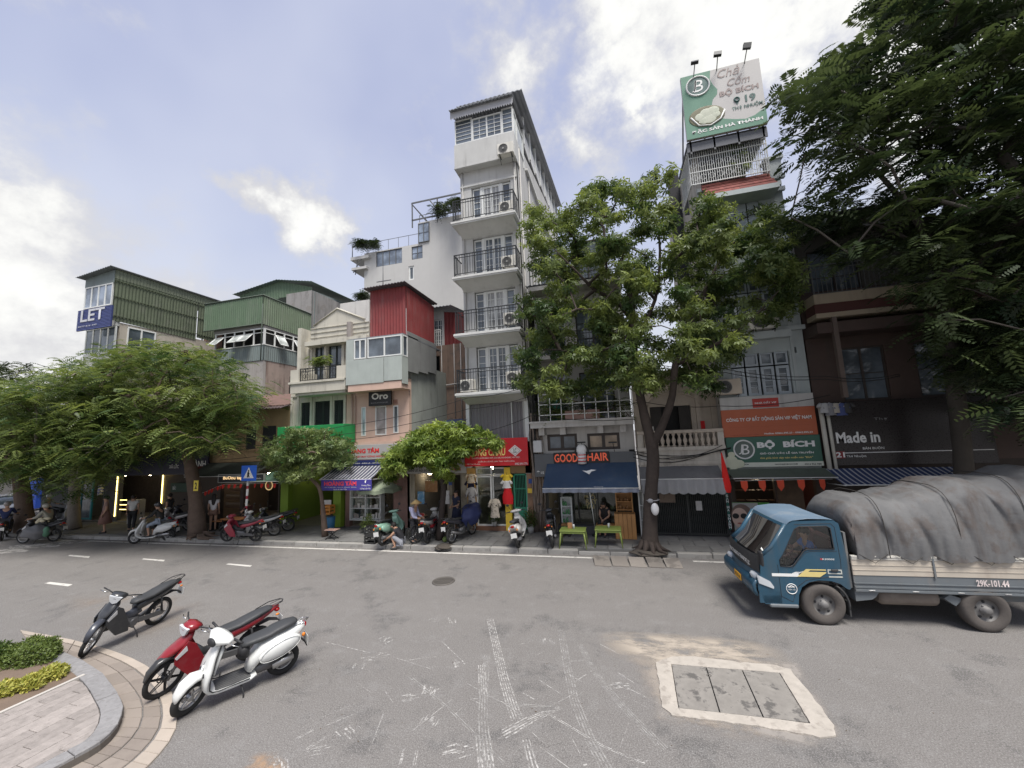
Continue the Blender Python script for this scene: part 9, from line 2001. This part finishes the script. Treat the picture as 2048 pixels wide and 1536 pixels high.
r_=rp.obj('load_rope',mat('dark rope',(.05,.045,.04),.9),lo_,**L);r_['kind']='stuff'
# ==== ROAD SIGN, CABLES, POLES
ps_=G(489,1073,.15);t=thing('crossing_sign','blue square pedestrian crossing sign on red and white striped pole','road sign',ps_)
topz=FZ(495,962,ps_.y)
w=MB();w.tube([ps_,(ps_.x+.06,ps_.y,topz)],.045,10);w.obj('pole',mat('red white pole paint',(.62,.62,.60),.6,stripe=((.28,.02,.035),.42,2)),t)
sx0,sx1,sz0,sz1=FX(483,945,ps_.y-.06),FX(513,945,ps_.y-.06),FZ(498,962,ps_.y-.06),FZ(498,931,ps_.y-.06)
MB().bbox(sx0,sx1,ps_.y-.07,ps_.y-.05,sz0,sz1,.01).obj('sign_plate',mat('traffic blue',(.005,.10,.55),.4,bump=0),t)
cx_=(sx0+sx1)/2;hh_=sz1-sz0;w=MB();w.prism([(cx_-hh_*.42,sz0+.18*hh_),(cx_+hh_*.42,sz0+.18*hh_),(cx_,sz0+.88*hh_)],1,ps_.y-.076,ps_.y-.071);w.obj('white_triangle',m_wt,t)
w=MB();yy=ps_.y-.08;w.ball((cx_,yy,sz0+.66*hh_),.035,.004,.04,10,6)
for a_,b_,r_ in(((0,.6),(-.02,.42),.035),((-.02,.42),(-.1,.24),.022),((-.02,.42),(.08,.24),.022),((0,.56),(-.1,.46),.016),((0,.56),(.09,.44),.016)):w.tube([(cx_+a_[0]*hh_*.9,yy,sz0+a_[1]*hh_),(cx_+b_[0]*hh_*.9,yy,sz0+b_[1]*hh_)],r_,6)
w.obj('walking_figure',m_bt,t)
m_cab=mat('cable black',(.02,.02,.02),.6)
def cable(label,pts,r=.011,sag=.12):
 P=[F(*p)for p in pts];Q=[]
 for a_,b_ in zip(P,P[1:]):
  for k in range(7):u=k/7;p=a_.lerp(b_,u);p.z-=sag*4*u*(1-u);Q.append(p)
 Q.append(P[-1]);return MB().tube(Q,r,4).obj('overhead_cable',m_cab,None,label=label,cat='cable')
for lb,pts in(('overhead cable running below the boutique sign up to the lowest tower balcony',[(440,880,14.3),(700,850,14.3),(935,796,14.3),(1075,765,14.3)]),('second overhead cable across the pink house windows',[(430,895,14.35),(690,868,14.35),(935,818,14.35),(1080,785,14.35)]),('third overhead cable passing the ochre house shutters',[(440,920,14.4),(690,880,14.4),(935,838,14.4)]),('thick slack cable between the first tree and the boutique house',[(200,905,14.2),(420,905,14.2),(590,880,14.3),(700,905,14.3)]),('cable sagging from the tower curtain to the barber house balcony',[(935,868,14.2),(1065,830,14.2),(1270,838,14.2)]),('cable crossing the beige arched window toward the orange sign',[(1270,800,14.2),(1440,812,14.2),(1660,790,14.2)]),('overhead cable crossing the windows of the pale blue tower',[(1270,720,14.3),(1450,738,14.3),(1650,752,14.3),(1800,748,14.3)]),('second overhead cable just under the first at the pale blue tower',[(1270,725,14.35),(1450,745,14.35),(1650,758,14.35),(1800,752,14.35)]),('overhead cable across the white balcony of the barber house',[(1060,800,14.3),(1180,812,14.3),(1290,800,14.3)]),('thick cable bundle drooping over the beige balcony base',[(1270,905,14.8),(1345,915,14.8),(1445,890,14.8)])):cable(lb,pts)
# tangle of roots / cables beside the barber shop
b=MB()
for k in range(9):
 x=FX(1068+k*2.6,1000,Y0-.12);P=[(x+.04*math.sin(i*1.3+k*2),Y0-.12-.05*math.cos(i+k),.15+i*.42)for i in range(12)]
 b.tube(P,rnd.uniform(.015,.05),6)
b.obj('aerial_roots',mat('pale hanging root',(.20,.16,.13),.9,var=.4,bump=.5),None,label='hanging roots and pipes twisted down the wall left of the barber shop',cat='roots')
b=MB()
for k in range(7):x=FX(1062+k*2.2,900,Y0-.1);b.tube([(x+.05*math.sin(i*1.7+k),Y0-.10-.02*k,2.4+i*.5)for i in range(8)],.018,5)
b.obj('cable_bundle',m_cab,None,label='black cable bundle climbing between red sign shop and barber house',cat='cables')
# street clutter: crates, plants, parasol, baskets
def crate(label,px,py,z0,w_,h_,d_,m,cat='crate',name='crate'):
 p=G(px,py,.15);t=thing(name,label,cat,(p.x,p.y,.15+z0));MB().box(p.x-w_/2,p.x+w_/2,p.y-d_/2,p.y+d_/2,.15+z0,.17+z0).obj('floor_board',m,t)
 for z in(.08,.55,.95):
  zz_=.15+z0+h_*z-.03;b=MB();b.box(p.x-w_/2,p.x+w_/2,p.y-d_/2-.012,p.y-d_/2,zz_,zz_+h_*.2);b.box(p.x-w_/2,p.x+w_/2,p.y+d_/2,p.y+d_/2+.012,zz_,zz_+h_*.2);b.box(p.x-w_/2-.012,p.x-w_/2,p.y-d_/2,p.y+d_/2,zz_,zz_+h_*.2);b.box(p.x+w_/2,p.x+w_/2+.012,p.y-d_/2,p.y+d_/2,zz_,zz_+h_*.2);b.obj('slat',m,t)
 for a_ in(-1,1):
  for c_ in(-1,1):b=MB();b.box(p.x+a_*w_/2-.02,p.x+a_*w_/2+.02,p.y+c_*d_/2-.02,p.y+c_*d_/2+.02,.15+z0,.15+z0+h_);b.obj('corner_post',m,t)
 return t
m_dc=mat('black crate plastic',(.03,.03,.03),.6)
crate('black plastic crate under the mint scooter, lower one',745,1085,0,.42,.28,.34,m_dc);crate('black plastic crate under the mint scooter, upper one',745,1085,.30,.42,.28,.34,m_dc)
crate('orange and white box stack beside the right lime pillar',655,1058,.65,.45,.35,.3,mat('orange box',(.55,.22,.04),.6),'box','box')
p=G(660,1062,.15);MB().tube([p,p+Vector((0,0,.6))],[.17,.21],14).obj('blue_bucket',mat('blue plastic drum',(.03,.13,.25),.5),None,label='blue plastic drum beside the right lime pillar',cat='drum')
p=G(664,1078,.15);t=thing('low_stool','pale pink folding stool at the foot of the leaning small tree','stool',p)
for k in range(5):MB().box(p.x-.25,p.x+.25,p.y-.15+k*.065,p.y-.10+k*.065,.50,.52).obj('slat',mat('pink wood',(.42,.27,.22),.7),t)
for s in(-1,1):MB().tube([(p.x+s*.22,p.y-.12,.15),(p.x-s*.2,p.y+.12,.5)],.015,5).obj('leg',m_blk,t);MB().tube([(p.x+s*.22,p.y+.12,.15),(p.x-s*.2,p.y-.12,.5)],.015,5).obj('leg',m_blk,t)
# cafe table and chair
p=G(470,1062,.15);t=thing('cafe_table','orange wooden low table with black legs before the bottle shelf','table',p)
MB().bbox(p.x-.6,p.x+.6,p.y-.25,p.y+.25,.68,.73,.01).obj('tabletop',mat('orange varnished wood',(.42,.17,.06),.45),t)
for a_ in(-.5,.5):
 for c_ in(-.2,.2):MB().tube([(p.x+a_,p.y+c_,.15),(p.x+a_,p.y+c_,.68)],.02,6).obj('leg',m_blk,t)
p=G(432,1062,.15);t=thing('bench','short orange wooden bench left of the cafe table','bench',p)
for k in range(4):MB().box(p.x-.35,p.x+.3,p.y+k*.09,p.y+k*.09+.07,.55,.58).obj('slat',mat('orange bench wood',(.38,.17,.07),.6),t)
for a_ in(-.3,.25):MB().box(p.x+a_-.02,p.x+a_+.02,p.y,p.y+.33,.15,.549).obj('leg',m_blk,t)
# parasol by display case
p=G(765,1058,.15);t=thing('parasol','open pale green parasol before the display case','parasol',p);cc=F(760,972,p.y)
b=MB();n=16;vs=[(cc.x,p.y,cc.z+.35)]
for k in range(n):a=2*math.pi*k/n;vs.append((cc.x+math.cos(a)*.95,p.y+math.sin(a)*.95,cc.z-.05-(.05 if k%2 else 0)))
for k in range(n):a=2*math.pi*k/n;vs.append((cc.x+math.cos(a)*.96,p.y+math.sin(a)*.96,cc.z-.2-(.05 if k%2 else 0)))
b.add(vs,[(0,1+k,1+(k+1)%n)for k in range(n)]+[(1+k,1+n+k,1+n+(k+1)%n,1+(k+1)%n)for k in range(n)]);b.obj('canopy',mat('pale green parasol cloth',(.24,.28,.20),.7),t)
MB().tube([(cc.x,p.y,.15),(cc.x,p.y,cc.z+.4)],.02,6).obj('pole',MW,t)
# potted plants and pots
def pot(label,px,py,r_,h_,n_,L_,z0=.15,lm=lm_big,Yv=None):
 p=G(px,py,z0);t=thing('potted_plant',label,'potted plant',p);MB().tube([p,p+Vector((0,0,h_*.3))],[r_*.35,r_*.5],12).obj('pot',mat('white ceramic pot',(.5,.5,.48),.5),t)
 d=unit(nprs.normal(size=(n_,3)));d[:,2]=np.abs(d[:,2]);P=np.array(p)+np.array([0,0,h_*.3])+d*nprs.uniform(.3,1,(n_,1))*np.array([r_,r_,h_*.7]);leaf_mesh('foliage',P,d+nprs.normal(scale=.4,size=(n_,3)),d*.3+np.array([0,0,1.]),L_*nprs.uniform(.6,1.3,n_),L_*.4*np.ones(n_),np.clip(nprs.normal(.4,.2,n_),0,1),lm,t)
pot('dark leafy potted plant in a white pot at the clothes shop door',990,1052,.2,.7,260,.12,.3);pot('tall bushy plant by the brown pier right of the green gate',1062,1065,.3,.9,420,.12);pot('bushy plant in front of the mint scooter',735,1066,.28,.8,320,.11)
pot('small bright potted plant between the two cafe motorbikes',520,1058,.3,.75,260,.13,lm=lm_s2)
# green coconut, roots mound, debris
p=G(884,1096,.0);blob('coconut','green drinking coconut on the kerb below the small tree','coconut',p+Vector((0,.25,.23)),.09,.09,.1,mat('green coconut',(.16,.22,.06),.5),2,.03,10,8)
for(px,py,s_)in((885,1098,.28),(1300,1112,.5)):
 p=G(px,py,.08);blob('root_mound','low mound of soil and debris at the foot of the '+('small upright tree' if px<1000 else 'big tree'),'soil mound',p+Vector((0,.15,.03)),s_,.28,.10,mat('dark root soil',(.07,.06,.05),.95,bump=1,bs=12),px,.2,cut=-.02)
p=G(392,1078,.1);b=MB();
for k in range(16):
 a=rnd.uniform(0,6.3);l_=rnd.uniform(.4,1.3);b.tube([(p.x+math.cos(a)*.25,p.y+math.sin(a)*.2+.2,.25),(p.x+math.cos(a)*l_*.6,p.y+math.sin(a)*.4+.2,.18),(p.x+math.cos(a+.3)*l_,p.y+math.sin(a+.3)*.5+.2,.14)],[.09,.06,.02],6)
b.obj('root',m_bark3,bpy.data.objects['flame_tree'],kind='stuff')
# ==== PEOPLE
POSES={'stand':dict(pe=(0,0,.88),sp=(.01,0,1.06),ch=(.0,0,1.26),ne=(.01,0,1.38),he=(.03,0,1.50),tp=(.02,0,1.58),sh=(0,.16,1.33),el=(-.02,.20,1.07),wr=(.08,.19,.85),hi=(0,.085,.84),kn=(.02,.09,.46),an=(-.01,.09,.08),to=(.13,.11,.035)),'sit':dict(pe=(0,0,.50),sp=(.0,0,.68),ch=(.06,0,.88),ne=(.10,0,1.0),he=(.15,0,1.11),tp=(.15,0,1.19),sh=(.07,.16,.94),el=(.12,.19,.70),wr=(.32,.10,.62),hi=(.03,.09,.48),kn=(.42,.11,.50),an=(.40,.10,.09),to=(.54,.12,.04)),'crouch':dict(pe=(-.12,0,.24),sp=(-.12,0,.42),ch=(.02,0,.62),ne=(.10,0,.72),he=(.19,0,.78),tp=(.23,0,.85),sh=(.04,.16,.66),el=(.22,.20,.48),wr=(.42,.12,.36),hi=(-.10,.09,.24),kn=(.22,.14,.50),an=(.08,.11,.09),to=(.22,.13,.04)),'ride':dict(pe=(-.30,0,.90),sp=(-.28,0,1.07),ch=(-.20,0,1.27),ne=(-.16,0,1.39),he=(-.12,0,1.50),tp=(-.13,0,1.58),sh=(-.18,.17,1.33),el=(-.05,.27,1.12),wr=(.18,.30,1.08),hi=(-.26,.11,.88),kn=(.10,.15,.74),an=(.04,.13,.33),to=(.18,.13,.29)),}
RAD=dict(pe=.115,sp=.10,ch=.115,ne=.048,he=.088,tp=.062,sh=.058,el=.038,wr=.026,hi=.085,kn=.052,an=.034,to=.026)
def skin_obj(name,J,edges,rad,m,parent,sub=2):
 names=[];
 for a,b in edges:
  for q in(a,b):
   if q not in names:names.append(q)
 me=bpy.data.meshes.new(name);me.from_pydata([J[q]for q in names],[(names.index(a),names.index(b))for a,b in edges],[]);me.materials.append(m)
 o=put(name,me,parent);o.modifiers.new('s','SKIN');
 for i,q in enumerate(names):r=rad(q);me.skin_vertices[0].data[i].radius=(r,r);me.skin_vertices[0].data[i].use_root=i==0
 o.modifiers['s'].use_smooth_shade=True;sb=o.modifiers.new('u','SUBSURF');sb.levels=sb.render_levels=sub;return o
def person(label,loc,head,pose,top,bottom,hair=(.02,.016,.014),sleeve=.5,legs=1.0,over={},scale=1.0,skin=(.42,.25,.17),hat=None,long_hair=False,skirt=None,helmet=None,shoes=(.05,.05,.05),z=0):
 t=thing('person',label,'person',loc,head);t.scale=(scale,)*3
 P=dict(POSES[pose]);P.update({k:v for k,v in over.items()if len(k)==2});J={}
 for k,v in P.items():
  if k in('pe','sp','ch','ne','he','tp'):J[k]=v;continue
  for s,q in((1,'L'),(-1,'R')):w_=over.get(k+q,v)if k+q in over else v;J[k+q]=(w_[0],w_[1]*s if k+q not in over else w_[1],w_[2])
 rad=lambda q:RAD[q[:2]];ms=mat('skin %.2f'%skin[0],skin,.55,var=.05,bump=0)
 E_=[('pe','sp'),('sp','ch'),('ch','ne'),('ne','he'),('he','tp')]
 for q in 'LR':E_+=[('ch','sh'+q),('sh'+q,'el'+q),('el'+q,'wr'+q),('pe','hi'+q),('hi'+q,'kn'+q),('kn'+q,'an'+q),('an'+q,'to'+q)]
 skin_obj('body',J,E_,rad,ms,t)
 J2=dict(J);ln=lambda a,b,u:tuple(Vector(J[a]).lerp(Vector(J[b]),u))
 Et=[('pe','sp'),('sp','ch')]
 for q in 'LR':J2['cu'+q]=ln('sh'+q,'el'+q,min(sleeve,1))if sleeve<=1 else ln('el'+q,'wr'+q,sleeve-1);Et+=[('ch','sh'+q)]+([('sh'+q,'cu'+q)]if sleeve<=1 else[('sh'+q,'el'+q),('el'+q,'cu'+q)])
 g={'cu':.052 if sleeve<=1 else.036}
 skin_obj('shirt',J2,Et,lambda q:g.get(q[:2],RAD.get(q[:2],.05)+.022),mat('cloth %.2f %.2f %.2f'%top,top,.85,var=.25,scale=9),t)
 Eb=[];
 for q in 'LR':J2['hm'+q]=ln('hi'+q,'kn'+q,legs)if legs<=1 else ln('kn'+q,'an'+q,min(legs-1,.96));Eb+=[('pe','hi'+q)]+([('hi'+q,'hm'+q)]if legs<=1 else[('hi'+q,'kn'+q),('kn'+q,'hm'+q)])
 mbt=mat('cloth %.2f %.2f %.2f'%bottom,bottom,.85,var=.2,scale=9)
 if skirt:
  w=MB();c_=J['pe'];w.tube([(c_[0],c_[1],c_[2]+.12),(c_[0],c_[1],c_[2]-.05),(c_[0],c_[1],skirt)],[.12,.165,.25],14);w.obj('skirt',mbt,t,local=True)
 else:skin_obj('trousers',J2,Eb,lambda q:{'hm':.072 if legs<=1 else.055}.get(q[:2],RAD.get(q[:2],.05)+.020),mbt,t)
 hx,hy,hz=J['he'];tx,ty,tz=J['tp'];mh=mat('hair dark',hair,.6)
 w=MB()
 if helmet:w.ball((tx-.005,ty,tz-.005),.125,.115,.115,14,9);w.obj('helmet',mat('helmet %.2f'%helmet[0],helmet,.3,coat=.5,bump=0),t,local=True)
 else:
  w.ball((hx-.028,hy,(hz+tz)/2+.015),.098,.09,.105,14,9)
  if long_hair:w.loft([(hx-.07,hz+.06,.085,.05),(hx-.10,hz-.12,.09,.045),(hx-.10,hz-.34,.07,.03),(hx-.09,hz-.42,.03,.015)],10)
  w.obj('hair',mh,t,local=True)
 w=MB();w.ball((hx+.088,hy,hz-.0),.018,.012,.02,6,5);w.obj('nose',ms,t,local=True)
 for s in(-1,1):w=MB();w.ball((hx+.078,hy+s*.032,hz+.028),.008,.013,.008,6,5);w.obj('eye',mh,t,local=True);w=MB();w.ball((hx,hy+s*.088,hz+.005),.018,.01,.028,6,5);w.obj('ear',ms,t,local=True)
 w=MB();w.ball((hx+.08,hy,hz-.038),.008,.022,.006,6,5);w.obj('mouth',mat('lip red',(.25,.08,.07)),t,local=True)
 for q in 'LR':
  wr,el=Vector(J['wr'+q]),Vector(J['el'+q]);d=(wr-el).normalized();sd_=d.cross(Vector((0,0,1)));sd_=sd_.normalized()if sd_.length>.1 else Vector((0,1,0));up_=sd_.cross(d)
  w=MB();w.tube([wr-d*.01,wr+d*.03,wr+d*.075,wr+d*.09],[.024,.034,.036,.02],8)
  for k,(o_,l_)in enumerate(((-.028,.062),(-.009,.075),(.010,.07),(.028,.055))):
   b_=wr+d*.078+sd_*o_;w.tube([b_,b_+d*l_*.5-up_*.01,b_+d*l_*.85-up_*.035],[.0095,.009,.007],5)
  b_=wr+d*.035-sd_*.03;w.tube([b_,b_+d*.03-sd_*.025,b_+d*.06-sd_*.028-up_*.015],[.012,.011,.008],5);w.obj('hand',ms,t,local=True)
  to,an=Vector(J['to'+q]),Vector(J['an'+q]);f_=to-an;f_.z=0;f_=f_.normalized()if f_.length>.01 else Vector((1,0,0));w=MB();b_=Vector((an.x,an.y,to.z));w.tube([b_-f_*.06,b_,b_+f_*.12,b_+f_*.18],[.036,.045,.043,.022],8);w.obj('shoe',mat('shoe %.2f'%shoes[0],shoes,.7),t,local=True)
 if hat:w=MB();w.tube([(tx-.01,ty,tz-.03),(tx-.01,ty,tz+.13)],[.235,.006],20);w.obj('conical_hat',mat('straw',(.52,.36,.16),.8),t,local=True)
 return t
g_=lambda x,y,z=.15:G(x,y,z)
SC=.98
person('street seller in conical straw hat and lilac shirt standing at her bicycle',g_(828,1085),R(-5),'stand',(.36,.36,.50),(.03,.03,.035),sleeve=1.9,legs=1.95,hat=True,scale=.94,over=dict(wr=(.30,.14,.95),el=(.10,.19,1.02),ch=(.05,0,1.25),ne=(.08,0,1.36),he=(.12,0,1.45),tp=(.13,0,1.53)))
pc=g_(792,1099,.02)+Vector((0,.15,.0));person('person in black shirt and grey shorts crouching on the kerb',pc,R(195),'crouch',(.03,.032,.035),(.26,.27,.30),legs=.9,scale=1.0)
person('woman in black top sitting on the wooden bench behind the right green table',g_(1214,1068),R(-110),'sit',(.025,.024,.026),(.03,.03,.03),long_hair=True,sleeve=.35,legs=1.9,scale=.98,over=dict(he=(.2,0,1.08),tp=(.22,0,1.16),wr=(.30,.04,.58)))
person('woman in dark blue clothes looking down in the low shop doorway',g_(914,1062),R(-120),'stand',(.03,.035,.07),(.03,.035,.07),skirt=.35,sleeve=.5,scale=1.0,over=dict(wr=(.24,.06,1.0),el=(.04,.2,1.05)))
person('long haired woman in white T-shirt seen from behind by the brown tree',g_(425,1062),R(130),'stand',(.62,.60,.60),(.20,.12,.09),long_hair=True,sleeve=.5,legs=.5,scale=1.0)
person('person in dark shirt sitting on the cafe bench with the arm on the table',g_(484,1058)+Vector((.1,.25,0)),R(190),'sit',(.12,.05,.05),(.05,.05,.06),sleeve=.5,legs=1.9,scale=1.0,over=dict(wrL=(.45,-.05,.72),elL=(.25,.2,.72)))
person('woman in patterned brown dress standing at the kerb at the left',g_(208,1066),R(240),'stand',(.26,.17,.15),(.20,.11,.09),skirt=.42,long_hair=False,hair=(.35,.33,.36),sleeve=.6,scale=1.04)
person('person in white shirt and black trousers near the bright jewellery case',g_(262,1062),R(140),'stand',(.55,.55,.54),(.02,.02,.022),sleeve=.5,legs=1.95,scale=1.02,over=dict(knL=(.12,.09,.47),anL=(.05,.09,.08),knR=(-.02,-.09,.46),anR=(-.22,-.09,.12),toR=(-.10,-.1,.04)))
person('person in dark clothes standing behind the parked motorbikes right of the jewellery case',g_(336,1056),R(200),'stand',(.05,.045,.045),(.06,.06,.07),sleeve=.5,legs=1.9,scale=1.0)
person('rider in black jacket and helmet on the white scooter',WS,R(205),'ride',(.03,.03,.032),(.22,.26,.32),sleeve=1.8,legs=1.3,helmet=(.04,.04,.045),scale=1.0)
person('rider in pale camouflage shirt on the cargo motorbike',CS,R(200),'ride',(.30,.29,.24),(.05,.05,.05),sleeve=1.6,legs=1.9,helmet=(.35,.33,.28),scale=1.02)
person('rider in dark blue shirt cut by the left edge',LS,R(150),'ride',(.02,.03,.09),(.04,.04,.05),sleeve=1.0,legs=1.9,helmet=(.25,.22,.2),scale=1.05)
person('rider waiting with grey helmet between the two left trunks',g_(98,1052),R(20),'ride',(.24,.25,.22),(.04,.04,.05),sleeve=1.0,legs=1.9,helmet=(.45,.45,.45),scale=1.0)
Mt=TK.matrix_world if False else(Matrix.Translation(TK.location)@Matrix.Rotation(R(4),4,'Z'))
person('truck driver in blue shirt with hands on the wheel',Mt@Vector((.12,.46,.50)),R(184),'sit',(.08,.16,.42),(.05,.05,.06),sleeve=.55,legs=1.9,scale=1.0,skin=(.38,.21,.14),over=dict(he=(.12,0,1.12),tp=(.10,0,1.20),el=(.26,.22,.78),wr=(.44,.15,.80),kn=(.40,.12,.52),an=(.55,.11,.20),to=(.66,.12,.16)))
# seller's bicycle with basket of fruit
bp=g_(856,1080);t=thing('bicycle','dark bicycle loaded with a round fruit basket beside the hat seller','bicycle',bp,R(60));L=dict(local=True)
for x in(.52,-.52):
 w=MB();w.torus((x,0,.33),.31,.02,1,24,5);o=w.obj('wheel',m_tyre,t,**L);w=MB()
 for k in range(14):a=k*math.pi/7;w.tube([(x,0,.33),(x+.3*math.cos(a),0,.33+.3*math.sin(a))],.003,3,False)
 o2=w.obj('wheel_spoke',m_rim,o,**L);o2['kind']='stuff'
w=MB()
for a,b in(((.52,0,.33),(.40,0,.85)),((.42,0,.78),(-.12,0,.75)),((.42,0,.7),(0,0,.33)),((-.12,0,.85),(0,0,.33)),((-.12,0,.72),(-.52,0,.33)),((0,0,.33),(-.52,0,.33))):w.tube([a,b],.014,5)
w.obj('frame',m_blk,t,**L);w=MB();w.tube([(.3,-.27,1.0),(.40,-.1,.95),(.40,.1,.95),(.3,.27,1.0)],.012,5);w.obj('handlebar',m_chr,t,**L);w=MB();w.loft([(-.02,.86,.04,.02),(-.2,.87,.09,.03),(-.26,.87,.06,.02)],8);w.obj('saddle',m_blk,t,**L)
q=bp+Vector((-.3,-.05,.70));w=MB();w.tube([(q.x,q.y,q.z),(q.x,q.y,q.z+.2)],[.20,.27],16);w.obj('basket',mat('woven basket',(.30,.17,.08),.8,var=.4,scale=20),None,label='round woven basket on the seller bicycle',cat='basket')
for k in range(10):a=k*.63;blob('fruit',('red apple','pink guava','pale pear','red plum','orange')[k%5]+(' on the near' if k<5 else ' on the far')+' side of the seller basket','fruit',q+Vector((math.cos(a)*.14,math.sin(a)*.14,.22)),.05,.05,.05,mat('fruit %d'%(k%3),((.5,.06,.05),(.6,.45,.3),(.45,.12,.1))[k%3],.5),k,.02,8,6)
flush_texts()
